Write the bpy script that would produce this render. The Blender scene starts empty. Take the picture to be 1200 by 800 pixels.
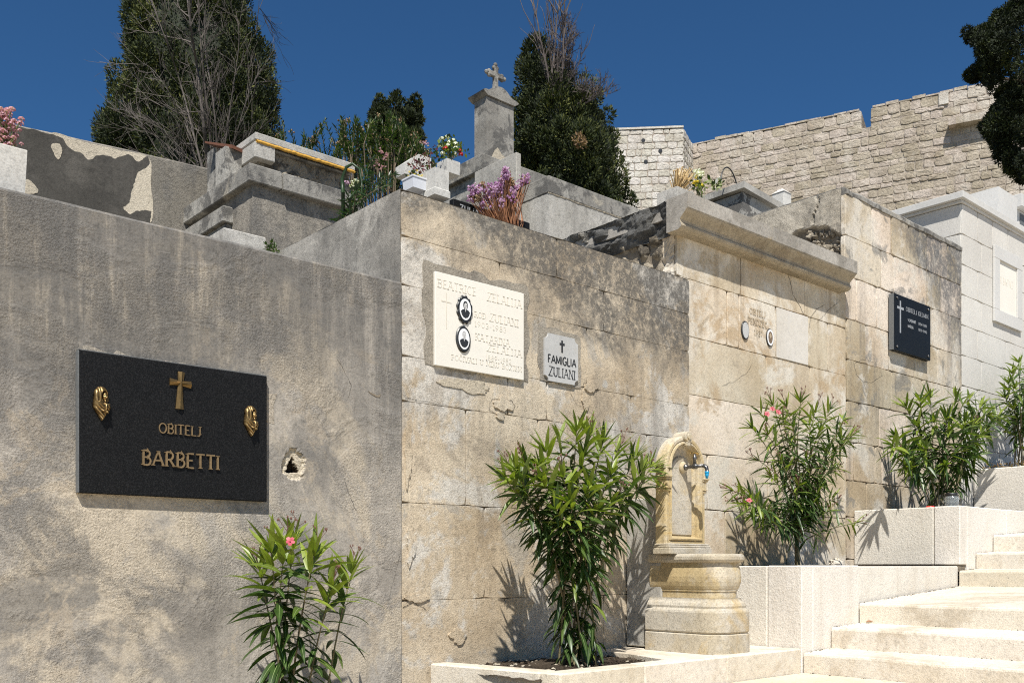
import bpy, math, random
import numpy as np
from mathutils import Vector, noise as mnoise

R = math.radians
rnd = random.Random(7)
scene = bpy.context.scene
COL = scene.collection

# ------------------------------------------------------------------ camera frame
# World frame: X runs along the tomb fronts (away from the camera, to the right), Y into the
# hillside, Z up; the eye is at the origin of the frame.
F = 1118.0
TH = R(41.4)
VX, VY = math.sin(TH), math.cos(TH)          # view direction
RX, RY = VY, -VX                             # right direction
U0, V0 = 600.0, 662.0

def ray(u):
    a = (u - U0) / F
    return VX + a * RX, VY + a * RY

def at(u, v, Y=None, X=None, d=None):
    """point of the world seen at picture place (u, v) on the plane Y, on the plane X or at depth d"""
    rx, ry = ray(u)
    if Y is not None: d = Y / ry
    elif X is not None: d = X / rx
    return Vector((rx * d, ry * d, (V0 - v) * d / F))

def xa(u, Y): return at(u, 0, Y=Y).x
def ya(u, X): return at(u, 0, X=X).y

# ------------------------------------------------------------------ mesh builder
class MB:
    def __init__(s):
        s.v, s.f, s.t, s.m = [], [], [], []
    def add(s, verts, faces, tint=0.5, m=0):
        o = len(s.v)
        s.v.extend([tuple(p) for p in verts])
        for f in faces:
            s.f.append(tuple(i + o for i in f)); s.t.append(tint); s.m.append(m)
        return s
    def box(s, x0, x1, y0, y1, z0, z1, b=0.0, tint=0.5, m=0):
        if b <= 0:
            v = [(x0,y0,z0),(x1,y0,z0),(x1,y1,z0),(x0,y1,z0),(x0,y0,z1),(x1,y0,z1),(x1,y1,z1),(x0,y1,z1)]
            f = [(0,3,2,1),(4,5,6,7),(0,1,5,4),(1,2,6,5),(2,3,7,6),(3,0,4,7)]
            return s.add(v, f, tint, m)
        return s.prism([(x0,y0),(x1,y0),(x1,y1),(x0,y1)], z0, z1, b, tint, m)
    def prism(s, poly, z0, z1, b=0.0, tint=0.5, m=0, ztop=None):
        """plan polygon (counter-clockwise) raised from z0 to z1, arrises chamfered by b"""
        n = len(poly)
        P = [Vector((p[0], p[1])) for p in poly]
        def inset(d):
            out = []
            for i in range(n):
                a, c, e = P[i-1], P[i], P[(i+1) % n]
                d1 = (c-a).normalized(); d2 = (e-c).normalized()
                n1 = Vector((-d1.y, d1.x)); n2 = Vector((-d2.y, d2.x))
                k = (n1+n2); k = k / max(k.dot(n1), .3)
                out.append(c + k*d)
            return out
        rings = []
        if b > 0:
            I = inset(b)
            # cut vertical corners too
            def cut(Q, d):
                o = []
                for i in range(n):
                    c = Q[i]; o.append(c + (Q[i-1]-c).normalized()*d); o.append(c + (Q[(i+1) % n]-c).normalized()*d)
                return o
            rings = [(cut(I, b*.6), z0), (cut(P, b), z0+b), (cut(P, b), z1-b), (cut(I, b*.6), z1)]
        else:
            rings = [(P, z0), (P, z1)]
        k = len(rings[0][0]); v = []; f = []
        for Q, z in rings: v += [(q.x, q.y, z) for q in Q]
        for r in range(len(rings)-1):
            for i in range(k):
                j = (i+1) % k
                f.append((r*k+i, r*k+j, (r+1)*k+j, (r+1)*k+i))
        f.append(tuple(reversed(range(k)))); f.append(tuple((len(rings)-1)*k+i for i in range(k)))
        return s.add(v, f, tint, m)
    def ext(s, poly, origin, ax, ay, an, depth, tint=0.5, m=0):
        """2-D polygon on (ax, ay) at origin, thickened along an"""
        o = Vector(origin); ax = Vector(ax); ay = Vector(ay); an = Vector(an)
        n = len(poly); v = [o+ax*p[0]+ay*p[1] for p in poly]; v += [p+an*depth for p in v]
        f = [tuple(range(n)), tuple(reversed(range(n, 2*n)))]
        for i in range(n):
            j = (i+1) % n; f.append((i, n+i, n+j, j))
        return s.add(v, f, tint, m)
    def tube(s, pts, rad, n=6, tint=0.5, m=0, cap=True):
        pts = [Vector(p) for p in pts]; k = len(pts)
        if not hasattr(rad, '__len__'): rad = [rad]*k
        v = []; f = []
        ref = Vector((.3, .2, 1)).normalized()
        for i, p in enumerate(pts):
            d = (pts[min(i+1, k-1)] - pts[max(i-1, 0)])
            d = d.normalized() if d.length > 1e-9 else Vector((0, 0, 1))
            q = ref if abs(d.dot(ref)) < .95 else Vector((1, 0, 0))
            a = d.cross(q).normalized(); b = d.cross(a)
            for j in range(n):
                t = 2*math.pi*j/n
                v.append(p + (a*math.cos(t)+b*math.sin(t))*rad[i])
        for i in range(k-1):
            for j in range(n):
                j2 = (j+1) % n
                f.append((i*n+j, i*n+j2, (i+1)*n+j2, (i+1)*n+j))
        if cap:
            f.append(tuple(range(n))); f.append(tuple((k-1)*n+j for j in range(n-1, -1, -1)))
        return s.add(v, f, tint, m)
    def lathe(s, prof, c, axis=(0,0,1), n=20, tint=0.5, m=0):
        """profile of (radius, along) turned about axis at c"""
        ax = Vector(axis).normalized(); q = Vector((0,0,1)) if abs(ax.z) < .9 else Vector((1,0,0))
        a = ax.cross(q).normalized(); b = ax.cross(a); c = Vector(c); v = []; f = []
        for r, h in prof:
            for j in range(n):
                t = 2*math.pi*j/n
                v.append(c + ax*h + (a*math.cos(t)+b*math.sin(t))*max(r, 1e-4))
        for i in range(len(prof)-1):
            for j in range(n):
                j2 = (j+1) % n; f.append((i*n+j, i*n+j2, (i+1)*n+j2, (i+1)*n+j))
        f.append(tuple(range(n-1, -1, -1))); f.append(tuple((len(prof)-1)*n+j for j in range(n)))
        return s.add(v, f, tint, m)
    def loft(s, rings, tint=0.5, m=0, cap0=True, cap1=True):
        k = len(rings[0]); v = []; f = []
        for r in rings: v += r
        for i in range(len(rings)-1):
            for j in range(k):
                j2 = (j+1) % k; f.append((i*k+j, i*k+j2, (i+1)*k+j2, (i+1)*k+j))
        if cap0: f.append(tuple(reversed(range(k))))
        if cap1: f.append(tuple((len(rings)-1)*k+j for j in range(k)))
        return s.add(v, f, tint, m)
    def ball(s, c, r, tint=0.5, m=0, nu=8, nv=5, jit=0.0):
        if not hasattr(r, '__len__'): r = (r, r, r)
        v = []; f = []
        for i in range(nv+1):
            p = math.pi*i/nv
            for j in range(nu):
                t = 2*math.pi*j/nu; k = 1 + rnd.uniform(-jit, jit)
                v.append((c[0]+r[0]*math.sin(p)*math.cos(t)*k, c[1]+r[1]*math.sin(p)*math.sin(t)*k, c[2]+r[2]*math.cos(p)*k))
        for i in range(nv):
            for j in range(nu):
                j2 = (j+1) % nu; f.append((i*nu+j, (i+1)*nu+j, (i+1)*nu+j2, i*nu+j2))
        return s.add(v, f, tint, m)
    def octa(s, c, r, tint=0.5, m=0):
        d = [Vector((rnd.gauss(0,1), rnd.gauss(0,1), rnd.gauss(0,1))).normalized() for _ in range(2)]
        a = d[0]; b = a.cross(d[1]).normalized(); e = a.cross(b); c = Vector(c)
        v = [c+a*r, c-a*r, c+b*r*rnd.uniform(.6,1), c-b*r, c+e*r, c-e*r*rnd.uniform(.6,1)]
        f = [(0,2,4),(2,1,4),(1,3,4),(3,0,4),(2,0,5),(1,2,5),(3,1,5),(0,3,5)]
        return s.add(v, f, tint, m)
    def build(s, name, mats, parent=None, smooth=False, origin=None):
        if not isinstance(mats, (list, tuple)): mats = [mats]
        V = np.array(s.v, dtype=np.float64).reshape(-1, 3)
        if parent is not None:
            o = root_loc(parent)
        elif origin is not None:
            o = Vector(origin)
        else:
            lo, hi = V.min(0), V.max(0)
            o = Vector(((lo[0]+hi[0])/2, (lo[1]+hi[1])/2, lo[2]))
        V = V - np.array(o)
        me = bpy.data.meshes.new(name)
        me.from_pydata(V.tolist(), [], s.f)
        for mm in mats: me.materials.append(mm)
        if len(mats) > 1: me.polygons.foreach_set('material_index', s.m)
        at_ = me.attributes.new('tint', 'FLOAT', 'FACE'); at_.data.foreach_set('value', s.t)
        if smooth: me.polygons.foreach_set('use_smooth', [True]*len(s.f))
        me.update()
        ob = bpy.data.objects.new(name, me); COL.objects.link(ob)
        if parent is not None: ob.parent = parent
        else: ob.location = o
        return ob

def root_loc(o):
    l = Vector((0,0,0))
    while o is not None:
        l += Vector(o.location); o = o.parent
    return l

def tag(o, label=None, cat=None, group=None, kind=None):
    if label: o['label'] = label
    if cat: o['category'] = cat
    if group: o['group'] = group
    if kind: o['kind'] = kind
    return o

def thing(name, label, cat, loc, group=None):
    o = bpy.data.objects.new(name, None); COL.objects.link(o)
    o.empty_display_size = .1; o.location = loc
    return tag(o, label, cat, group)

def copy_tree(o, parent=None):
    c = o.copy(); COL.objects.link(c)
    if parent is not None: c.parent = parent
    for ch in [x for x in bpy.data.objects if x.parent == o]: copy_tree(ch, c)
    return c

# ------------------------------------------------------------------ materials
class NT:
    def __init__(s, name):
        s.mat = bpy.data.materials.new(name); s.mat.use_nodes = True
        s.nt = s.mat.node_tree; s.nt.nodes.clear()
        s.out = s.n('ShaderNodeOutputMaterial')
        s.geo = s.n('ShaderNodeNewGeometry')
        s.pos = s.geo.outputs['Position']
    def n(s, t, **kw):
        nd = s.nt.nodes.new(t)
        for k, v in kw.items(): setattr(nd, k, v)
        return nd
    def put(s, sock, val):
        if isinstance(val, bpy.types.NodeSocket): s.nt.links.new(val, sock)
        elif isinstance(val, (tuple, list)) and len(val) == 3 and sock.type == 'RGBA': sock.default_value = (*val, 1)
        else: sock.default_value = val
    def scale(s, vec, sc, off=(0,0,0)):
        m = s.n('ShaderNodeMapping'); s.put(m.inputs['Vector'], vec)
        m.inputs['Scale'].default_value = sc if hasattr(sc, '__len__') else (sc,)*3
        m.inputs['Location'].default_value = off
        return m.outputs[0]
    def noise(s, scale, detail=4, rough=.55, dist=0, vec=None, off=None):
        t = s.n('ShaderNodeTexNoise')
        v = vec or s.pos
        if off is not None: v = s.scale(v, 1, (off, off*1.7, off*.6))
        s.put(t.inputs['Vector'], v)
        t.inputs['Scale'].default_value = scale; t.inputs['Detail'].default_value = detail
        t.inputs['Roughness'].default_value = rough; t.inputs['Distortion'].default_value = dist
        return t.outputs['Fac']
    def voro(s, scale, feature='F1', vec=None, rand=1.0):
        t = s.n('ShaderNodeTexVoronoi', feature=feature)
        s.put(t.inputs['Vector'], vec or s.pos); t.inputs['Scale'].default_value = scale
        t.inputs['Randomness'].default_value = rand
        return t.outputs['Distance']
    def ramp(s, fac, stops, interp='LINEAR'):
        r = s.n('ShaderNodeValToRGB'); r.color_ramp.interpolation = interp
        e = r.color_ramp.elements
        while len(e) < len(stops): e.new(.5)
        for x, (p, c) in zip(e, stops):
            x.position = p; x.color = (*c, 1) if hasattr(c, '__len__') else (c, c, c, 1)
        s.put(r.inputs[0], fac); return r.outputs[0]
    def sstep(s, fac, a, b, lo=0., hi=1.):
        m = s.n('ShaderNodeMapRange', interpolation_type='SMOOTHSTEP')
        s.put(m.inputs[0], fac); m.inputs[1].default_value = a; m.inputs[2].default_value = b
        m.inputs[3].default_value = lo; m.inputs[4].default_value = hi
        return m.outputs[0]
    def math(s, op, a, b=0., c=0.):
        m = s.n('ShaderNodeMath', operation=op)
        s.put(m.inputs[0], a); s.put(m.inputs[1], b); s.put(m.inputs[2], c)
        return m.outputs[0]
    def mix(s, fac, a, b, blend='MIX'):
        m = s.n('ShaderNodeMix', data_type='RGBA', blend_type=blend)
        s.put(m.inputs[0], fac); s.put(m.inputs[6], a); s.put(m.inputs[7], b)
        return m.outputs[2]
    def attr(s, name='tint'):
        a = s.n('ShaderNodeAttribute', attribute_name=name); return a.outputs['Fac']
    def xyz(s):
        m = s.n('ShaderNodeSeparateXYZ'); s.put(m.inputs[0], s.pos); return m.outputs
    def bump(s, h, strength=.5, dist=.01, normal=None):
        b = s.n('ShaderNodeBump'); s.put(b.inputs['Height'], h)
        b.inputs['Strength'].default_value = strength; b.inputs['Distance'].default_value = dist
        if normal: s.put(b.inputs['Normal'], normal)
        return b.outputs[0]
    def bsdf(s, col, rough=.8, normal=None, metal=0., spec=.3, **kw):
        b = s.n('ShaderNodeBsdfPrincipled')
        s.put(b.inputs['Base Color'], col); s.put(b.inputs['Roughness'], rough)
        s.put(b.inputs['Metallic'], metal); s.put(b.inputs['Specular IOR Level'], spec)
        if normal: s.put(b.inputs['Normal'], normal)
        for k, v in kw.items(): s.put(b.inputs[k.replace('_', ' ')], v)
        s.nt.links.new(b.outputs[0], s.out.inputs[0]); s.b = b
        return s.mat

def stone(name, colA, colB, patch=None, patch_sc=.9, patch_lo=.5, patch_hi=.62, patch_amt=.8,
          streak=None, streak_amt=.5, grime=None, gz=(0, 1), grime_amt=.8, g_x=None, lich=None, lich_sc=3., lich_lo=.56, lich_hi=.66, lich_amt=.7,
          tint_amt=.25, warm=0.0, big=1.2, bump=.35, bdist=.006, grain=120., pit=.3, off=0., rough=.88, hatch=0., hw=(1., .6, .35), dark=None, dark_sc=1.2, dark_lo=.52, dark_hi=.62, dark_amt=.7, cont=1., ga=1., giso=False, spots=None, trowel=0.):
    k = NT(name)
    f1 = k.noise(big, 9, .62, .3, off=off)
    mid = tuple((a+b)/2 for a, b in zip(colA, colB))
    lo_ = tuple(max(.004, m+(a-m)*cont) for a, m in zip(colA, mid)); hi_ = tuple(m+(b-m)*cont for b, m in zip(colB, mid))
    col = k.ramp(f1, [(.36, lo_), (.5, mid), (.64, hi_)])
    t = k.attr()
    if tint_amt:
        # every block has its own shade
        v = k.math('MULTIPLY_ADD', t, tint_amt*2, 1-tint_amt)
        g = k.n('ShaderNodeCombineColor'); k.put(g.inputs[0], v); k.put(g.inputs[1], v)
        k.put(g.inputs[2], k.math('MULTIPLY', v, k.math('MULTIPLY_ADD', t, warm, 1-warm/2)))
        col = k.mix(1., col, g.outputs[0], 'MULTIPLY')
    if patch:
        f = k.sstep(k.noise(patch_sc, 10, .7, .4, off=off+11.3), patch_lo, patch_hi, 0, patch_amt)
        col = k.mix(f, col, patch)
    if streak:
        sv = k.scale(k.pos, (7., 7., .55), (off*3, 2.1, 0))
        f = k.sstep(k.noise(1., 6, .65, 0, vec=sv), .46, .72, 0, streak_amt)
        f = k.math('MULTIPLY', f, k.sstep(k.noise(.8, 4, .5, off=off+4.4), .38, .6))
        col = k.mix(f, col, streak)
    if dark:
        f = k.sstep(k.noise(dark_sc, 10, .72, .5, off=off+51.7), dark_lo, dark_hi, 0, dark_amt)
        col = k.mix(f, col, dark)
    if lich:
        f = k.sstep(k.noise(lich_sc, 10, .7, .6, off=off+23.7), lich_lo, lich_hi, 0, lich_amt)
        col = k.mix(f, col, lich)
    if grime:
        z = k.xyz()
        h = k.math('ADD', z[2], k.math('MULTIPLY_ADD', k.noise(1.6, 8, .68, .5, off=off+31.), 1.5, -.75))
        if g_x is not None:
            h = k.math('ADD', h, k.math('MULTIPLY', k.math('SUBTRACT', z[0], g_x[0]), g_x[1]))
        gm = k.sstep(h, gz[0], gz[1])
        if giso: gm = k.math('MULTIPLY', gm, k.math('MULTIPLY', k.sstep(k.noise(6., 12, .8, .3, off=off+61.), .36, .52, .35, 1.), k.sstep(k.noise(24., 6, .8, off=off+67.), .36, .52, .38, 1.)))
        else: gm = k.math('MULTIPLY', gm, k.sstep(k.noise(1., 8, .7, vec=k.scale(k.pos, (14., 14., 1.1), (off, 0, 0))), .3, .55, .35, 1.))
        gm = k.math('MULTIPLY', gm, grime_amt)
        col = k.mix(gm, col, grime)
    if spots:       # round pale lichen
        f = k.sstep(k.voro(3.1, vec=k.scale(k.pos, 1., (off, off*.7, off*1.3))), .07, .10, .8, 0)
        f = k.math('MULTIPLY', f, k.sstep(k.noise(30., 4, .7), .35, .55))
        col = k.mix(f, col, spots)
    # small spots and grain that belong to the stone
    sp = k.noise(38., 5, .75, off=off+3.3)
    col = k.mix(1., col, k.ramp(sp, [(.3, 1-.34*ga), (.46, 1-.03*ga), (.72, 1+.16*ga)]), 'MULTIPLY')
    fine = k.noise(grain, 3, .7)
    col = k.mix(1., col, k.ramp(fine, [(.28, 1-.26*ga), (.5, 1.), (.72, 1+.17*ga)]), 'MULTIPLY')
    if pit:
        pv = k.sstep(k.voro(26., vec=k.scale(k.pos, 1., (off, off, off))), .0, .16, pit, 0)
        pv = k.math('MULTIPLY', pv, k.sstep(k.noise(2.5, 3, .5, off=off+8.), .45, .6))
        col = k.mix(pv, col, tuple(c*.28 for c in colA))
    h = k.math('ADD', k.math('MULTIPLY', fine, hw[0]), k.math('MULTIPLY', sp, hw[1]))
    h = k.math('ADD', h, k.math('MULTIPLY', k.noise(9., 6, .6, off=off), hw[2]))
    if trowel:      # patches rubbed smooth with the trowel
        h = k.math('MULTIPLY', h, k.sstep(k.noise(2.1, 5, .55, .8, off=off+77.), .44, .56, 1-trowel, 1.))
    if hatch:
        z = k.xyz()
        hv = k.scale(k.pos, (60., 60., 22.)); h = k.math('ADD', h, k.math('MULTIPLY', k.noise(1., 2, .5, vec=hv), hatch))
    return k.bsdf(col, rough, k.bump(h, bump, bdist), spec=.2)

def plain(name, col, rough=.6, metal=0., var=.15, sc=30., bump=.1, spec=.4, **kw):
    k = NT(name)
    f = k.noise(sc, 5, .6)
    c = k.mix(1., col, k.ramp(f, [(.3, 1-var), (.7, 1+var)]), 'MULTIPLY')
    return k.bsdf(c, rough, k.bump(f, bump, .003), metal=metal, spec=spec, **kw)

M = {}
M['stucco'] = stone('grey stucco', (.24,.217,.187), (.40,.36,.305), patch=(.49,.42,.32), patch_sc=1.1, patch_lo=0.51, patch_hi=0.585, patch_amt=0.92,
    dark=(.17,.16,.145), dark_sc=1.35, dark_lo=.50, dark_hi=0.6, dark_amt=0.75, lich=(.41,.345,.26), lich_sc=4.2, lich_lo=.55, lich_hi=.62, lich_amt=0.65,
    streak=(.085,.08,.075), streak_amt=.35, grime=(.125,.118,.108), gz=(.15, 1.15), grime_amt=.88, tint_amt=0, big=2.2, bump=.9, bdist=.008, grain=105., pit=.25, off=1., hw=(1.1,.35,.12), cont=1.2, ga=.95, trowel=0.7)
M['stucco_pale'] = stone('paler older stucco', (.30,.262,.21), (.47,.41,.325), patch=(.50,.43,.325), patch_sc=3., dark=(.21,.19,.16), dark_sc=3.5, dark_amt=.6, tint_amt=0, big=2.2, bump=.9, bdist=.008, grain=105., pit=.25, off=2., hw=(1.1,.35,.12), ga=1.3)
M['stucco_side'] = stone('smooth grey render', (.22,.205,.18), (.42,.39,.34), patch=(.14,.133,.122), patch_sc=2.4, patch_amt=.7, streak=(.12,.115,.105), dark=(.47,.44,.385), dark_sc=3., dark_amt=.6, tint_amt=0, bump=.5, off=5., cont=1.3)
M['zul'] = stone('tan rendered blocks', (.42,.335,.23), (.58,.49,.365), patch=(.56,.525,.465), patch_sc=1.7, patch_lo=.50, patch_hi=.57, patch_amt=.9,
    dark=(.28,.23,.17), dark_sc=2.3, dark_lo=.53, dark_hi=.62, dark_amt=0.5, streak=(.16,.14,.115), streak_amt=.6, grime=(.095,.089,.08), gz=(1.34, 1.74), grime_amt=.9, g_x=(3.75, .2),
    lich=(.34,.32,.285), lich_sc=2.8, lich_lo=.56, lich_hi=.62, lich_amt=0.6, tint_amt=.06, bump=.6, bdist=.007, pit=.8, off=9., cont=1.3, giso=True, spots=(.40,.385,.35), ga=1.15)
M['ashlar'] = stone('warm ashlar', (.47,.375,.255), (.62,.535,.415), patch=(.62,.565,.475), patch_sc=1.5, patch_lo=.48, patch_hi=.58, patch_amt=0.95,
    streak=(.27,.20,.125), streak_amt=.6, dark=(.42,.31,.19), dark_sc=1.7, dark_lo=.53, dark_hi=.62, dark_amt=0.8, lich=(.34,.285,.21), lich_sc=5., lich_lo=.58, lich_hi=.66, lich_amt=.55, tint_amt=0.17, warm=.1, bump=.4, pit=.7, off=15., cont=1.15, ga=0.7)
M['ashlar_old'] = stone('lichened ashlar', (.42,.335,.23), (.58,.50,.39), patch=(.57,.52,.44), patch_sc=1.8, patch_lo=.48, patch_hi=.58, streak=(.16,.145,.13), streak_amt=.75,
    grime=(.10,.10,.102), gz=(2.6, 3.0), grime_amt=0.85, g_x=(8.5, .9), lich=(.20,.19,.17), lich_sc=3.4, lich_lo=.56, lich_hi=.63, lich_amt=.7, tint_amt=0.2, warm=.14, bump=.55, pit=.7, off=21., cont=1.2, giso=True, patch_amt=0.9)
M['white_ashlar'] = stone('white ashlar', (.53,.50,.45), (.585,.56,.51), tint_amt=.05, streak=(.43,.41,.38), streak_amt=.3, bump=.35, pit=.1, hatch=.8, off=27., ga=0.35)
M['white_stone'] = stone('smooth white stone', (.50,.485,.455), (.56,.545,.515), tint_amt=.05, bump=.12, pit=.0, off=28., ga=0.35)
M['blank_slab'] = stone('blank pale slab', (.50,.455,.385), (.60,.56,.50), tint_amt=.0, streak=(.44,.34,.23), streak_amt=.4, patch=(.57,.55,.52), bump=.15, pit=.2, off=29., ga=0.4)
M['step'] = stone('cream limestone', (.57,.505,.405), (.66,.60,.50), patch=(.62,.58,.51), patch_sc=1.1, patch_amt=.6, streak=(.38,.30,.19), streak_amt=0.5, dark=(.40,.33,.235), dark_sc=1.6, dark_lo=0.5, dark_hi=0.62, dark_amt=0.6, lich=(.33,.265,.18), lich_sc=6., lich_lo=.6, lich_hi=.72, lich_amt=0.55, tint_amt=.07, warm=.08, bump=.5, pit=0.7, off=33., ga=0.75)
M['planter'] = stone('pale hammered limestone', (.62,.575,.50), (.70,.655,.58), patch=(.56,.48,.37), patch_sc=.9, patch_lo=.55, patch_hi=.75, patch_amt=.5, streak=(.42,.345,.25), streak_amt=.3, tint_amt=.05, warm=.05, bump=.6, bdist=.007, pit=.2, grain=85, hatch=.5, off=37., hw=(1.,.6,.1), ga=0.5)
M['paving'] = stone('sandy paving', (.55,.45,.31), (.63,.54,.41), lich=(.36,.28,.18), tint_amt=.1, bump=.5, off=41., ga=0.6)
M['grey_stone'] = stone('weathered grey stone', (.185,.172,.15), (.36,.34,.30), patch=(.10,.095,.087), patch_sc=4.5, patch_lo=.49, patch_hi=.57, patch_amt=0.85, streak=(.085,.082,.078), streak_amt=.8, lich=(.42,.375,.295), lich_sc=3.6, lich_lo=.58, lich_hi=.66, lich_amt=.7, dark=(.10,.097,.09), dark_sc=8.0, dark_lo=.56, dark_hi=.64, dark_amt=.6, tint_amt=.1, bump=.6, off=45., cont=1.3)
M['pale_grey'] = stone('pale grey concrete', (.33,.31,.27), (.46,.435,.39), streak=(.2,.185,.165), streak_amt=.6, patch=(.28,.265,.235), patch_sc=2.5, dark=(.17,.163,.15), dark_sc=4., dark_lo=.58, dark_hi=.66, dark_amt=.6, tint_amt=.08, bump=.5, off=49., cont=1.2)
M['cornice'] = stone('grey cornice stone', (.29,.265,.228), (.40,.37,.325), patch=(.22,.20,.17), patch_sc=2.4, streak=(.15,.135,.115), streak_amt=.55, dark=(.36,.285,.18), dark_sc=2., dark_lo=.56, dark_hi=.66, dark_amt=.6, tint_amt=0, bump=.4, off=53.)
M['cornice_tan'] = stone('tan cornice moulding', (.31,.26,.185), (.41,.35,.26), streak=(.16,.125,.08), streak_amt=.6, dark=(.25,.20,.14), dark_sc=3., tint_amt=0, bump=.4, off=54.)
M['flank'] = stone('tan flank mortar', (.31,.27,.21), (.45,.405,.33), patch=(.20,.18,.15), patch_sc=3., streak=(.15,.135,.11), streak_amt=.5, tint_amt=0, bump=.9, bdist=.008, off=55., cont=1.2)
M['patchy'] = stone('patchy grey render', (.30,.285,.255), (.40,.38,.34), patch=(.09,.085,.078), patch_sc=3.2, patch_lo=.5, patch_hi=.54, patch_amt=.9, tint_amt=0, bump=.5, off=56.)
M['black_crust'] = stone('black crusted stone', (.04,.039,.037), (.17,.165,.152), patch=(.34,.31,.26), patch_sc=5., patch_lo=.58, patch_hi=.64, tint_amt=.3, bump=1., bdist=.012, off=57., cont=1.2)
M['rubble'] = stone('rubble and mortar', (.17,.14,.10), (.46,.40,.31), patch=(.06,.052,.043), patch_sc=6., patch_lo=.5, patch_hi=.58, tint_amt=.35, bump=1., bdist=.012, off=61.)
M['mortar'] = stone('grey mortar', (.24,.215,.175), (.35,.31,.25), tint_amt=.0, patch=(.18,.16,.135), bump=.9, bdist=.007, off=65.)
M['joint'] = stone('dark joint mortar', (.16,.13,.095), (.30,.25,.185), tint_amt=0, bump=.8, off=67.)
M['joint_pale'] = stone('pale joint mortar', (.36,.34,.31), (.42,.40,.37), tint_amt=0, bump=.5, off=68.)
M['fort'] = stone('fortress limestone', (.315,.262,.20), (.465,.40,.32), patch=(.53,.48,.41), patch_sc=.5, patch_amt=.6, streak=(.25,.20,.16), streak_amt=.35, dark=(.28,.215,.155), dark_sc=0.45, dark_lo=.55, dark_hi=.66, dark_amt=0.45, tint_amt=0.13, warm=.14, big=1.6, bump=.8, bdist=.03, grain=14., pit=.3, off=71.)
M['bastion'] = stone('pale bastion limestone', (.43,.385,.325), (.55,.51,.445), patch=(.57,.54,.48), patch_sc=.5, patch_amt=.6, tint_amt=.12, warm=.1, big=1.6, bump=.8, bdist=.03, grain=14., pit=.3, off=73.)
M['fort_joint'] = stone('fortress mortar', (.30,.25,.20), (.43,.375,.31), tint_amt=0, big=1.5, bump=1., bdist=.03, grain=14., off=75.)
M['dark_render'] = stone('dark grey render', (.048,.044,.037), (.085,.078,.067), patch=(.11,.10,.085), patch_sc=2., streak=(.033,.031,.028), tint_amt=0, bump=.4, off=81.)
M['bare_plaster'] = stone('bare pale plaster', (.40,.345,.26), (.52,.455,.35), tint_amt=0, bump=.8, off=83.)
M['smeared_mortar'] = stone('smeared mortar', (.27,.237,.185), (.40,.35,.275), tint_amt=0, dark=(.2,.18,.15), dark_sc=4., bump=.8, off=84.)
M['old_wall'] = stone('streaked old wall render', (.20,.18,.148), (.32,.285,.235), patch=(.19,.175,.15), patch_sc=1.6, streak=(.11,.104,.094), streak_amt=.85, dark=(.14,.132,.12), dark_sc=3., dark_amt=.6, tint_amt=0, bump=1., off=85., cont=1.2, ga=1.3)
M['fountain'] = stone('ochre fountain stone', (.43,.33,.175), (.51,.42,.265), patch=(.50,.45,.36), patch_sc=2.6, patch_lo=.50, patch_hi=.6, patch_amt=.8, streak=(.26,.19,.10), streak_amt=.45, lich=(.36,.30,.215), lich_sc=5., dark=(.47,.33,.13), dark_sc=3., dark_amt=.6, tint_amt=.05, bump=.35, pit=.6, off=87.)
M['fountain_base'] = stone('worn fountain base stone', (.355,.30,.21), (.47,.41,.31), patch=(.46,.42,.35), patch_sc=2.8, patch_lo=.46, patch_hi=.57, patch_amt=.85, streak=(.25,.205,.14), streak_amt=.65, dark=(.43,.31,.14), dark_sc=3.4, dark_lo=.54, dark_hi=.66, dark_amt=.6, lich=(.24,.21,.165), lich_sc=5., lich_lo=.57, lich_hi=.66, tint_amt=.05, bump=.45, pit=.8, off=89.)
M['marble'] = stone('cream marble', (.68,.64,.56), (.72,.685,.61), tint_amt=0, bump=.06, pit=0, off=91., ga=0.12)
M['marble_cut'] = plain('cut letters in marble', (.60,.55,.46), .7, bump=.0)
M['marble_grey'] = stone('grey white marble', (.40,.395,.38), (.47,.465,.45), patch=(.47,.385,.28), patch_sc=5., patch_lo=.52, patch_hi=.68, patch_amt=.5, tint_amt=0, bump=.05, pit=0, off=93., ga=0.4)
M['black_paint'] = plain('black letter paint', (.025,.025,.024), .5)
M['beige_cut'] = plain('weathered cut letters', (.41,.325,.215), .8)
M['grey_letter'] = plain('pale grey letters', (.30,.31,.32), .5)
M['crack'] = plain('dark crack', (.05,.042,.033), .9)
M['soil'] = stone('dry soil', (.05,.036,.024), (.13,.10,.07), patch=(.22,.17,.12), patch_sc=14., patch_lo=.55, patch_hi=.65, tint_amt=.3, bump=1., bdist=.02, off=95.)
M['ground'] = stone('dusty ground', (.36,.31,.24), (.46,.40,.32), tint_amt=0, bump=.6, off=97.)
M['hill'] = stone('scrubby hillside', (.07,.075,.035), (.20,.165,.11), tint_amt=0, bump=.8, off=99.)
M['foam'] = plain('yellow builders foam', (.55,.30,.045), .8, var=.2, sc=60, bump=.6)
M['timber'] = plain('reddish timber', (.135,.055,.03), .7, var=.3, sc=20)
M['iron'] = plain('dark aged metal', (.06,.06,.058), .45, metal=.8, var=.3)
M['steel'] = plain('dull tap steel', (.16,.155,.15), .38, metal=.9, var=.35, sc=50)
M['brass'] = plain('brass tap handle', (.55,.36,.12), .35, metal=.9)
M['blue_plastic'] = plain('blue plastic', (.01,.27,.50), .35, var=.05)
M['photo_white'] = plain('white enamel', (.75,.75,.74), .25, var=.03)
M['photo_grey'] = plain('grey photo tone', (.42,.41,.40), .3, var=.1)
M['photo_face'] = plain('light photo tone', (.55,.54,.52), .3, var=.1)
M['photo_dark'] = plain('dark photo tone', (.03,.03,.03), .3, var=.1)
M['photo_brown'] = plain('faded brown photo', (.19,.13,.08), .4, var=.4, sc=90)
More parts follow.
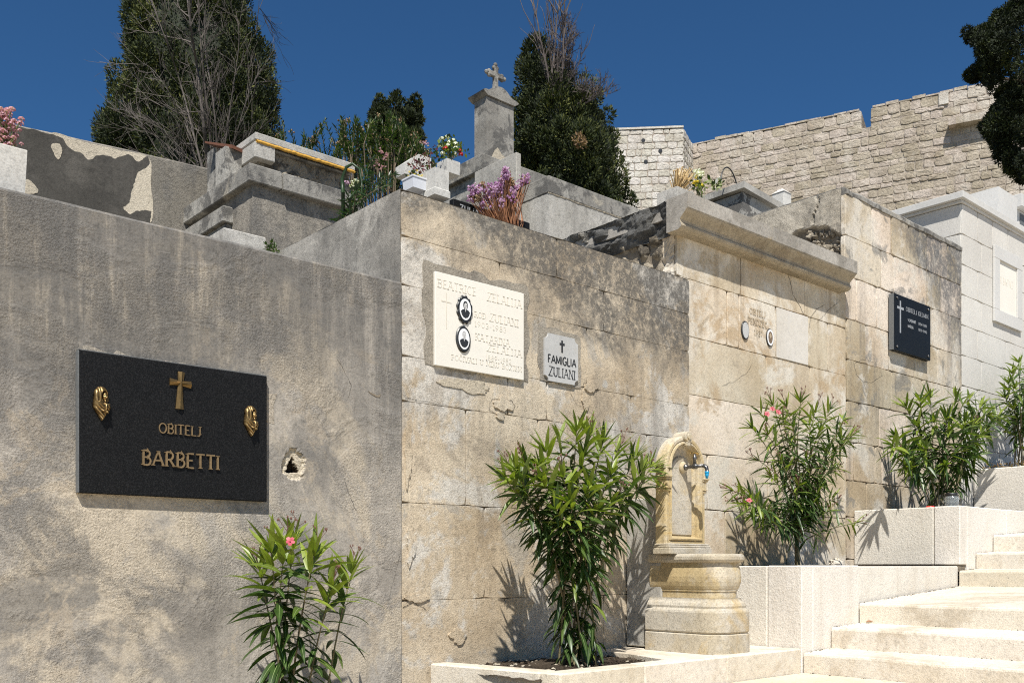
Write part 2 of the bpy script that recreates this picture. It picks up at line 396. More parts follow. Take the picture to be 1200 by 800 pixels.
M['pot_white'] = plain('white glazed pot', (.60,.61,.64), .3, var=.04)
M['pot_stone'] = stone('pale marble vase', (.47,.45,.41), (.56,.54,.495), streak=(.38,.34,.28), streak_amt=.4, tint_amt=0, bump=.1, pit=0, off=103.)
M['glass'] = plain('clear jar glass', (.9,.93,.92), .05, var=0, bump=0, Transmission_Weight=.9, IOR=1.45)
M['red'] = plain('red plastic', (.55,.03,.02), .4)

def granite(name, a, b, rough=.3):
    k = NT(name)
    c = k.ramp(k.noise(210., 2, .8), [(.45, a), (.72, b)])
    c = k.mix(k.sstep(k.voro(190.), .02, .16, .7, 0), c, tuple(min(1, x*2.2) for x in b))
    return k.bsdf(c, k.math('MULTIPLY_ADD', k.noise(5., 6, .6), .2, rough), spec=.16)
M['granite'] = granite('black granite', (.004,.004,.004), (.022,.022,.0225), .42)
M['granite2'] = granite('black polished granite', (.006,.0063,.0065), (.020,.021,.0215), .36)
M['granite_edge'] = plain('sawn granite edge', (.12,.125,.125), .6, var=.25, sc=120)

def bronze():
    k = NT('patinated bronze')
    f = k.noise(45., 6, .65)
    # patina with relief shading put into the colour: dark hollows, bright ridges
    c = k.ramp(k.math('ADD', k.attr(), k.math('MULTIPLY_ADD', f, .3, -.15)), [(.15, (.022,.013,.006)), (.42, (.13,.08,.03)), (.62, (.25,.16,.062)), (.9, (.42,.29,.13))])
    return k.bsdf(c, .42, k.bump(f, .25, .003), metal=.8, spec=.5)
M['bronze'] = bronze()
M['bronze_letter'] = plain('dull bronze letters', (.27,.185,.095), .5, metal=.6, var=.25, sc=60)

def leaf_mat(name, dark, mid, young, trans=.25, rough=.36, rib=True):
    k = NT(name)
    t = k.attr()
    c = k.ramp(t, [(.05, dark), (.55, mid), (.95, young)])
    c = k.mix(1., c, k.ramp(k.noise(25., 3, .6), [(.3, .75), (.7, 1.2)]), 'MULTIPLY')
    b = k.n('ShaderNodeBsdfPrincipled'); k.put(b.inputs['Base Color'], c); k.put(b.inputs['Roughness'], rough)
    k.put(b.inputs['Specular IOR Level'], .4)
    tr = k.n('ShaderNodeBsdfTranslucent'); k.put(tr.inputs[0], k.mix(1., c, (1.3, 1.6, .5), 'MULTIPLY'))
    m = k.n('ShaderNodeMixShader'); m.inputs[0].default_value = trans
    k.nt.links.new(b.outputs[0], m.inputs[1]); k.nt.links.new(tr.outputs[0], m.inputs[2])
    k.nt.links.new(m.outputs[0], k.out.inputs[0])
    return k.mat
M['leaf'] = leaf_mat('oleander leaf', (.020,.041,.011), (.046,.086,.018), (.21,.26,.035))
M['leaf_rib'] = plain('leaf midrib', (.20,.26,.10), .5)
M['leaf_bush'] = leaf_mat('bush leaf', (.018,.034,.010), (.045,.078,.018), (.12,.14,.03), rough=.5)
M['weed'] = leaf_mat('weed leaf', (.014,.032,.014), (.032,.064,.024), (.09,.13,.04))
M['cypress'] = leaf_mat('cypress foliage', (.008,.013,.003), (.031,.045,.008), (.12,.125,.022), trans=.06, rough=.8)
M['dry'] = leaf_mat('dry foliage', (.12,.07,.035), (.26,.16,.08), (.40,.28,.15), trans=.15, rough=.7)
M['bark'] = stone('oleander bark', (.10,.075,.05), (.20,.155,.10), tint_amt=.2, bump=.6, off=111.)
M['green_stem'] = plain('green stem', (.12,.135,.05), .55, var=.3)
M['bark_grey'] = stone('grey dead bark', (.06,.05,.042), (.145,.125,.11), tint_amt=.25, bump=.6, off=113.)
M['twig'] = plain('brown flower twig', (.15,.075,.055), .7, var=.3)
M['dead_twig'] = plain('grey brown dead twigs', (.085,.068,.06), .8, var=.3)
M['bark_cyp'] = stone('cypress bark', (.09,.065,.045), (.17,.13,.10), tint_amt=.2, bump=.8, off=115.)
def petal(name, a, b, trans=.3):
    return leaf_mat(name, a, tuple((x+y)/2 for x, y in zip(a, b)), b, trans=trans, rough=.6)
M['pink'] = petal('pink petals', (.50,.07,.11), (.66,.20,.24))
M['pink_pale'] = petal('faded pink petals', (.36,.10,.17), (.62,.38,.45))
M['lilac'] = petal('dried lilac petals', (.28,.10,.26), (.62,.42,.62))
M['white_petal'] = petal('white petals', (.62,.60,.52), (.80,.78,.72))
M['red_petal'] = petal('red petals', (.38,.02,.02), (.60,.05,.05))
M['yellow_petal'] = petal('yellow petals', (.65,.42,.02), (.85,.65,.05))
M['straw'] = petal('straw stems', (.38,.24,.09), (.62,.45,.22), .1)
M['rust'] = petal('rusty dried stems', (.20,.08,.04), (.40,.19,.09), .1)
M['maroon'] = petal('dark maroon leaves', (.05,.01,.02), (.20,.05,.08))
# ------------------------------------------------------------------ stone walls
def blocks(mb, O, S, Nn, courses, gap=.006, gv=1., depth=.05, jit=.0015, ch=.006, prot=.002, seed=1, seg=.09, wav=0., m=0, rough_face=0.):
    """dressed blocks laid in courses; courses = [(z0, z1, [s0, s1, ... sn])] measured from O along S"""
    r = random.Random(seed)
    O = Vector(O); S = Vector(S).normalized(); Nn = Vector(Nn).normalized(); Zz = Vector((0,0,1))
    for z0, z1, ss in courses:
        for a, b in zip(ss[:-1], ss[1:]):
            w, h = b-a-gap*gv, z1-z0-gap
            if w < .015 or h < .015: continue
            j = r.gauss(0, 1)*gap*.15
            x0, y0 = a+gap*gv/2, z0+gap/2+j
            nx, ny = max(2, min(16, int(w/seg))), max(2, min(12, int(h/seg)))
            rc = min(.012, w*.15, h*.15) if wav == 0 else min(w, h)*.13
            pts = []
            for i in range(nx): pts.append((x0+w*i/nx, y0))
            for i in range(ny): pts.append((x0+w, y0+h*i/ny))
            for i in range(nx): pts.append((x0+w-w*i/nx, y0+h))
            for i in range(ny): pts.append((x0, y0+h-h*i/ny))
            corner = {0, nx, nx+ny, 2*nx+ny}
            cx, cy = x0+w/2, y0+h/2
            P = []
            for i, (x, y) in enumerate(pts):
                if i in corner: x += math.copysign(rc*.5, cx-x); y += math.copysign(rc*.5, cy-y)
                P.append((x+r.uniform(-jit, jit), y+r.uniform(-jit, jit)))
            out = r.uniform(-prot, prot)
            tilt = (r.uniform(-1, 1)*prot*.6/w, r.uniform(-1, 1)*prot*.6/h)
            n = len(P); v = []
            def lift(x, y): return out + (x-cx)*tilt[0] + (y-cy)*tilt[1]
            def W(x, y, d): return O + S*x + Zz*y + Nn*d
            for x, y in P: v.append(W(x, y, -depth))
            for x, y in P: v.append(W(x, y, lift(x, y)-ch))
            Q = []
            for x, y in P:
                dx, dy = cx-x, cy-y; L = math.hypot(dx, dy) or 1
                Q.append((x+math.copysign(min(ch, abs(dx)*.5), dx), y+math.copysign(min(ch, abs(dy)*.5), dy)))
            for x, y in Q: v.append(W(x, y, lift(x, y)+r.uniform(-1, 1)*rough_face*.4))
            f = []
            for k in (0, 1):
                for i in range(n):
                    jn = (i+1) % n; f.append((k*n+i, k*n+jn, (k+1)*n+jn, (k+1)*n+i))
            if rough_face:
                for q in (.72, .36):
                    for x, y in Q: v.append(W(cx+(x-cx)*q, cy+(y-cy)*q, lift(x, y)+r.uniform(-1, 1)*rough_face+rough_face*.6))
                for k in (2, 3):
                    for i in range(n):
                        jn = (i+1) % n; f.append((k*n+i, k*n+jn, (k+1)*n+jn, (k+1)*n+i))
                f.append(tuple(4*n+i for i in range(n)))
            else:
                f.append(tuple(2*n+i for i in range(n)))
            # outward winding depends on S x Z vs N
            if S.cross(Zz).dot(Nn) < 0: f = [tuple(reversed(q)) for q in f]
            mb.add(v, f, r.random(), m)
    return mb

def split_row(a, b, mean, r, var=.45):
    ss = [a]; x = a
    while x < b - mean*1.4:
        x += mean*r.uniform(1-var, 1+var); ss.append(x)
    ss.append(b); return ss

def grid_patch(mb, O, U, V, Nn, nu, nv, fn, tint=.5, m=0, tints=None):
    """a sheet of nu x nv cells over U, V, each point pushed along Nn by fn(u, v) (0..1 each)"""
    O, U, V, Nn = Vector(O), Vector(U), Vector(V), Vector(Nn)
    v = []
    for j in range(nv+1):
        for i in range(nu+1):
            a, b = i/nu, j/nv
            d = fn(a, b)
            if hasattr(d, '__len__'): p = O+U*(a+d[1])+V*(b+d[2])+Nn*d[0]
            else: p = O+U*a+V*b+Nn*d
            v.append(p)
    f = []
    for j in range(nv):
        for i in range(nu):
            q = j*(nu+1)+i; f.append((q, q+1, q+nu+2, q+nu+1))
    if U.cross(V).dot(Nn) < 0: f = [tuple(reversed(x)) for x in f]
    return mb.add(v, f, tint, m)

def fbm(p, o=5): return mnoise.fractal(Vector(p), .9, 2.1, o)

def blob_outline(cx, cy, rx, ry, n=40, amp=.25, seed=0.):
    out = []
    for i in range(n):
        t = 2*math.pi*i/n
        k = 1+amp*(mnoise.noise(Vector((math.cos(t)*1.3+seed, math.sin(t)*1.3, seed)))*1.2+mnoise.noise(Vector((math.cos(t)*4+seed, math.sin(t)*4, seed*2)))*.5)
        out.append((cx+rx*k*math.cos(t), cy+ry*k*math.sin(t)))
    return out

def rect_patch_outline(x0, x1, y0, y1, amp=.02, seed=0., step=.03):
    pts = []
    def seg(ax, ay, bx, by):
        n = max(3, int(math.hypot(bx-ax, by-ay)/step))
        for i in range(n):
            t = i/n; x, y = ax+(bx-ax)*t, ay+(by-ay)*t
            k = mnoise.noise(Vector((x*9+seed, y*9, seed)))*amp + mnoise.noise(Vector((x*30+seed, y*30, seed)))*amp*.4
            cx, cy = (x0+x1)/2, (y0+y1)/2
            L = math.hypot(x-cx, y-cy)
            pts.append((x+(x-cx)/L*k, y+(y-cy)/L*k))
    seg(x0, y0, x1, y0); seg(x1, y0, x1, y1); seg(x1, y1, x0, y1); seg(x0, y1, x0, y0)
    return pts

def patch_on_front(name, mat, parent, pts, Y, t=.003):
    """a thin coat of mortar on a front (plane Y), pts = (X, Z)"""
    mb = MB(); mb.ext(pts, (0, Y, 0), (1,0,0), (0,0,1), (0,-1,0), t)
    return mb.build(name, mat, parent)

def front_wall_with_hole(mb, x0, x1, z0, z1, Y, hx, hz, hw, fn, n=40, mfn=None):
    """plane front with a finely meshed square about (hx, hz) that fn(x, z) hollows out"""
    a, b, c, d = hx-hw, hx+hw, hz-hw, hz+hw
    for X0, X1, Z0, Z1 in ((x0,a,z0,z1),(b,x1,z0,z1),(a,b,z0,c),(a,b,d,z1)):
        mb.add([(X0,Y,Z0),(X1,Y,Z0),(X1,Y,Z1),(X0,Y,Z1)], [(0,1,2,3)])
    grid_patch(mb, (a,Y,c), (2*hw,0,0), (0,0,2*hw), (0,1,0), n, n, lambda u, v: fn(a+u*2*hw, c+v*2*hw))
    # grid_patch turns its faces towards +Nn; turn the hollow towards the street
    k = n*n
    mb.f[-k:] = [tuple(reversed(q)) for q in mb.f[-k:]]
    if mfn: mb.m[-k:] = [mfn(a+((i % n)+.5)/n*2*hw, c+((i//n)+.5)/n*2*hw) for i in range(k)]

# ------------------------------------------------------------------ ground, steps, hillside
mb = MB(); mb.add([(-400,-400,-1.75),(400,-400,-1.75),(400,400,-1.75),(-400,400,-1.75)], [(0,1,2,3)])
tag(mb.build('ground', M['ground']), kind='structure')

def hill_h(x, y):
    d = VX*x + VY*y
    h = 1.0 + max(0, d-7.)*.27
    h += .25*mnoise.noise(Vector((x*.35, y*.35, 3)))*min(1, max(0, d-8)/4)
    return min(h, 16+.02*d)
mb = MB(); v = []; f = []
xs = [-30+ i*1.5 for i in range(75)]; ys = [5.2+.9*j+ .02*j*j for j in range(48)]
for y in ys:
    for x in xs: v.append((x, y, hill_h(x, y)))
nx = len(xs)
for j in range(len(ys)-1):
    for i in range(nx-1): f.append((j*nx+i, j*nx+i+1, (j+1)*nx+i+1, (j+1)*nx+i))
mb.add(v, f)
tag(mb.build('hillside', M['hill'], smooth=True), kind='structure')

# lower and upper pavings and the flight of steps; every step is a row of long slabs
PF = 3.2                                     # the front plane of the planters
mb = MB()
def slab_row(x0, x1, zt0, zt1, y0, y1, thick, cuts, rr):
    ys_ = [y0] + cuts + [y1]
    for a, b in zip(ys_[:-1], ys_[1:]):
        tn = rr.random(); e = .004; i_ch = x0*7
        n = 40
        # front arris slightly worn
        prof = [(x0, zt0-thick), (x0, zt0-.018), (x0+.004, zt0-.007), (x0+.014, zt0-.001), (x0+.03, zt0), (x1, zt1), (x1, zt1-thick)]
        k = len(prof)
        v = []; 
        for i in range(n+1):
            y = a+e/2 + (b-a-e)*i/n
            for (x, z) in prof:
                jx = mnoise.noise(Vector((x*3, y*5, z*7)))*.004 + mnoise.noise(Vector((x*11, y*23, z*17)))*.003 if x < x0+.03 else 0
                jz = mnoise.noise(Vector((x*3+9, y*6, 1.)))*.003 - max(0, mnoise.noise(Vector((y*19, i_ch, 2.)))-.35)*.02*(x < x0+.016) if z > min(zt0, zt1)-.03 else 0
                v.append((x+jx, y, z+jz))
        f = []
        for i in range(n):
            for j in range(k):
                j2 = (j+1) % k; f.append((i*k+j, (i+1)*k+j, (i+1)*k+j2, i*k+j2))
        f.append(tuple(range(k))); f.append(tuple(n*k+j for j in range(k-1, -1, -1)))
        mb.add(v, f, tn)
rr = random.Random(3)
GZ = -.655
ST = [(5.19, 5.53, -.532, -.520), (5.51, 5.88, -.390, -.378), (5.86, 7.37, -.247, -.157), (7.35, 7.68, -.039, -.025), (7.65, 8.0, .100, .110), (7.97, 10.1, .245, .36),
      (10.08, 10.45, .49, .50), (10.43, 10.8, .63, .64), (10.78, 13., .77, .9)]
for i, (x0, x1, za, zb) in enumerate(ST):
    slab_row(x0, x1, za, zb, -5.0, PF-.006, .26, [PF-1.28-.37*(i % 3), PF-3.1-.3*(i % 2), PF-4.9], rr)
tag(mb.build('stone_steps', M['step']), kind='structure')
mb = MB(); rr = random.Random(5)
slab_row(2.45, 5.186, GZ, GZ, -5.0, PF-.006, .2, [PF-1.05, PF-2.4, PF-4.], rr)
for x0, x1, za, zb in ((2.1,2.46,-.79,-.785),(1.75,2.12,-.92,-.915),(.6,1.77,-1.14,-1.05),(.25,.62,-1.27,-1.265),(-.1,.27,-1.4,-1.395),(-6,-.08,-1.6,-1.53)):
    slab_row(x0, x1, za, zb, -5.0, PF-.006, .2, [PF-1.3, PF-3.], rr)
tag(mb.build('lower_paving', M['paving']), kind='structure')

mb = MB(); rd = random.Random(17)
def dirt(x0, x1, y0, y1, z, n, s0=.002, s1=.007):
    for _ in range(n):
        s_ = rd.uniform(s0, s1); t = rd.random()**2
        mb.ball((x0+(x1-x0)*rd.random(), y0+(y1-y0)*t, z+s_*.25), (s_*1.3, s_*rd.uniform(.7,1.6), s_*.5), tint=rd.random(), nu=5, nv=3, jit=.3)
for i, (x0, x1, za, zb) in enumerate(ST[:6]):
    n = int((x1-x0)*55)
    for j in range(n):
        t = rd.random(); x = x0+.03+(x1-x0-.05)*t; s_ = rd.uniform(.001,.005); y = PF-.010-abs(rd.gauss(0,.012))
        mb.ball((x, y, za+(zb-za)*t+s_*.2), (s_*1.4, s_, s_*.5), tint=rd.random(), nu=5, nv=3, jit=.3)
    for j in range(70):
        s_ = rd.uniform(.001,.004); x = x1-.022-abs(rd.gauss(0,.006)); mb.ball((x, rd.uniform(-2.5, PF-.02), zb+s_*.2), (s_, s_*1.5, s_*.5), tint=rd.random(), nu=5, nv=3, jit=.3)
for j in range(120):
    s_ = rd.uniform(.002,.006); mb.ball((5.184-abs(rd.gauss(0,.014)), rd.uniform(-1., PF-.02), GZ+s_*.2), (s_, s_*1.5, s_*.5), tint=rd.random(), nu=5, nv=3, jit=.3)
tag(mb.build('corner_dirt', M['soil']), 'dark dirt crumbs gathered in the corners of the steps', 'dirt', kind='stuff')

# ------------------------------------------------------------------ the tomb fronts along the steps
YW = 4.0
# --- grey stucco front
XB = xa(470.5, YW)
ZB = 1.437
va = thing('burial_vault', 'wide grey stucco vault front carrying the large black plaque with bronze letters', 'vault', (-2.5, 4.9, -1.7))
HX, HZ = at(344.5, 543, Y=YW).x, at(344.5, 543, Y=YW).z
def hole(x, z):
    dx, dz = x-HX, z-HZ
    p = Vector((x*38, z*38, 1.7)); k = fbm(p, 4)
    r = math.hypot(dx/.052, (dz+.004)/.066)
    ring = .012*max(0, min(1, (1.18+k*.22-r)*5))
    k3 = fbm((x*26, z*26, 4.), 3)
    tri = max(abs(dx+.003)*1.15 + (dz+.012)*.62, -(dz+.02)) / .027 * .45 + .55*math.hypot(dx/.027, (dz+.010)/.030) + k3*.45
    core = .045*max(0, min(1, (1.0-tri)*3.5))
    edge = max(0, 1-abs(r-1.1)*4)*.005*k
    fade = max(0, min(1, (1.7-r)*3))
    return (ring + core + edge + .004*k*(r < 1.1))*fade
def hole_mat(x, z):
    k = fbm((x*38, z*38, 1.7), 4)
    k3 = fbm((x*26, z*26, 4.), 3)
    tri = max(abs(x-HX+.003)*1.15 + (z-HZ+.012)*.62, -(z-HZ+.02)) / .027 * .45 + .55*math.hypot((x-HX)/.027, (z-HZ+.010)/.030) + k3*.45
    if tri < .95: return 2  # core of the hole: its inner shade painted dark with the soil material
    return 1 if math.hypot((x-HX)/.052, (z-HZ+.004)/.066) < 1.12+k*.3 else 0
mb = MB()
front_wall_with_hole(mb, -8.0, XB, -1.75, ZB-.012, YW, HX, HZ, .10, hole, mfn=hole_mat)
# worn top arris and top, far side
n = 60; v = []
for i in range(n+1):
    x = -8 + (XB+8)*i/n
    v += [(x, YW, ZB-.012), (x, YW+.012, ZB+mnoise.noise(Vector((x*3, 0, 0)))*.004), (x, 5.9, ZB+.01), (x, 5.9, -1.75)]
f = []
for i in range(n):
    for j in range(3): f.append((i*4+j, (i+1)*4+j, (i+1)*4+j+1, i*4+j+1))
mb.add(v, f); mb.add([(XB,YW,-1.75),(XB,5.9,-1.75),(XB,5.9,ZB),(XB,YW+.01,ZB),(XB,YW,ZB-.012)], [(0,1,2,3,4)])
mb.build('front_wall', [M['stucco'], M['bare_plaster'], M['soil']], va)
# mortar smeared above the plaque
p0, p1 = at(93, 409, Y=3.97), at(313, 588, Y=3.97)
patch_on_front('older_stucco', M['stucco_pale'], va, rect_patch_outline(p0.x+.04, p0.x+.44, p0.z-.22, p0.z+.012, .07, 2.), YW, .0015)
patch_on_front('older_stucco', M['stucco_pale'], va, rect_patch_outline(p1.x-.22, p1.x+.03, p0.z-.20, p0.z-.085, .07, 7.), YW, .0015)
# a chip of lost plaster near the right edge
c = at(440, 462, Y=YW)
mbk = MB(); mbk.ext([(c.x-.045,c.z+.012),(c.x-.02,c.z+.004),(c.x+.01,c.z-.004),(c.x+.03,c.z+.005),(c.x+.025,c.z-.012),(c.x+.0,c.z-.012),(c.x-.025,c.z-.002)], (0,YW-.002,0), (1,0,0), (0,0,1), (0,1,0), .006)
mbk.build('plaster_chip', M['joint'], va)

# --- tan rendered front
YZ = 4.008
XZ0, XZ1, ZZ = XB+.004, xa(808, YZ), 1.912
vb = thing('burial_vault', 'tan rendered vault front holding the white marble plaque with two portraits', 'vault', ((XZ0+XZ1)/2, 4.9, -1.2))
jz = [-1.2, -.62, -.18, .32, .836, 1.066, 1.428, 1.676, ZZ-.004]
cuts = [[.9, 1.7], [.7, 1.5], [.55, 1.25], [.42, .95, 1.9], [.72, 1.02, 1.75], [1.35], [.66, 1.5], [1.1]]
mb = MB()
rows = []
for i in range(len(jz)-1):
    rows.append((jz[i], jz[i+1], [0]+cuts[i]+[XZ1-XZ0]))
blocks(mb, (XZ0, YZ, 0), (1,0,0), (0,-1,0), rows, gap=.0021, gv=1.2, depth=.03, jit=.0009, ch=.0012, prot=.0006, seed=4, seg=.05)
mb.build('front_facing', M['zul'], vb)
mb = MB(); mb.box(XZ0+.002, XZ1-.004, YZ+.012, 5.75, -1.75, ZZ-.012)
mb.build('core', M['joint'], vb)
mb = MB()   # rendered left side and top, above the lower neighbour
def side(u, v): return mnoise.noise(Vector((u*6, v*8, 2)))*.004
grid_patch(mb, (XZ0-.002, 5.75, 1.2), (0, -(5.75-YZ)+.004, 0), (0,0,ZZ-1.2), (-1,0,0), 30, 12, side)
grid_patch(mb, (XZ0-.002, YZ+.004, ZZ), (XZ1-XZ0, 0, 0), (0, 5.75-YZ, 0), (0,0,1), 40, 20, lambda u, v: mnoise.noise(Vector((u*9, v*8, 5)))*.004)
mb.build('rendered_side', M['stucco_side'], vb)
# rough mortar round the marble plaque, and chips of render
q0, q1 = at(510, 317, Y=3.985), at(614, 441, Y=3.985)
patch_on_front('mortar_patch', M['mortar'], vb, rect_patch_outline(q0.x-.055, q1.x+.045, q1.z-.02, q0.z+.045, .03, 3.), YZ-.0008, .0035)
s0, s1 = at(639, 389, Y=3.99), at(678, 450, Y=3.99)
patch_on_front('mortar_patch', M['mortar'], vb, rect_patch_outline(s0.x-.035, s1.x+.03, s1.z-.015, s0.z+.035, .025, 8.), YZ-.0008, .0035)
patch_on_front('render_chip', M['bare_plaster'], vb, blob_outline(at(548,447,Y=YZ).x, at(548,452,Y=YZ).z, .16, .035, 60, .5, 11.), YZ-.0008, .004)
def flake(u, v, rx, rz, sd):
    c = at(u, v, Y=YZ)
    mbf = MB(); mbf.ext(blob_outline(c.x, c.z, rx, rz, 36, .55, sd), (0, YZ-.0006, 0), (1,0,0), (0,0,1), (0,-1,0), .008, tint=rnd.random())
    mbf.build('render_flake', M['zul'], vb)
flake(590, 473, .07, .034, 1.3); flake(586, 487, .03, .02, 3.1); flake(692, 453, .05, .03, 5.2); flake(685, 470, .03, .05, 6.6); flake(487, 700, .07, .02, 8.1)
flake(478, 530, .018, .16, 9.2); flake(481, 640, .03, .09, 12.); flake(537, 745, .05, .04, 15.)

# --- warm ashlar front with the projecting cornice
YT = 4.08
XT0, XT1 = 5.075, 7.27
vc = thing('burial_vault', 'warm beige ashlar vault front under a broken projecting grey cornice', 'vault', (6.2, 5.0, -1.2))
def X(u, Y=YT): return xa(u, Y) - XT0
W3 = XT1 - XT0
rows = [(1.95, 2.33, [0, X(868), X(943), X(981), W3]), (1.56, 1.95, [0, X(852), X(866), X(909), X(947), X(970), W3]),
        (1.165, 1.56, [0, X(898), X(949), W3]), (.77, 1.165, [0, X(925), W3]), (.385, .77, [0, X(829), X(900), X(962), W3]),
        (.0, .385, [0, X(850), X(922), W3]), (-.4, 0., [0, X(880), W3]), (-.8, -.4, [0, X(860), W3]), (-1.2, -.8, [0, X(900), W3])]
mb = MB()
blocks(mb, (XT0, YT, 0), (1,0,0), (0,-1,0), rows, gap=.0036, gv=2., depth=.04, jit=.0018, ch=.0025, prot=.0015, seed=9, seg=.05)
mb.build('front_facing', M['ashlar'], vc)
mb = MB(); mb.box(XT0+.006, XT1, YT+.010, 5.9, -1.75, 2.325); mb.build('core', M['joint'], vc)
def draw_crack(pts, Y, w=.004, name='crack', parent=None, mat=None, seed=0.):
    P = [Vector((at(u, v, Y=Y).x, at(u, v, Y=Y).z)) for u, v in pts]; Q = []
    for i in range(len(P)-1):
        for k in range(7):
            q = P[i].lerp(P[i+1], k/7); q += Vector((mnoise.noise(Vector((q.x*40, q.y*40, seed))), mnoise.noise(Vector((q.x*40, q.y*40, seed+5)))))*.010; Q.append(q)
    Q.append(P[-1]); n = len(Q); L = []; Rr = []
    for i, q in enumerate(Q):
        d = (Q[min(i+1, n-1)]-Q[max(i-1, 0)]).normalized(); nn = Vector((-d.y, d.x)); k = w*.5*(.35+.9*abs(mnoise.noise(Vector((i*.6, seed, 1)))))*min(1, (n-1-i)/4+.2)
        L.append(q+nn*k); Rr.append(q-nn*k)
    mb = MB(); v = [(p.x, Y-.0016, p.y) for p in L]+[(p.x, Y-.0016, p.y) for p in Rr]
    mb.add(v, [(n+i, n+i+1, i+1, i) for i in range(n-1)]); return mb.build(name, mat or M['crack'], parent)
draw_crack([(921,318),(926,330),(929,345),(938,360),(944,375),(947,387)], YT-.0015, .007, parent=vc, seed=1.)
draw_crack([(966,357),(957,362),(950,372),(948,387)], YT-.0015, .006, parent=vc, seed=2.)
draw_crack([(985,352),(972,362),(963,372),(955,380)], YT-.0015, .004, parent=vc, seed=3.)
draw_crack([(846,452),(862,446),(876,436),(882,424)], YT-.0015, .003, parent=vc, seed=4.)
draw_crack([(475,466),(500,471),(540,478),(575,484)], YZ-.001, .003, parent=vb, seed=6.)
draw_crack([(575,470),(580,466),(590,470),(598,468),(604,476),(600,482)], YZ-.001, .004, parent=vb, seed=7.)
draw_crack([(574,470),(572,480),(580,484),(592,481)], YZ-.001, .003, parent=vb, seed=8.)
draw_crack([(668,460),(676,474),(690,480),(700,492)], YZ-.001, .003, parent=vb, seed=9.)
draw_crack([(681,456),(684,450),(692,447),(698,453),(694,458)], YZ-.001, .004, parent=vb, seed=10.)
draw_crack([(472,712),(482,706),(496,710),(500,716)], YZ-.001, .005, parent=vb, seed=11.)
draw_crack([(395,420),(412,452),(406,470)], YW, .002, parent=va, seed=12.)
draw_crack([(402,560),(414,590),(420,604)], YW, .003, parent=va, seed=13.)
draw_crack([(470,640),(455,705),(447,716)], YW, .0015, parent=va, seed=14.)
# cornice: flat band over a hollow moulding
cx0, cx1 = 4.99, 7.16
yc = 3.92
prof = [(yc, 2.440), (yc, 2.345), (yc+.012, 2.338), (yc+.022, 2.325), (yc+.048, 2.303), (yc+.066, 2.284), (yc+.066, 2.266), (yc+.056, 2.254), (yc+.054, 2.241), (yc+.064, 2.227), (yc+.085, 2.218), (YT+.02, 2.218), (YT+.02, 2.440)]
mb = MB(); n = 40; k = len(prof); v = []; f = []
for i in range(n+1):
    x = cx0 + (cx1-cx0)*i/n
    for j, (y, z) in enumerate(prof):
        w = mnoise.noise(Vector((x*4, z*9, 1)))*.0035
        crack = .012 if abs(x-6.36) < .02 and j in (3,4,5,6) else 0
        v.append((x, y+(w+crack if j < 9 else 0), z+(w*.7 if j < 9 else 0)))
for i in range(n):
    for j in range(k):
        j2 = (j+1) % k; f.append((i*k+j, i*k+j2, (i+1)*k+j2, (i+1)*k+j))
f.append(tuple(range(k-1, -1, -1))); f.append(tuple(n*k+j for j in range(k)))
mb.add(v, f); mb.m[:n*k] = [1 if 2 <= (q % k) <= 10 else 0 for q in range(n*k)]; mb.build('cornice', [M['cornice'], M['cornice_tan']], vc)
# the slab behind the cornice, its broken left flank and the rubble under it
mb = MB()
mb.box(cx0+.05, XT1+.0, YT+.022, 5.9, 2.335, 2.434)
mb.build('top_slab', M['cornice'], vc)
mb = MB()
def flank(u, v):
    y = 4.10+u*1.75
    n_ = fbm((y*7, v*2.2, 3.), 5)
    cell = mnoise.voronoi(Vector((y*2.6+n_*.3, v*1.3+n_*.2, .7)))[0]
    return .016 + .035*n_ + .025*v - .022*max(0, 1-(cell[1]-cell[0])*7) - (.05*max(0, .25+.3*n_-v) if v < .5 else 0)
grid_patch(mb, (cx0+.065, 4.12, 2.22), (0, 1.75, 0), (0,0,.222), (-1,0,0), 90, 14, flank)
grid_patch(mb, (cx0+.03, 4.12, 2.436), (.10, 0, 0), (0,1.75,0), (0,0,1), 8, 90, lambda u, v: .006+.006*fbm((u*2, v*14, 6.), 4))
mb.build('broken_flank', M['black_crust'], vc, smooth=False)
mb = MB()
def rub(u, v):
    y = YT+.10+u*1.7
    cell = mnoise.voronoi(Vector((y*9, v*4.2, .3)))[0]
    return .01+.045*max(0, min(1, (cell[1]-cell[0])*2.2)) + .02*fbm((y*12, v*6, 1), 4)
grid_patch(mb, (XT0+.03, YT+.10, 1.72), (0, 1.7, 0), (0,0,.53), (-1,0,0), 100, 40, rub)
mb.build('rubble_core', M['rubble'], vc)
mb = MB()  # broken pale edge of the facing beside the rubble
def pale(u, v): return .016+.02*fbm((u*2, v*9, 7), 4)
grid_patch(mb, (XT0+.012, YT+.02, 1.72), (0, .10, 0), (0,0,.55), (-1,0,0), 8, 40, pale)
mb.build('broken_edge', M['ashlar'], vc)

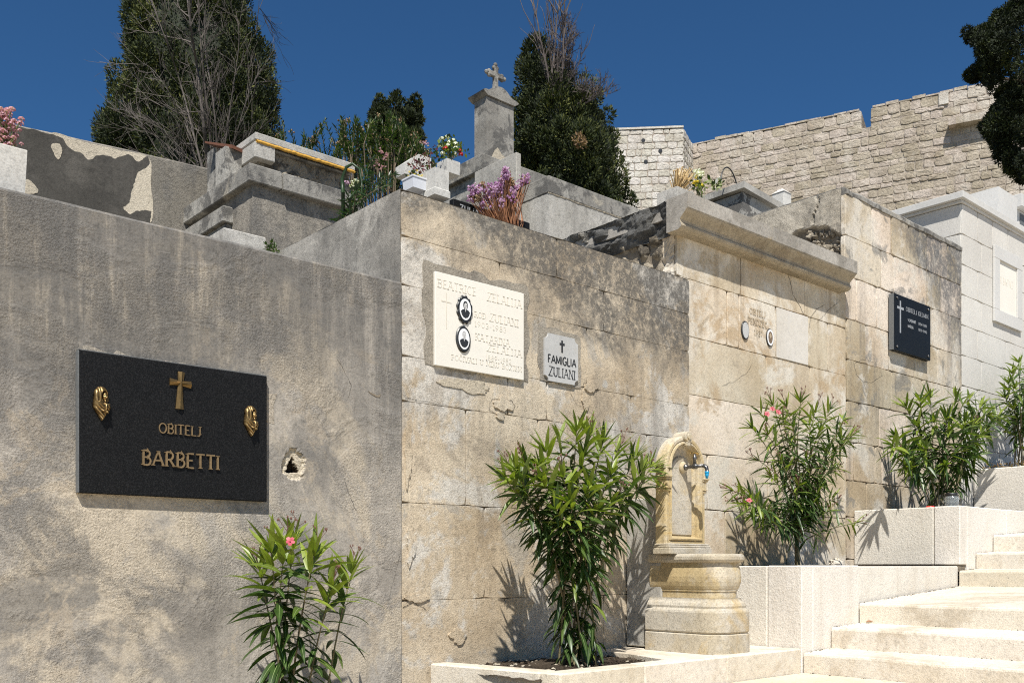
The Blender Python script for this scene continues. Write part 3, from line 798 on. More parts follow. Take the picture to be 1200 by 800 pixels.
# --- lichened ashlar front of the tall vault
X4, X5, Z4 = XT1, 9.44, 3.11
vd = thing('burial_vault', 'tall lichened ashlar vault front with the polished black plaque and a broken corner', 'vault', ((X4+X5)/2, 5.0, -1.0))
def X_(u): return xa(u, YT) - X4
W4 = X5 - X4
rows = [(2.72, 3.06, [-.03, X_(1021), X_(1044), X_(1064), X_(1086), X_(1110), W4]), (2.39, 2.72, [-.035, X_(1032), X_(1047), X_(1086), X_(1102), W4]),
        (2.035, 2.39, [-.02, X_(1003), X_(1027), X_(1047), X_(1092), X_(1114), W4]), (1.70, 2.035, [.0, X_(1014), X_(1041), X_(1071), X_(1098), W4]),
        (1.36, 1.70, [.0, X_(1044), X_(1080), W4]), (1.02, 1.36, [0, X_(1006), X_(1030), X_(1062), X_(1100), W4]), (.70, 1.02, [0, X_(1000), X_(1025), X_(1033), X_(1075), W4]),
        (.40, .70, [0, X_(1015), X_(1050), X_(1090), W4]), (.05, .40, [0, X_(1020), X_(1060), W4]), (-.35, .05, [0, .7, 1.4, W4])]
mb = MB()
blocks(mb, (X4, YT-.004, 0), (1,0,0), (0,-1,0), rows, gap=.0045, gv=2.2, depth=.035, jit=.0026, ch=.003, prot=.003, seed=15, seg=.05)
mb.build('front_facing', M['ashlar_old'], vd)
mb = MB(); mb.box(X4+.03, X5-.004, YT+.006, 6.0, -1.75, 3.075); mb.build('core', M['joint'], vd)
# rough cap of mortar along the top
mb = MB()
n = 70; v = []; f = []
for i in range(n+1):
    x = X4-.012 + (W4+.012)*i/n
    e = mnoise.noise(Vector((x*6, 1, 1)))*.012 + mnoise.noise(Vector((x*22, 4, 1)))*.006
    e2 = mnoise.noise(Vector((x*7, 5, 1)))*.012
    v += [(x, YT+.02, 3.055), (x, YT-.012+e, 3.058+e2), (x, YT-.014+e, 3.09+e2), (x, YT+.01+e, 3.115+e2), (x, YT+.10, 3.125), (x, 6.0, 3.13)]
for i in range(n):
    for j in range(5): f.append((i*6+j, (i+1)*6+j, (i+1)*6+j+1, i*6+j+1))
f.append((5,4,3,2,1,0)); f.append(tuple(n*6+j for j in range(6)))
mb.add(v, f); mb.build('mortar_cap', M['grey_stone'], vd)
# the left flank with its crack and the hollow full of rubble
HY, HZ4 = ya(958, X4), at(958, 288, X=X4).z
def fl(u, v):
    y = 6.0-u*(6.0-YT-.035); z = 1.95+v*1.165
    k = fbm((y*5, z*5, 2), 5)
    r = math.hypot((y-HY)/.25, (z-HZ4-(y-HY)*.28)/.15)
    cr = abs((y-(YT+.27+.03*math.sin(z*20)+.05*(z-3.0)))) 
    crack = -.03*max(0, 1-cr/.012) if z > 2.88 else 0
    return -.085*max(0, min(1, (1.06+.3*k-r)*4)) + .012*k + crack
mb = MB(); grid_patch(mb, (X4-.02, 6.0, 1.95), (0, -(6.0-YT-.035), 0), (0,0,1.165), (-1,0,0), 120, 84, fl)
mb.build('rendered_side', M['flank'], vd)
mb = MB(); rs = random.Random(22)
for i in range(95):
    a = rs.uniform(0, 6.28); q = math.sqrt(rs.random())
    y = HY+.23*q*math.cos(a); z = HZ4+.13*q*math.sin(a)+(y-HY)*.28
    s_ = rs.uniform(.014, .036)
    mb.ball((X4+.045-rs.uniform(0, .035), y, z), (s_, s_*rs.uniform(.7, 1.4), s_*rs.uniform(.5, 1.)), tint=rs.random(), nu=6, nv=4, jit=.3)
mb.build('rubble_core', M['rubble'], vd)

draw_crack([(1000,424),(1004,440),(1012,448),(1022,448),(1034,440)], YT-.005, .007, parent=vd, seed=21.)
draw_crack([(1002,426),(1010,421),(1024,424),(1030,430)], YT-.005, .004, parent=vd, seed=22.)
# --- white ashlar vault
X6 = X5+.008; Z5 = 3.60
ve = thing('burial_vault', 'newly built white ashlar vault with moulded cornice at right edge', 'vault', (11.5, 5.5, -.8))
zz = [3.53-.296*i for i in range(16)]
rows = []
r_ = random.Random(31)
for i in range(15):
    ss = [0, .36+.09*(i % 2)]; 
    while ss[-1] < 5: ss.append(ss[-1]+r_.uniform(.35, .75))
    rows.append((zz[i+1], zz[i], ss))
mb = MB(); blocks(mb, (X6, YT, 0), (1,0,0), (0,-1,0), rows, gap=.003, gv=1.5, depth=.03, jit=.0005, ch=.0025, prot=.001, seed=33, seg=.1)
rows2 = [(zz[i+1], zz[i], [0, .5+.4*(i % 2), 1.4, 2.4, 3.2]) for i in range(15)]
blocks(mb, (X6, YT+3.2+.001, 0), (0,-1,0), (-1,0,0), [(a, b, [x*.999 for x in s_]) for a, b, s_ in rows2], gap=.004, depth=.02, jit=.0005, ch=.0035, prot=.001, seed=35, seg=.1)
mb.build('front_facing', M['white_ashlar'], ve)
mb = MB(); mb.box(X6+.012, 15, YT+.012, YT+3.2, -1.7, 3.53); mb.build('core', M['joint_pale'], ve)
mb = MB()
mb.box(X6-.03, 15, YT-.012, YT+3.2, 3.532, 3.558, .003)
mb.box(X6-.075, 15, YT-.045, YT+3.2, 3.559, 3.625, .004)
mb.build('cornice', M['white_stone'], ve)
# framed inscription panel let into the front
pa, pb = at(1165, 283, Y=YT-.02), at(1197.5, 366, Y=YT-.02)
px0, px1, pz0, pz1 = pa.x, pb.x, 2.50, 3.28
tb = thing('engraved_tablet', 'white stone panel with raised rim and faint grey letters on the white vault', 'plaque', (px0, YT, pz0))
mb = MB(); fw = .13
mb.box(px0, px1, YT-.028, YT-.002, pz0, pz0+fw, .003); mb.box(px0, px1, YT-.028, YT-.002, pz1-fw, pz1, .003)
mb.box(px0, px0+fw, YT-.0275, YT-.002, pz0+fw, pz1-fw, .003); mb.box(px1-fw, px1, YT-.0275, YT-.002, pz0+fw, pz1-fw, .003)
mb.build('rim', M['white_stone'], tb)
mb = MB(); mb.box(px0+fw, px1-fw, YT-.010, YT-.002, pz0+fw, pz1-fw); mb.build('field', M['marble'], tb)
INSC = (px0, px1, pz0, pz1, tb)
# white stele standing on the vault
sa = at(1168, 217, Y=YT+.25)
mb = MB()
sx0, sx1 = at(1170, 220, Y=YT+.25).x, at(1192, 220, Y=YT+.25).x
sy0, sy1 = YT+.25, YT+.25+.42
zt = sa.z
mb.ext([(0,3.62),(sy1-sy0+.14,3.62),(sy1-sy0-.05,zt),(0,zt)], (sx0, sy0, 0), (0,1,0), (0,0,1), (1,0,0), sx1-sx0)
tag(mb.build('stele', M['white_stone']), 'white tapering stone block standing on the white vault', 'stele')
g = at(1192, 240, Y=YT+.9)
mb = MB(); mb.box(g.x+.03, g.x+1.3, YT+.9, YT+1.6, 3.62, g.z-.05, .005); mb.build  # the body of the headstone
gx = thing('white_headstone', 'white slab headstone with dark band beside the tapering block', 'headstone', (g.x+.5, YT+1.2, 3.62))
mb.build('body', M['white_stone'], gx)
mb = MB(); mb.box(g.x-.05, g.x+1.4, YT+.82, YT+1.7, g.z-.047, g.z+.12, .006); mb.build('cap', M['white_stone'], gx)
mb = MB(); mb.box(g.x+.08, g.x+1.2, YT+.892, YT+.8985, g.z-.3, g.z-.09); mb.build('dark_panel', M['granite_edge'], gx)
# ------------------------------------------------------------------ planters
def rough_box(mb, x0, x1, y0, y1, z0, z1, seed=0, joints_x=(), joints_y=(), b=.007):
    """a low wall of hammered slabs: split at the joints, every slab with worn arrises"""
    xs_ = [x0] + list(joints_x) + [x1]; ys_ = [y0] + list(joints_y) + [y1]
    r = random.Random(seed)
    for a, c in zip(xs_[:-1], xs_[1:]):
        for d, e in zip(ys_[:-1], ys_[1:]):
            g = .0025
            mb.box(a+(g if a != x0 else 0), c-(g if c != x1 else 0), d+(g if d != y0 else 0), e-(g if e != y1 else 0), z0, z1+r.uniform(-.002,.002), b, tint=r.random())
T = .12
def soil_bits(mb, x0, x1, y0, y1, z, n, r, smin=.003, smax=.012):
    for _ in range(n):
        s_ = r.uniform(smin, smax)
        mb.ball((r.uniform(x0, x1), r.uniform(y0, y1), z+s_*.3), (s_, s_*r.uniform(.6, 1.3), s_*.6), tint=r.random(), nu=5, nv=3, jit=.3)
rs = random.Random(41)

# lowest planter (below the picture), holds the first oleander
pl0 = thing('planter', 'lowest stone planter in front of the grey stucco front', 'planter', (1.9, 3.6, -1.6))
mb = MB(); rough_box(mb, .7, 3.0, PF, PF+T, -1.7, -1.0, 1, (1.6,)); mb.box(.7, .82, PF+T+.002, YW-.002, -1.7, -1.0, .006); mb.build('rim', M['planter'], pl0)
mb = MB(); grid_patch(mb, (.822, PF+T-.01, -1.04), (2.2,0,0), (0,YW-PF-T,0), (0,0,1), 30, 12, lambda u, v: .02*fbm((u*9, v*5, 1), 3)); mb.build('soil', M['soil'], pl0)

# planter with the big oleander and the slab that carries the fountain
zp = -.507
pl1 = thing('planter', 'low stone planter with soil around the big oleander, fountain on its right end', 'planter', (4.0, 3.6, -.66))
mb = MB()
xl, xr = 3.124, 5.172
xw = 2.955
for (a, b_, sd) in ((xl, 3.72, .2), (3.725, 4.42, .7), (4.425, xr, .4)):
    poly = [(a, PF), (b_, PF), (b_, PF+.115), (a+(.0 if a != xl else -.025), PF+.115)]
    mb.prism(poly, -1.2, zp, .008, tint=sd)
mb.prism([(xl-.027, PF+.118), (xl+.10, PF+.118), (xw+.115, YZ-.01), (xw, YZ-.01)], -1.2, zp-.001, .008, tint=.5)
mb.build('rim', M['step'], pl1)
mb = MB(); mb.prism([(4.04, PF+.118), (xr, PF+.118), (xr, YT-.012), (4.16, YT-.08), (4.16, 3.7)], -1.2, zp-.002, .004, tint=.6); mb.build('slab', M['step'], pl1)
mb = MB(); grid_patch(mb, (3.02, PF+.10, zp-.035), (1.16,0,0), (0,YZ-PF-.105,0), (0,0,1), 60, 44, lambda u, v: .014*fbm((u*9, v*7, 1), 4)+.018*math.exp(-((u-.55)**2+(v-.6)**2)*14))
soil_bits(mb, 3.1, 4.15, PF+.13, YZ-.02, zp-.03, 900, rs)
for _ in range(60):     # pale chips and dry leaves on the soil
    x, y = rs.uniform(3.1, 4.1), rs.uniform(PF+.13, YZ-.06); s_ = rs.uniform(.006, .018)
    mb.ball((x, y, zp-.022), (s_, s_*rs.uniform(.4, 1), s_*.4), tint=rs.random(), nu=5, nv=3, jit=.3, m=1)
mb.build('soil', [M['soil'], M['bare_plaster']], pl1)

# middle planter: end wall, long front wall level with the eye
pl2 = thing('planter', 'pale stone planter right of the fountain, holding the leaning flowering oleander', 'planter', (6.2, 3.6, -.5))
mb = MB()
mb.box(5.18, 5.30, PF+.246, YT-.01, -1.0, -.004, .006, tint=.3)
mb.box(5.18, 5.302, PF, PF+.242, -1.0, -.001, .006, tint=.8)
mb.box(5.306, 5.868, PF, PF+T, -1.0, .0, .006, tint=.7)
mb.box(5.872, 7.372, PF+.012, PF+T, -1.0, -.006, .006, tint=.35)
mb.build('rim', M['planter'], pl2)
mb = MB(); grid_patch(mb, (5.29, PF+.1, -.045), (2.1,0,0), (0,YT-PF-.1,0), (0,0,1), 40, 20, lambda u, v: .02*fbm((u*9, v*5, 4), 4)); soil_bits(mb, 5.3, 7.3, PF+.13, YT-.02, -.04, 300, rs); mb.build('soil', M['soil'], pl2)

# upper planter
zq = .457
pl3 = thing('planter', 'tall pale planter box at the head of the landing with two joints', 'planter', (8.5, 3.6, -.05))
mb = MB()
mb.box(7.378, 7.50, PF+.205, YT-.01, .004, zq-.003, .006, tint=.25)
mb.box(7.378, 7.502, PF, PF+.20, .004, zq, .006, tint=.8)
mb.box(7.506, 8.25, PF, PF+T, -.3, zq, .006, tint=.75)
mb.box(8.254, 9.68, PF, PF+T, -.3, zq+.002, .006, tint=.55)
mb.build('rim', M['planter'], pl3)
mb = MB(); mb.box(7.385, 7.49, PF+.01, YT-.03, -.05, .003); mb.build('bed_joint', M['joint'], pl3)
mb = MB(); grid_patch(mb, (7.49, PF+.1, zq-.05), (2.2,0,0), (0,YT-PF-.1,0), (0,0,1), 40, 20, lambda u, v: .02*fbm((u*9, v*5, 8), 4)); soil_bits(mb, 7.5, 9.6, PF+.13, YT-.02, zq-.045, 200, rs); mb.build('soil', M['soil'], pl3)

# top planter at the edge of the picture
zr = .95
pl4 = thing('planter', 'topmost pale planter at the right edge, under the white vault', 'planter', (11.2, 3.6, .2))
mb = MB()
mb.box(9.70, 9.83, PF, YT-.008, .2, zr, .007, tint=.5); mb.box(9.834, 12.4, PF, PF+T, -.1, zr, .006, tint=.6)
mb.build('rim', M['planter'], pl4)
mb = MB(); grid_patch(mb, (9.8, PF+.1, zr-.03), (2.6,0,0), (0,YT-PF-.1,0), (0,0,1), 40, 20, lambda u, v: .035*fbm((u*9, v*5, 8), 4)); soil_bits(mb, 9.84, 11.3, PF+.13, YT-.02, zr-.02, 300, rs, .01, .03); mb.build('soil', M['soil'], pl4)

# loose stone lying on the middle planter, dry leaf on a step, jar and red lid in the upper planter
c = at(981, 656, Y=PF+.5)
mb = MB(); mb.ball((c.x, c.y, .012), (.085, .05, .04), nu=9, nv=6, jit=.16, tint=.6)
tag(mb.build('loose_stone', M['step']), 'irregular loose stone lying beside the foot of the upper planter', 'stone')
c = at(1019, 724, Y=PF-.06)
mb = MB(); grid_patch(mb, (c.x-.03, PF-.11, -.384), (.075,.03,0), (-.015,.05,0), (0,0,1), 8, 5, lambda u, v: .004+.030*abs(u-.5)+.018*math.sin(v*3)*math.sin(u*5)+.004*math.sin(u*17), tint=.4)
tag(mb.build('dry_leaf', M['rust']), 'curled brown dry leaf lying on the middle step', 'leaf')
c = at(1115, 588, Y=PF+.28)
jar = thing('glass_jar', 'empty clear glass jar standing behind the upper planter corner', 'jar', (c.x, c.y, zq-.035))
mb = MB(); mb.lathe([(.052,0),(.056,.01),(.056,.12),(.05,.135),(.044,.14),(.044,.16),(.041,.16),(.041,.14),(.047,.132),(.053,.118),(.053,.012),(.0,.008)], (c.x, c.y, zq-.035), n=20); mb.build('body', M['glass'], jar, smooth=True)
mb = MB(); mb.lathe([(.046,.145),(.047,.147),(.047,.165),(.044,.168),(.0,.168)], (c.x, c.y, zq-.035), n=20); mb.build('lid', M['iron'], jar, smooth=True)
c = at(1090, 587, Y=PF+.30)
mb = MB(); mb.lathe([(.03,0),(.033,.004),(.033,.045),(.026,.05),(.0,.052)], (c.x, c.y, zq-.035), n=16)
tag(mb.build('grave_candle', M['red'], smooth=True), 'small red grave candle at the foot of the dense oleander', 'candle')

# ------------------------------------------------------------------ fountain
FX = 4.62
fo = thing('wall_fountain', 'ochre stone wall fountain with arched back and stepped base', 'fountain', (FX, 3.55, zp))
def plan(o, z, x0=4.425, x1=4.815, yf=3.262, yb=3.80, rad=.13, sag=.0):
    """rounded plan ring, moved in by o"""
    x0 += o; x1 -= o; yf += o; r = max(rad-o*.5, .03); pts = []
    def arc(cx, cy, a0, a1, n=12):
        for i in range(n): 
            t = R(a0+(a1-a0)*i/(n-1)); pts.append(Vector((cx+r*math.cos(t), cy+r*math.sin(t), z)))
    n_ = 6
    for i in range(n_): pts.append(Vector((x1, yb-(yb-yf-r)*i/n_, z)))
    arc(x1-r, yf+r, 0, -90)
    arc(x0+r, yf+r, -90, -180)
    for i in range(n_): pts.append(Vector((x0, yf+r+(yb-yf-r)*(i+1)/n_, z)))
    out = []
    for p in pts:
        w = mnoise.noise(p*9)*.0022 + mnoise.noise(p*30)*.0008
        out.append(p+Vector((w, w, 0)))
    return list(reversed(out))
def tier(name, prof, mat, **kw):
    mb = MB(); mb.loft([plan(o, z, **kw) for o, z in prof], cap0=True, cap1=True)
    return mb.build(name, mat, fo, smooth=False)
zb = zp-.001
tier('plinth', [(.0,zb),(.0,-.402),(.006,-.398),(.010,-.394)], M['fountain_base'])
tier('pedestal', [(.010,-.3935),(.004,-.388),(.001,-.383),(.001,-.272),(.005,-.262),(.014,-.254),(.018,-.248),(.017,-.236),(.024,-.220),(.036,-.207),(.040,-.198),(.040,-.192)], M['fountain_base'])
mb = MB()
tier('bowl', [(.062,-.191),(.062,-.155),(.056,-.150),(.057,-.143),(.052,-.136),(.046,-.120),(.041,-.095),(.040,-.065),(.044,-.035),(.052,.015)], M['fountain'])
tier('bowl_rim', [(.052,.0155),(.034,.020),(.028,.026),(.024,.034),(.024,.052),(.028,.060),(.036,.066),(.07,.068),(.09,.064),(.10,.03),(.12,-.01)], M['fountain_base'])
# arched back
FB = 4.592
def arch(hw, zb_, zs, y, n=24, top=None):
    FX = FB
    pts = [Vector((FX-hw, y, zb_)), Vector((FX-hw, y, (zb_+zs)/2))]
    for i in range(n+1):
        t = math.pi - math.pi*i/n
        pts.append(Vector((FX+hw*math.cos(t), y, zs+hw*1.02*math.sin(t))))
    pts += [Vector((FX+hw, y, (zb_+zs)/2)), Vector((FX+hw, y, zb_))]
    return pts
zs = .586
# (half width, foot, y): back edge, outer front arris, roll mouldings, recess
rings = [(.188,.128,3.700),(.188,.128,3.634),(.184,.128,3.624),(.179,.131,3.620),(.164,.142,3.620),(.161,.146,3.627),(.157,.149,3.627),(.154,.152,3.614),(.145,.160,3.612),(.141,.164,3.622),(.137,.167,3.634),(.131,.171,3.636),(.128,.174,3.656),(.120,.180,3.668)]
mb = MB(); mb.loft([arch(h, z, zs, y) for h, z, y in rings], cap0=True, cap1=True)
mb.f = [tuple(reversed(q)) for q in mb.f]
mb.build('arched_back', M['fountain'], fo)
# inner raised panel of the niche, greyer from the running water
mb = MB(); mb.loft([arch(.100, .182, zs-.03, 3.672), arch(.100, .182, zs-.03, 3.659), arch(.095, .187, zs-.03, 3.655)], cap0=True, cap1=True); mb.f = [tuple(reversed(q)) for q in mb.f]
mb.build('niche_panel', M['fountain_base'], fo)
# capitals, foot moulding and keystone
for sx in (-1, 1):
    mb = MB()
    for (o, z0, z1) in ((.004,.440,.456),(.010,.456,.467),(.004,.467,.510),(.011,.510,.521),(.017,.521,.536)):
        a, b_ = (FB-.188-o, FB-.152) if sx < 0 else (FB+.152, FB+.188+o)
        mb.box(a, b_, 3.620-o-.003, 3.699, z0+.0005, z1, .003)
    mb.build('capital', M['fountain'], fo)
mb = MB()
for (o, z0, z1) in ((.020,.0665,.105),(.014,.1055,.118),(.006,.1185,.130)):
    mb.box(FB-.190-o*.7, FB+.190+o*.7, 3.602-o, 3.71, z0, z1, .004)
mb.build('back_foot', M['fountain_base'], fo)
mb = MB()
zk = zs+.184
mb.lathe([(.0,0),(.03,.0),(.034,.003),(.034,.095),(.03,.098),(.0,.098)], (FB, 3.598, zk+.002), axis=(0,1,0), n=18)
mb.lathe([(.0,0),(.016,0),(.018,.003),(.018,.02)], (FB, 3.592, zk+.002), axis=(0,1,0), n=14)
mb.box(FB-.02, FB+.02, 3.600, 3.63, zk-.055, zk-.015, .006)
mb.build('keystone', M['fountain'], fo, smooth=False)
# tap
zt_ = .592
tap = thing('tap', None, None, (0,0,0)); tap.parent = fo; tap.location = (FX-root_loc(fo).x, 3.655-root_loc(fo).y, zt_-root_loc(fo).z)
def T_(x, y, z): return (FB+.008+x, 3.655+y, zt_+z)
mb = MB(); mb.lathe([(.0,.0),(.033,.0),(.036,.006),(.030,.014),(.022,.02),(.018,.022),(.0,.022)], T_(0,0,0), axis=(0,-1,0), n=20, ); mb.build('flange', M['fountain'], tap, smooth=True)
mb = MB()
mb.lathe([(.012,.018),(.019,.02),(.020,.03),(.014,.036),(.0105,.04),(.0105,.075),(.016,.08),(.017,.105),(.013,.11),(.010,.115),(.010,.15)], T_(0,0,0), axis=(0,-1,0), n=14)
mb.lathe([(.009,0),(.009,.03),(.012,.032),(.012,.05),(.006,.055),(.006,.07)], T_(0,-.092,.008), n=12)
mb.tube([T_(0,-.148,0), T_(0,-.165,-.003), T_(0,-.178,-.012), T_(0,-.182,-.028), T_(0,-.182,-.04)], [.011,.012,.012,.011,.012], n=12)
mb.build('spout', M['steel'], tap, smooth=True)
mb = MB(); mb.tube([T_(-.036,-.092,.078), T_(-.018,-.092,.084), T_(.018,-.092,.084), T_(.036,-.092,.078)], [.006,.008,.008,.006], n=8); mb.build('handle', M['brass'], tap, smooth=True)
mb = MB(); mb.lathe([(.011,0),(.0135,-.002),(.0135,-.012),(.0115,-.014),(.0115,-.020),(.013,-.022),(.010,-.027),(.0075,-.042),(.0,-.042)], T_(0,-.182,-.036), n=14); mb.build('hose_connector', M['blue_plastic'], tap, smooth=True)

# stone pier that backs the fountain
mb = MB(); mb.prism([(4.475, 3.716), (4.80, 3.716), (4.80, YT-.035), (4.475, YZ-.012)], -.5, .41, .007)
tag(mb.build('stone_pier', M['pale_grey']), 'plain grey white stone pier backing the fountain against the wall', 'pier')

# ------------------------------------------------------------------ lettering
def _arc(cx, cy, rx, ry, a0, a1, n=8):
    return [(cx+rx*math.cos(R(a0+(a1-a0)*i/n)), cy+ry*math.sin(R(a0+(a1-a0)*i/n))) for i in range(n+1)]
# glyph: (width, [(kind, points)]); kind k = thick, t = thin
G = {
 'A': (.78, [('t', [(0,0),(.39,1)]), ('k', [(.39,1),(.78,0)]), ('b', [(.14,.36),(.64,.36)])]),
 'B': (.62, [('k', [(.08,0),(.08,1)]), ('b', [(.08,1),(.34,1)]+_arc(.34,.765,.2,.235,90,-90)+[(.08,.53)]), ('b', [(.08,.53),(.36,.53)]+_arc(.36,.265,.24,.265,90,-90)+[(.08,0)])]),
 'C': (.70, [('b', _arc(.38,.5,.36,.5,50,310,14))]), 'Č': (.70, [('b', _arc(.38,.5,.36,.5,50,310,14)), ('b', [(.25,1.28),(.38,1.12),(.51,1.28)])]),
 'D': (.72, [('k', [(.08,0),(.08,1)]), ('b', [(.08,1),(.28,1)]+_arc(.28,.5,.42,.5,90,-90,12)+[(.08,0)])]),
 'Đ': (.72, [('k', [(.08,0),(.08,1)]), ('b', [(.08,1),(.28,1)]+_arc(.28,.5,.42,.5,90,-90,12)+[(.08,0)]), ('b', [(-.05,.5),(.3,.5)])]),
 'E': (.58, [('k', [(.08,0),(.08,1)]), ('b', [(.08,1),(.54,1)]), ('b', [(.08,.52),(.44,.52)]), ('b', [(.08,0),(.56,0)])]),
 'F': (.55, [('k', [(.08,0),(.08,1)]), ('b', [(.08,1),(.54,1)]), ('b', [(.08,.52),(.44,.52)])]),
 'G': (.74, [('b', _arc(.38,.5,.36,.5,50,330,14)+[(.7,.44),(.45,.44)])]),
 'H': (.74, [('k', [(.08,0),(.08,1)]), ('k', [(.66,0),(.66,1)]), ('b', [(.08,.52),(.66,.52)])]),
 'I': (.18, [('k', [(.09,0),(.09,1)])]),
 'J': (.40, [('k', [(.30,1),(.30,.25)]+_arc(.12,.25,.18,.25,0,-120,6))]),
 'K': (.68, [('k', [(.08,0),(.08,1)]), ('t', [(.64,1),(.09,.42)]), ('k', [(.24,.58),(.68,0)])]),
 'L': (.54, [('k', [(.08,0),(.08,1)]), ('b', [(.08,0),(.54,0)])]),
 'M': (.90, [('t', [(.06,0),(.08,1)]), ('k', [(.08,1),(.45,.1)]), ('t', [(.45,.1),(.82,1)]), ('k', [(.82,1),(.84,0)])]),
 'N': (.76, [('t', [(.08,0),(.08,1)]), ('k', [(.08,1),(.68,0)]), ('t', [(.68,0),(.68,1)])]),
 'O': (.80, [('b', _arc(.40,.5,.37,.5,0,360,20))]),
 'P': (.60, [('k', [(.08,0),(.08,1)]), ('b', [(.08,1),(.34,1)]+_arc(.34,.73,.23,.27,90,-90)+[(.08,.46)])]),
 'R': (.68, [('k', [(.08,0),(.08,1)]), ('b', [(.08,1),(.34,1)]+_arc(.34,.74,.22,.26,90,-90)+[(.08,.48)]), ('k', [(.32,.48),(.66,0)])]),
 'S': (.56, [('b', _arc(.28,.75,.22,.25,40,250,9)+_arc(.28,.25,.24,.27,80,-140,9))]),
 'T': (.66, [('b', [(.0,1),(.66,1)]), ('k', [(.33,0),(.33,1)])]),
 'U': (.74, [('k', [(.08,1),(.08,.32)]+_arc(.37,.32,.29,.32,180,360,10)+[(.66,1)])]),
 'V': (.76, [('k', [(0,1),(.38,0)]), ('t', [(.38,0),(.76,1)])]),
 'Z': (.66, [('b', [(.04,1),(.62,1)]), ('k', [(.62,1),(.02,0)]), ('b', [(.02,0),(.64,0)])]),
 'Ž': (.66, [('b', [(.04,1),(.62,1)]), ('k', [(.62,1),(.02,0)]), ('b', [(.02,0),(.64,0)]), ('b', [(.2,1.28),(.33,1.12),(.46,1.28)])]),
 '0': (.58, [('b', _arc(.29,.5,.26,.5,0,360,16))]), '1': (.34, [('k', [(.06,.8),(.2,1),(.2,0)])]),
 '2': (.56, [('b', _arc(.28,.73,.24,.27,160,-40,9)+[(.03,0),(.55,0)])]), '3': (.56, [('b', _arc(.27,.75,.22,.25,150,-90,9)), ('b', _arc(.27,.26,.25,.26,90,-150,9))]),
 '4': (.6, [('b', [(.45,0),(.45,1),(.02,.3),(.6,.3)])]), '5': (.56, [('b', [(.5,1),(.12,1),(.08,.55)]+_arc(.27,.32,.26,.32,120,-140,9))]),
 '6': (.58, [('b', [(.44,1),(.08,.45)]), ('b', _arc(.29,.3,.25,.3,0,360,14))]), '7': (.54, [('b', [(.02,1),(.52,1),(.18,0)])]),
 '8': (.58, [('b', _arc(.29,.76,.2,.24,0,360,12)), ('b', _arc(.29,.27,.25,.27,0,360,12))]), '9': (.58, [('b', _arc(.29,.7,.25,.3,0,360,14)), ('b', [(.53,.65),(.2,0)])]),
 '-': (.42, [('b', [(.04,.45),(.38,.45)])]), '.': (.2, [('b', [(.08,.02),(.12,.02)])]), ' ': (.42, []),
}
def stroke(mb, pts, w, W, d0, d1):
    """flat bar following pts (2-D), from depth d0 (wall) to d1 (front); W maps (x, y, d) to the world"""
    n = len(pts); closed = n > 3 and math.hypot(pts[0][0]-pts[-1][0], pts[0][1]-pts[-1][1]) < 1e-6
    P = [Vector(p) for p in pts]; L = []; Rr = []
    for i in range(n):
        a = P[i]-P[i-1] if i > 0 else (P[0]-P[-2] if closed else P[1]-P[0])
        b = P[i+1]-P[i] if i < n-1 else (P[1]-P[0] if closed else P[-1]-P[-2])
        a = a.normalized(); b = b.normalized()
        na, nb = Vector((-a.y, a.x)), Vector((-b.y, b.x)); m = na+nb
        m = m/max(m.dot(na), .35) if m.length > 1e-6 else na
        L.append(P[i]+m*w/2); Rr.append(P[i]-m*w/2)
    v = []
    for d in (d0, d1):
        v += [W(p.x, p.y, d) for p in L] + [W(p.x, p.y, d) for p in Rr]
    f = []
    for i in range(n-1):
        f += [(2*n+i, 2*n+i+1, 3*n+i+1, 3*n+i), (i, i+1, 2*n+i+1, 2*n+i), (n+i+1, n+i, 3*n+i, 3*n+i+1)]
    if not closed: f += [(0, 2*n, 3*n, n), (n-1, 2*n-1, 4*n-1, 3*n-1)]
    mb.add(v, f)
def text(mb, s, x, z, h, Y, thick=.14, thin=None, depth=.003, serif=True, track=.16, width=None, wk=1.0, sink=0.):
    """letters of height h on the plane Y facing -Y, left end at x, foot at z; width squeezes the line to fit"""
    tot = sum(G[c][0]*wk + track for c in s) - track
    kx = 1.0
    if width: kx = width/(tot*h)
    thin = thin or thick*.6
    cx = 0.; idx = 0
    for c in s:
        gw, strokes = G[c]
        for kind, pts in strokes:
            w = (thick if kind in 'kb' else thin)*h
            if kind == 'b' and serif: w = thick*.8*h
            q = [((cx+p[0]*wk)*h*kx, p[1]*h) for p in pts]
            dd = depth+.00012*(idx % 7); idx += 1
            Wf = lambda a, b, d: Vector((x+a, Y-d, z+b))
            stroke(mb, q, w*(kx if kx < 1 else 1), Wf, -.0005-sink, dd)
            if serif and kind in 'kt':
                for e in (pts[0], pts[-1]):
                    if e[1] in (0, 1):
                        yy = e[1]*h + (.028*h if e[1] == 0 else -.028*h); idx += 1
                        xx = (cx+e[0]*wk)*h*kx
                        stroke(mb, [(xx-.15*h*kx, yy), (xx+.15*h*kx, yy)], .055*h, Wf, -.0005-sink, depth+.00012*(idx % 7)+.0009)
        cx += gw*wk + track
    return tot*h*kx

def cross_bars(mb, x, z0, z1, arm, zc, w, Y, depth=.003, w2=None):
    Wf = lambda a, b, d: Vector((a, Y-d, b))
    stroke(mb, [(x, z0), (x, z1)], w, Wf, -.0005, depth); stroke(mb, [(x-arm, zc), (x+arm, zc)], w2 or w, Wf, -.0005, depth+.0004)

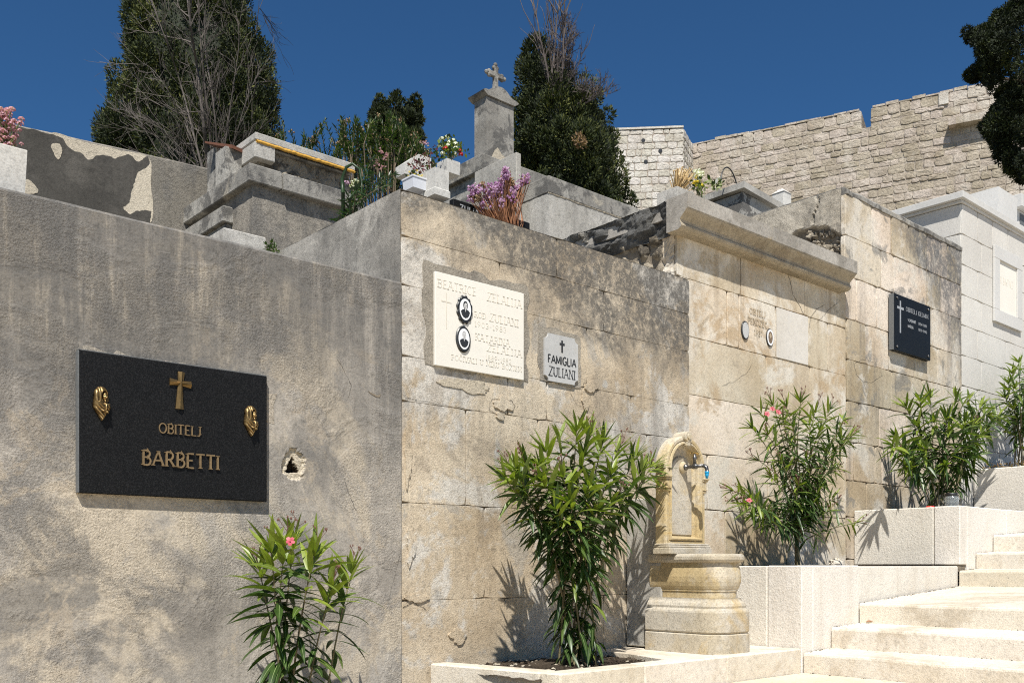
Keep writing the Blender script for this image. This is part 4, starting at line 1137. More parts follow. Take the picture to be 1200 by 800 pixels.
def oval(mb, c, rx, rz, y0, y1, n=36, bev=.0, scal=0):
    pts = []
    for i in range(n):
        t = 2*math.pi*i/n; k = 1+(.075*(1 if (i//2) % 2 else -.25) if scal else 0)
        pts.append((math.cos(t)*k, math.sin(t)*k))
    rings = [[Vector((c[0]+rx*a, y0, c[1]+rz*b)) for a, b in pts], [Vector((c[0]+rx*a, y1+bev, c[1]+rz*b)) for a, b in pts], [Vector((c[0]+(rx-bev)*a, y1, c[1]+(rz-bev)*b)) for a, b in pts]]
    mb.loft(rings, cap0=True, cap1=True)
    mb.f = [tuple(reversed(q)) for q in mb.f]

def medallion(parent, cx, cz, rx, rz, Y, scal=0, hair='short', name='portrait_medallion'):
    m = thing(name, None, None, (0,0,0)); m.parent = parent
    m.location = Vector((cx, Y, cz)) - root_loc(parent)
    mb = MB(); oval(mb, (cx, cz), rx, rz, Y+.001, Y-.009, 48, .005, scal); mb.build('frame', M['iron'], m)
    mb = MB(); oval(mb, (cx, cz), rx*.74, rz*.78, Y-.008, Y-.0105); mb.build('photo_ground', M['photo_white'], m)
    k = rx*.60; q = rz*.66
    def el(x, z, a, b, lay):
        return [(x+a*math.cos(2*math.pi*i/20), z+b*math.sin(2*math.pi*i/20)) for i in range(20)], lay
    mb = MB()   # shoulders
    sh = [(-1.0,-.25),(-.62,-.05),(-.25,.02),(.25,.02),(.62,-.05),(1.0,-.25),(.82,-.62),(.5,-.86),(0,-.97),(-.5,-.86),(-.82,-.62)]
    mb.ext([(cx+a*k*.98, cz+b*q) for a, b in sh], (0, Y-.0105, 0), (1,0,0), (0,0,1), (0,-1,0), .0006)
    h, _ = el(cx+.02*k, cz+.45*q, .50*k, .47*q, 0)
    if hair == 'full': mb.ext(h, (0, Y-.0105, 0), (1,0,0), (0,0,1), (0,-1,0), .0009)
    mb.build('dark_clothing', M['photo_dark'], m)
    if hair != 'full':
        mb = MB(); mb.ext(el(cx, cz+.5*q, .42*k, .40*q, 0)[0], (0, Y-.0105, 0), (1,0,0), (0,0,1), (0,-1,0), .0009); mb.build('hair', M['photo_grey'], m)
    mb = MB(); mb.ext(el(cx+.04*k, cz+.36*q, .33*k, .36*q, 0)[0], (0, Y-.0105, 0), (1,0,0), (0,0,1), (0,-1,0), .0014)
    mb.ext([(cx-.14*k, cz+.06*q), (cx, cz-.3*q), (cx+.16*k, cz+.06*q)], (0, Y-.0105, 0), (1,0,0), (0,0,1), (0,-1,0), .0012)
    mb.build('face', M['photo_face'], m)
    mb = MB()
    for (a, b, w_, h_) in ((-.10,.42,.07,.035),(.18,.42,.07,.035),(.05,.16,.10,.025),(.05,.29,.04,.05)):
        mb.ext(el(cx+a*k, cz+b*q, w_*k, h_*q, 0)[0], (0, Y-.0105, 0), (1,0,0), (0,0,1), (0,-1,0), .0017)
    mb.build('features', M['photo_dark'], m)
    return m

# ------------------------------------------------------------------ big black plaque with bronze letters
YP = 3.970
x0, x1 = at(93, 409, Y=YP).x, at(313, 439, Y=YP).x
z1, z0 = at(93, 409.5, Y=YP).z, at(93, 577, Y=YP).z
pq = thing('memorial_plaque', 'large black speckled granite plaque with bronze letters and two praying busts', 'plaque', ((x0+x1)/2, 3.985, z0))
mb = MB(); mb.box(x0, x1, YP, YW-.004, z0, z1, .003); mb.build('slab', M['granite'], pq)
mb = MB(); mb.box(x0-.006, x0-.0005, YP+.002, YW-.002, z0+.002, z1-.002); mb.box(x0, x1, YP+.003, YW-.004, z1+.0006, z1+.004); mb.build('sawn_edge', M['granite_edge'], pq)
a, b_ = at(185, 505, Y=YP), at(234, 510, Y=YP)
mb = MB(); text(mb, 'OBITELJ', a.x+.004, b_.z-.004, .040, YP, thick=.13, depth=.005, width=b_.x-a.x, track=.14); mb.build('lettering', M['bronze_letter'], pq)
a, b_ = at(164, 546, Y=YP), at(257, 551, Y=YP)
mb = MB(); text(mb, 'BARBETTI', a.x+.008, b_.z+.002, .060, YP, thick=.15, depth=.007, width=b_.x-a.x-.012, track=.16); mb.build('lettering', M['bronze_letter'], pq)
c = at(211, 456, Y=YP)
# flared bronze cross with a ridge
mb = MB()
def flared(pts, yb, yf):
    mb.ext(pts, (0, yb, 0), (1,0,0), (0,0,1), (0,-1,0), yb-yf)
def arm(p, q, w0, w1, ridge):
    """one arm with a raised ridge from p (w0) to q (w1)"""
    p, q = Vector(p), Vector(q); d = (q-p).normalized(); nn = Vector((-d.y, d.x))
    def W3(v, y): return (c.x+v.x, YP-y, c.z+v.y)
    A, B_, C_, D_ = p-nn*w0, p+nn*w0, q+nn*w1, q-nn*w1
    v = [W3(A,-.001), W3(B_,-.001), W3(C_,-.001), W3(D_,-.001), W3(A,.006), W3(B_,.006), W3(C_,.006), W3(D_,.006), W3(p,ridge), W3(q,ridge*.85)]
    mb.add(v, [(4,8,9,7),(8,5,6,9),(0,4,7,3),(1,2,6,5),(2,3,7,9,6),(0,1,5,8,4)])
arm((0,.02),(.004,.073),.010,.015,.015); arm((0,.025),(-.046,.027),.009,.015,.0145); arm((0,.025),(.046,.023),.009,.015,.0148); arm((0,.03),(-.004,-.085),.010,.017,.0152)
mb.build('bronze_cross', M['bronze'], pq)
# relief of a veiled praying woman, built as a carved height field
def bust(cx, cz, h, name='bronze_relief'):
    w = h*.56; n_u, n_v = 44, 72
    def hh(u, v):       # u -1..1 (right), v -1..1 (up)
        def ell(a, b, ra, rb, top, p=.5):
            q = 1-((u-a)/ra)**2-((v-b)/rb)**2
            return top*q**p if q > 0 else 0
        o = -1
        veil = max(ell(-.06,.46,.70,.52,.9), ell(-.30,.05,.52,.75,.78))
        taper = .86 - max(0, -.28-v)*1.22
        body = (.70*max(0, 1-(abs(u-.04*(v+1))/max(taper, .05))**3)**.6 if -1 < v < .02 and taper > .05 else 0)
        o = max(veil, body)
        if o <= 0: return 0
        # the hollow round the face, then the face turned right
        q = ((u-.24)/.38)**2+((v-.40)/.34)**2
        if q < 1: o -= .55*(1-q)**.4
        o = max(o, ell(.22,.38,.30,.30,.86), ell(.34,.34,.09,.10,.98), ell(.24,.14,.16,.08,.80))
        for (ea, eb) in ((.16,.44),(.42,.43)):
            if ((u-ea)/.08)**2+((v-eb)/.04)**2 < 1: o -= .10
        if abs(v-.22) < .02 and .18 < u < .40: o -= .08
        # joined hands and the folds of the sleeves
        o = max(o, ell(.26,-.22,.15,.34,1.05), ell(.02,-.42,.36,.13,.95), ell(.36,-.48,.30,.12,.92))
        if v < .1:
            o += .085*math.sin((u*1.0+v*1.6)*16)*min(1, max(0, -v*3)) if abs(u-.26) > .14 else .05*math.sin(u*50)
        elif u < -.1: o += .08*math.sin(u*20+v*3)
        return max(o, .05)
    vs = {}; mb = MB(); V = []; Fc = []
    def inside(u, v):
        if v > -.1:
            return ((u+.04)/.78)**2+((v-.30)/.70)**2 < 1 or (v < .35 and -.88 < u < .86 - max(0, v)*.6 and v < .02+.1*(1-abs(u)))
        return abs(u-.02) < .90-max(0, -.22-v)*1.16
    for j in range(n_v+1):
        for i in range(n_u+1):
            u, v = -1+2*i/n_u, -1+2*j/n_v
            if inside(u, v):
                vs[(i, j)] = len(V); V.append((cx+u*w/2, YP-.002-.030*hh(u, v), cz+v*h/2))
    edge = {}
    for j in range(n_v):
        for i in range(n_u):
            ks = [(i, j), (i+1, j), (i+1, j+1), (i, j+1)]
            if all(k in vs for k in ks):
                q = tuple(vs[k] for k in ks); Fc.append(q)
                for a_, b2 in zip(q, q[1:]+q[:1]):
                    if (b2, a_) in edge: del edge[(b2, a_)]
                    else: edge[(a_, b2)] = 1
    back = {}
    for a_, b2 in edge:
        for p in (a_, b2):
            if p not in back: back[p] = len(V); V.append((V[p][0], YP+.001, V[p][2]))
        Fc.append((b2, a_, back[a_], back[b2]))
    mb.add(V, Fc); n_in = len(vs)
    for i_, q in enumerate(Fc):      # patina and painted relief shade: how far a spot lies above or below its surroundings
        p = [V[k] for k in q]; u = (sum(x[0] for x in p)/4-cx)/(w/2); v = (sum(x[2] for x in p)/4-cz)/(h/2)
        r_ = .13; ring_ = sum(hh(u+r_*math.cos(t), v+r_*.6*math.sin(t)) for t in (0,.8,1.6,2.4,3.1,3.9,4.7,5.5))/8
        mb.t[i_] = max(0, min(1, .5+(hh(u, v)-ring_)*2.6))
    return mb.build(name, M['bronze'], pq, smooth=True)
c1, c2 = at(118.5, 473, Y=YP), at(293.5, 493.5, Y=YP)
bust(c1.x, c1.z, .142); bust(c2.x, c2.z, .142)

# ------------------------------------------------------------------ cream marble plaque with portraits
YM = 3.986
x0, x1 = at(510, 317, Y=YM).x, at(614, 342, Y=YM).x
z1, z0 = at(510, 317.5, Y=YM).z, at(510, 427.5, Y=YM).z
mp = thing('memorial_plaque', 'cream marble plaque with cut letters, cross and two oval portraits', 'plaque', ((x0+x1)/2, 4.0, z0))
mb = MB(); mb.box(x0, x1, YM, YZ-.005, z0, z1, .002); mb.build('slab', M['marble'], mp)
def line(u0, v0, u1, s, hpx, Y, mat, parent, thick=.09, serif=True, depth=.0008, track=.2, mb=None):
    """a line of letters whose feet start at (u0, v0) and that ends at u1"""
    a = at(u0, v0, Y=Y); b2 = at(u1, v0, Y=Y); h = hpx*(VX*a.x+VY*a.y)/F
    m = mb or MB(); text(m, s, a.x, a.z, h, Y, thick=thick, serif=serif, depth=depth, width=b2.x-a.x, track=track)
    return m
mb = MB()
for args in ((513, 336, 558, 'BEATRICE', 9.5), (571, 352, 611, 'ZELALIJA', 9.5), (556, 371, 571, 'ROĐ.', 6.5), (574, 376, 607, 'ZULIANI', 9), (556, 382, 593, '1903-1983', 6),
             (557, 398, 597, 'KATARINA', 8), (571, 411, 611, 'ZELALIJA', 8), (569, 421, 599, '1889-1982', 5.5), (529, 421, 611, 'POČIVALI U MIRU BOŽJEM', 6)):
    line(*args, YM, None, None, thick=.085).build('lettering', M['marble_cut'], mp)
mb = MB(); a = at(523, 385, Y=YM); t_ = at(523, 343, Y=YM); w_ = at(523, 353.5, Y=YM)
cross_bars(mb, a.x, a.z, t_.z, .033, w_.z, .0065, YM, .0008); mb.build('cut_cross', M['marble_cut'], mp)
a = at(544, 363, Y=YM); medallion(mp, a.x, a.z, .052, .073, YM, 1, 'full')
a = at(542.5, 397.5, Y=YM); medallion(mp, a.x, a.z, .050, .071, YM, 0, 'short')

# ------------------------------------------------------------------ small grey marble plaque with cut-in corners
YF = 3.991
x0, x1 = at(638.5, 389, Y=YF).x, at(677.5, 399, Y=YF).x
z1, z0 = at(638.5, 389, Y=YF).z, at(638.5, 445, Y=YF).z
fp = thing('memorial_plaque', 'small grey white plaque with notched corners and bold black letters', 'plaque', ((x0+x1)/2, 4.0, z0))
n_ = .03
def notch(cx, cz, a0, a1): return [(cx+n_*math.cos(R(a0+(a1-a0)*i/5)), cz+n_*math.sin(R(a0+(a1-a0)*i/5))) for i in range(6)]
pts = notch(x0, z0, 90, 0) + notch(x1, z0, 180, 90) + notch(x1, z1, 270, 180) + notch(x0, z1, 360, 270)
mb = MB(); mb.ext(pts, (0, YZ-.005, 0), (1,0,0), (0,0,1), (0,-1,0), YZ-.005-YF); mb.build('slab', M['marble_grey'], fp)
W_ = x1-x0
mb = MB(); Hh = (z1-z0)
text(mb, 'FAMIGLIA', x0+W_*.09, z0+Hh*.385, Hh*.165, YF, thick=.19, thin=.17, serif=False, depth=.0008, width=W_*.84, track=.14)
text(mb, 'ZULIANI', x0+W_*.12, z0+Hh*.115, Hh*.19, YF, thick=.13, thin=.07, serif=True, depth=.0008, width=W_*.78, track=.16)
mb.build('lettering', M['black_paint'], fp)
mb = MB(); cross_bars(mb, x0+W_*.51, z0+Hh*.64, z0+Hh*.90, W_*.075, z0+Hh*.82, W_*.05, YF, .0008); mb.build('painted_cross', M['black_paint'], fp)

# ------------------------------------------------------------------ inscription block and portraits on the warm ashlar
YI = YT-.0045
ic = at(888, 380, Y=YI)
it = thing('inscription', 'faint weathered letters cut into a beige block between two ovals', 'inscription', ic)
for (u0, v0, u1, s_, hp) in ((878.5,366.5,897,'OBITELJ',6.5), (876.5,377.5,899,'PENDZEC',6.5), (884,391.5,893.5,'1937',6)):
    line(u0, v0, u1, s_, hp, YI, None, None, thick=.1).build('text_line', M['beige_cut'], it)
c = at(873, 387, Y=YI)
ov = thing('oval_portrait', 'blank grey oval disc with dark rim, left of the faint inscription', 'portrait', (c.x, YI, c.z-.07))
mb = MB(); oval(mb, (c.x, c.z), .047, .068, YI+.002, YI-.006, 36, .003); mb.build('rim', M['iron'], ov)
mb = MB(); oval(mb, (c.x, c.z), .038, .058, YI-.0055, YI-.008); mb.build('disc', M['marble_grey'], ov)
c = at(902, 395.5, Y=YI)
ov = thing('oval_portrait', 'white rimmed oval with faded brown photo, right of the faint inscription', 'portrait', (c.x, YI, c.z-.07))
mb = MB(); oval(mb, (c.x, c.z), .046, .066, YI+.002, YI-.005, 36, .002); mb.build('rim', M['iron'], ov)
mb = MB(); oval(mb, (c.x, c.z), .041, .060, YI-.0045, YI-.007); mb.build('white_ring', M['photo_white'], ov)
mb = MB(); oval(mb, (c.x, c.z), .028, .044, YI-.0065, YI-.0078); mb.build('photo', M['photo_brown'], ov)
mb = MB(); mb.ext(blob_outline(c.x, c.z+.012, .012, .017, 20, .1, 1.), (0, YI-.0076, 0), (1,0,0), (0,0,1), (0,-1,0), .0008); mb.build('face', M['beige_cut'], ov)
# white replacement slab in the same course
a, b_ = xa(909.5, YT), xa(946.5, YT)
mb = MB(); mb.box(a, b_, YT-.006, YT+.0, 1.566, 1.944, .002); tag(mb.build('blank_slab', M['blank_slab']), 'blank pale grave slab right of the faint inscription', 'grave slab')

# ------------------------------------------------------------------ polished black plaque on the lichened front
YG = 4.022
a, b_, c = at(1048, 343, Y=YG), at(1090.5, 360, Y=YG), at(1048, 409.5, Y=YG)
x0, x1, z1, z0 = a.x, b_.x, a.z, c.z
gp = thing('memorial_plaque', 'polished black plaque with thin grey cross on the lichened ashlar', 'plaque', ((x0+x1)/2, 4.05, z0))
mb = MB(); mb.box(x0, x1, YG, YT-.012, z0, z1, .003); mb.build('slab', M['granite2'], gp)
mb = MB(); mb.box(x0-.008, x0-.001, YG+.003, YT-.012, z0+.003, z1-.003); mb.build('sawn_edge', M['granite_edge'], gp)
W_, Hh = x1-x0, z1-z0
for (s_, a_, b2, h_, th_, sf, wd) in (('OBITELJ ĐELMIN',.31,.755,.075,.12,True,.62), ('VLADIMIR',.36,.585,.05,.15,False,.22), ('1904-1981',.65,.585,.045,.13,False,.24), ('MARIJA',.36,.475,.05,.15,False,.15), ('1911-1990',.65,.475,.045,.13,False,.24)):
    mb = MB(); text(mb, s_, x0+W_*a_, z0+Hh*b2, Hh*h_, YG, thick=th_, serif=sf, depth=.0008, width=W_*wd); mb.build('lettering', M['grey_letter'], gp)
mb = MB(); cross_bars(mb, x0+W_*.16, z0+Hh*.33, z0+Hh*.90, W_*.085, z0+Hh*.77, W_*.032, YG, .001); mb.build('engraved_cross', M['grey_letter'], gp)
for (a_, b2) in ((.07,.93),(.93,.93),(.07,.07),(.93,.07)):
    mb = MB(); mb.lathe([(.0,.0),(.012,.0),(.012,.006),(.008,.01),(.0,.011)], (x0+W_*a_, YG+.001, z0+Hh*b2), axis=(0,-1,0), n=12); mb.build('screw', M['steel'], gp, smooth=True)
px0, px1, pz0, pz1, tb = INSC
mb = MB(); text(mb, 'R. BAKT N.Z.', px0+fw+.05, pz0+.42, .07, YT-.010, thick=.12, serif=False, depth=.0008, width=(px1-px0-2*fw)*.72); mb.build('lettering', M['marble_cut'], tb)
# ------------------------------------------------------------------ second row of tombs, up the slope
def slab_box(mb, x0, x1, y0, y1, z0, z1, seed=0, b=.006, n=26, amp=.004, tint=.5):
    """a stone slab whose front and left arrises are worn unevenly"""
    def ring(z, o):
        pts = []
        def seg(ax, ay, bx, by):
            for i in range(n):
                t = i/n; x, y = ax+(bx-ax)*t, ay+(by-ay)*t
                w = mnoise.noise(Vector((x*7+seed, y*7, z*7)))*amp + mnoise.noise(Vector((x*25+seed, y*25, z*25)))*amp*.5
                cx = 1 if abs(ay-by) < 1e-6 else 0
                pts.append(Vector((x+(w if not cx else 0), y+(w if cx else 0), z + w*.5)))
        seg(x0+o, y0+o, x1-o, y0+o); seg(x1-o, y0+o, x1-o, y1-o); seg(x1-o, y1-o, x0+o, y1-o); seg(x0+o, y1-o, x0+o, y0+o)
        return pts
    mb.loft([ring(z0, b), ring(z0+b, 0), ring(z1-b, 0), ring(z1, b)], tint=tint)

# the peeling wall at the upper left
w0, w1 = at(-40, 131, d=6.45), at(27, 147, Y=7.0)
w2 = at(268, 202, d=7.2)
dirw = Vector((w2.x-w1.x, w2.y-w1.y, 0)).normalized(); nw = Vector((dirw.y, -dirw.x, 0))
wl = thing('boundary_wall', 'dark grey wall with peeling render behind the stucco vault, upper left', 'wall', (w1.x, w1.y, .9))
mb = MB(); n = 50; v = []; f = []
o0 = Vector((w1.x, w1.y, 0)) - dirw*3.2; Lw = 3.2 + (w2-w1).to_2d().length + .8
for i in range(n+1):
    p = o0 + dirw*(Lw*i/n); zt = w1.z + mnoise.noise(Vector((i*.35, 2, 2)))*.008
    for (off, z) in ((0, .9), (0, zt-.012), (.012, zt), (.28, zt+.004), (.28, .9)): 
        q = p - nw*off; v.append((q.x, q.y, z))
for i in range(n):
    for j in range(4): f.append((i*5+j, (i+1)*5+j, (i+1)*5+j+1, i*5+j+1))
f.append((4,3,2,1,0)); f.append(tuple(n*5+j for j in range(5)))
mb.add(v, f); mb.build('body', M['old_wall'], wl)
def on_wall(u, v):
    rx, ry = ray(u)   # ray meets the wall's front
    p = Vector((w1.x, w1.y)); d_ = ((p.x*nw.x+p.y*nw.y))/(rx*nw.x+ry*nw.y)
    q = Vector((rx*d_, ry*d_, 0)); return ((q-o0).dot(dirw), (V0-v)*d_/F)
def wpatch(name, mat, uv, t, jag=.0):
    pts = []
    for i in range(len(uv)):
        a, b_ = Vector(on_wall(*uv[i])), Vector(on_wall(*uv[(i+1) % len(uv)]))
        p0_, p3_ = Vector(on_wall(*uv[i-1])), Vector(on_wall(*uv[(i+2) % len(uv)]))
        for k in range(10):
            tq = k/10; q = a.lerp(b_, tq) if (b_-a).length > .3 or (a-p0_).length > .5 or (p3_-b_).length > .5 else .5*((2*a)+(b_-p0_)*tq+(2*p0_-5*a+4*b_-p3_)*tq*tq+(3*a-p0_-3*b_+p3_)*tq**3)
            w = (mnoise.noise(Vector((q.x*14, q.y*14, 3)))+.6*mnoise.noise(Vector((q.x*45, q.y*45, 3))))*jag
            w2 = (mnoise.noise(Vector((q.x*14, q.y*14, 9)))+.6*mnoise.noise(Vector((q.x*45, q.y*45, 8))))*jag
            pts.append((q.x+w, q.y+w2))
    mb = MB(); mb.ext(pts, o0, dirw, (0,0,1), nw, t); return mb.build(name, mat, wl)
wpatch('pale_undercoat', M['bare_plaster'], [(60,156),(100,167),(140,176),(174,185),(177,215),(176,262),(138,262),(138,196),(62,184)], .003, .004)
wpatch('dark_render', M['dark_render'], [(-60,128),(26,149),(68,160),(76,168),(84,176),(96,180),(104,186),(122,181),(136,186),(150,181),(161,190),(172,184),(174,192),(160,205),(155,222),(151,236),(145,243),(152,250),(160,248),(175,248),(176,262),(-60,262)], .006, .012)
wpatch('bare_plaster', M['bare_plaster'], [(60,170),(70,170),(73,178),(68,187),(62,180)], .0085, .008)
wpatch('bare_plaster', M['bare_plaster'], [(28,212),(38,214),(44,226),(28,226)], .0085, .008)

def tomb(name, label): pass
# grey tomb under the trees, left
Yg = 5.8
c = at(292, 190, Y=Yg); k = (VX*c.x+VY*c.y)/F
xg0, xg1 = c.x, xa(426, Yg); yg1 = ya(188, c.x)
tz = c.z
g1 = thing('raised_tomb', 'raised grey tomb with stacked slabs and yellow foam seam, below the broad cypress', 'tomb', ((xg0+xg1)/2, Yg+.6, 1.0))
mb = MB(); bx = .045
def body_front(u, v): return .004*fbm((u*9, v*6, 3), 4)
mb.box(xg0+bx, xg1-.02, Yg+bx, yg1, .9, tz-21*k)
mb.build('body', M['old_wall'], g1)
mb = MB(); xs_ = xa(331, Yg)
slab_box(mb, xg0, xs_-.003, Yg, yg1, tz-21*k, tz, 1., tint=.5)
slab_box(mb, xs_+.003, xg1, Yg-.012, yg1, tz-22*k, tz-1.0*k, 2., tint=.35)
mb.build('lid', M['grey_stone'], g1)
# ledge along the left flank and low kerb at the foot
yl = ya(261, xg0-.03); kl = (VX*(xg0-.03)+VY*yl)/F
mb = MB(); slab_box(mb, xg0-.03, xg0+.2, yl, yg1-.1, (V0-259)*kl, (V0-240)*kl, 4.); mb.box(xg0+.0, xg0+.2, yl+.03, yg1-.1, .9, (V0-259.5)*kl); mb.build('flank_ledge', M['grey_stone'], g1)
p = at(262, 266, Y=5.45)
mb = MB(); slab_box(mb, p.x, XB-.012, 5.45, 5.79, .9, p.z, 6.); mb.build('kerb', M['pale_grey'], g1)
# upper block: recessed masonry, grey slab, yellow foam, top slab
Yu = 6.05
c2 = at(299, 154, Y=Yu); k2 = (VX*c2.x+VY*c2.y)/F
xu1 = xa(416, Yu); yu1 = ya(246, c2.x)
mb = MB()
def rec(u, v): return .02*fbm((u*14, v*3, 9), 5)+.015*max(0, mnoise.noise(Vector((u*30, v*6, 1))))
grid_patch(mb, (c2.x+.05, Yu+.07, tz-.02), (xu1-c2.x-.06,0,0), (0,0,c2.z-14*k2-tz+.02), (0,-1,0), 60, 14, rec)
mb.box(c2.x+.06, xu1+.02, Yu+.10, yu1-.05, tz-.05, c2.z-14*k2); mb.build('recessed_masonry', M['rubble'], g1)
mb = MB()
poly = [(c2.x, Yu+.005), (xa(323, Yu), Yu+.005), (xa(323, Yu)+.01, Yu+.10), (c2.x+.2, Yu+.12), (c2.x+.2, yu1-.02), (c2.x, yu1-.02)]
mb.prism(poly, c2.z-29*k2, c2.z-10.5*k2, .004); mb.build('middle_slab', M['pale_grey'], g1)
mb = MB(); slab_box(mb, c2.x+.012, xu1-.01, Yu+.03, yu1, c2.z-14*k2, c2.z-11.2*k2, 9.); mb.build('under_slab', M['grey_stone'], g1)
mb = MB(); slab_box(mb, c2.x, xu1, Yu, yu1, c2.z-9*k2, c2.z, 10., amp=.002); mb.build('top_slab', M['pale_grey'], g1)
mb = MB(); n = 70; pts = []; rad = []
for i in range(n+1):
    x = c2.x+.01+(xu1-c2.x-.01)*i/n; pts.append((x, Yu+.006-.006*mnoise.noise(Vector((x*40, 1, 1))), c2.z-10.3*k2+.004*mnoise.noise(Vector((x*25, 5, 1))))); rad.append(.011+.005*mnoise.noise(Vector((x*50, 8, 1))))
mb.tube(pts, rad, 8); mb.build('foam_seam', M['foam'], g1, smooth=True)
# board lying behind it
a, b_ = at(240, 167.5, d=6.75), at(266, 172.5, d=6.62)
mb = MB(); d_ = (b_-a).normalized(); sd = Vector((-d_.y, d_.x, 0)).normalized()
mb.ext([(0,0),((b_-a).length+.06,0),((b_-a).length+.06,.024),(0,.012)], a, d_, (0,0,1), sd, .09)
tag(mb.build('timber_board', M['timber']), 'short reddish timber board jutting from the tomb towards the dead tree', 'board')
mb = MB(); mb.box(a.x+.08, a.x+.22, a.y-.02, a.y+.14, .9, a.z-.003); mb.box(b_.x-.02, b_.x+.10, b_.y-.02, b_.y+.14, .9, b_.z-.003)
tag(mb.build('rubble_pier', M['grey_stone']), 'low stone footing under the timber board', 'stone')

# grave base behind the tan front: carries the vases
mb = MB(); mb.box(3.85, 5.0, 5.25, 6.6, .9, 2.5, .008); mb.box(4.10, 4.9, 4.55, 5.25, 1.7, 2.06, .008)
tag(mb.build('low_grave', M['grey_stone']), 'low grey grave base carrying vases behind the tan front', 'grave')

# tomb with the headstone and cross
Yh = 6.5
c = at(565, 179, Y=Yh); k = (VX*c.x+VY*c.y)/F
hx1 = c.x+1.3
h1 = thing('headstone_tomb', 'grey tomb with a tall weathered headstone topped by a stone cross', 'tomb', (c.x+.6, Yh+.8, .9))
mb = MB(); mb.box(c.x+.05, hx1-.05, Yh+.05, 8.6, .9, c.z-19*k); mb.build('body', M['grey_stone'], h1)
mb = MB(); slab_box(mb, c.x, hx1, Yh, 8.7, c.z-19*k, c.z, 3.); mb.build('lid', M['grey_stone'], h1)
ch = at(570, 99, Y=6.7); kh = (VX*ch.x+VY*ch.y)/F
sx0, sx1 = ch.x, xa(602, 6.7); sy1 = ya(556, sx0)
hz0, hzc = c.z, (V0-112)*kh
mb = MB(); slab_box(mb, sx0-.03, sx1+.03, 6.66, sy1+.05, hz0, hz0+.05, 5.); mb.build('step', M['grey_stone'], h1)
mb = MB(); slab_box(mb, sx0, sx1, 6.7, sy1, hz0+.05, hzc, 6., amp=.003); mb.build('headstone', M['grey_stone'], h1)
# cap: flares out to both sides, rounded crest between
W = sx1-sx0; xm = (sx0+sx1)/2
prof = [(-.5,0), (-.56,.035), (-.64,.085), (-.66,.12), (-.60,.15), (-.46,.165), (-.36,.20), (-.27,.27), (-.17,.335), (-.08,.365), (0,.375), (.08,.365), (.17,.335), (.27,.27), (.36,.20), (.46,.165), (.60,.15), (.66,.12), (.64,.085), (.56,.035), (.5,0)]
mb = MB(); yd = sy1-6.7
o = .02
mb.ext([(xm+a*W*.97, hzc+b_*W*.98) for a, b_ in prof], (0, 6.7-o, 0), (1,0,0), (0,0,1), (0,1,0), yd+.06)
# flared return on the left flank
fl_ = [(-.0,0),(-.02,.035*W),(-.045,.085*W),(-.05,.12*W),(-.03,.15*W),(.03,.155*W),(.03,0)]
mb.build('cap', M['grey_stone'], h1)
mb = MB(); mb.ext([(sx0+(sx1-sx0)*a, hz0+.05+b_) for a, b_ in ((.10,.0),(.95,.0),(.97,.10),(.86,.14),(.72,.09),(.55,.11),(.40,.16),(.30,.13),(.22,.08))], (0, 6.698, 0), (1,0,0), (0,0,1), (0,-1,0), .003); mb.build('worn_patch', M['bare_plaster'], h1)
# cross with trefoil ends
zc0 = hzc+.375*W*.98
mb = MB()
cw = .022; yc_ = 6.7+yd*.4
zc1 = (V0-65.5)*kh; arm_z = (V0-78)*kh; al = 9*kh*1.25
mb.prism([(xm-.05, yc_-.04), (xm+.05, yc_-.04), (xm+.05, yc_+.04), (xm-.05, yc_+.04)], zc0-.03, zc0+.012, .006)
mb.box(xm-cw, xm+cw, yc_-.02, yc_+.02, zc0+.008, zc1-.02, .004)
mb.box(xm-al, xm+al, yc_-.0195, yc_+.0195, arm_z-cw, arm_z+cw, .004)
for (a, b_) in ((xm-al, arm_z), (xm+al, arm_z), (xm, zc1-.02)):
    for t in (0, 120, 240):
        base = {xm-al: 180, xm+al: 0}.get(a, 90) if b_ == arm_z else 90
        q = R(base+t-(0 if t == 0 else 0))
        mb.ball((a+.020*math.cos(q), yc_, b_+.020*math.sin(q)), (.021, .0185, .021), nu=10, nv=6)
mb.build('stone_cross', M['grey_stone'], h1)

# tomb with the upright side panel, and the grey slab tomb in front of it
p = at(605, 178, X=5.2)
pt_ = at(606, 193, Y=5.95)
t1 = thing('raised_tomb', 'grey tomb with an upright plain side panel behind the lilac dried flowers', 'tomb', (5.8, 6.3, .9))
mb = MB(); mb.box(5.2, 5.255, p.y, ya(556, 5.2), 2.4, p.z, .005, tint=.8); mb.build('side_panel', M['pale_grey'], t1)
mb = MB(); slab_box(mb, 5.26, 6.75, 5.95, 6.48, pt_.z-.12, pt_.z, 8.); mb.build('lid', M['grey_stone'], t1)
mb = MB(); mb.box(5.262, 6.7, 6.0, 6.48, .9, pt_.z-.12); mb.build('body', M['grey_stone'], t1)
c = at(643, 205, Y=5.6); k = (VX*c.x+VY*c.y)/F
t2 = thing('raised_tomb', 'long grey slab tomb with cracked joint, left of the beige ashlar vault', 'tomb', (6.0, 5.8, .9))
mb = MB(); slab_box(mb, c.x, 6.72, 5.6, 5.94, c.z-20*k, c.z, 11., n=50); mb.build('lid', M['grey_stone'], t2)
mb = MB(); mb.box(c.x+.006, 6.70, 5.606, 5.935, .9, c.z-20.5*k); mb.build('body', M['pale_grey'], t2)
mb = MB(); n = 60; pts = []; 
for i in range(n+1):
    x = c.x+(6.7-c.x)*i/n; pts.append((x, 5.605, c.z-20.3*k+.006*mnoise.noise(Vector((x*8, 1, 1)))))
mb.tube(pts, [.006+.005*mnoise.noise(Vector((i*.7, 3, 1))) for i in range(n+1)], 5); mb.build('joint_mortar', M['bare_plaster'], t2)

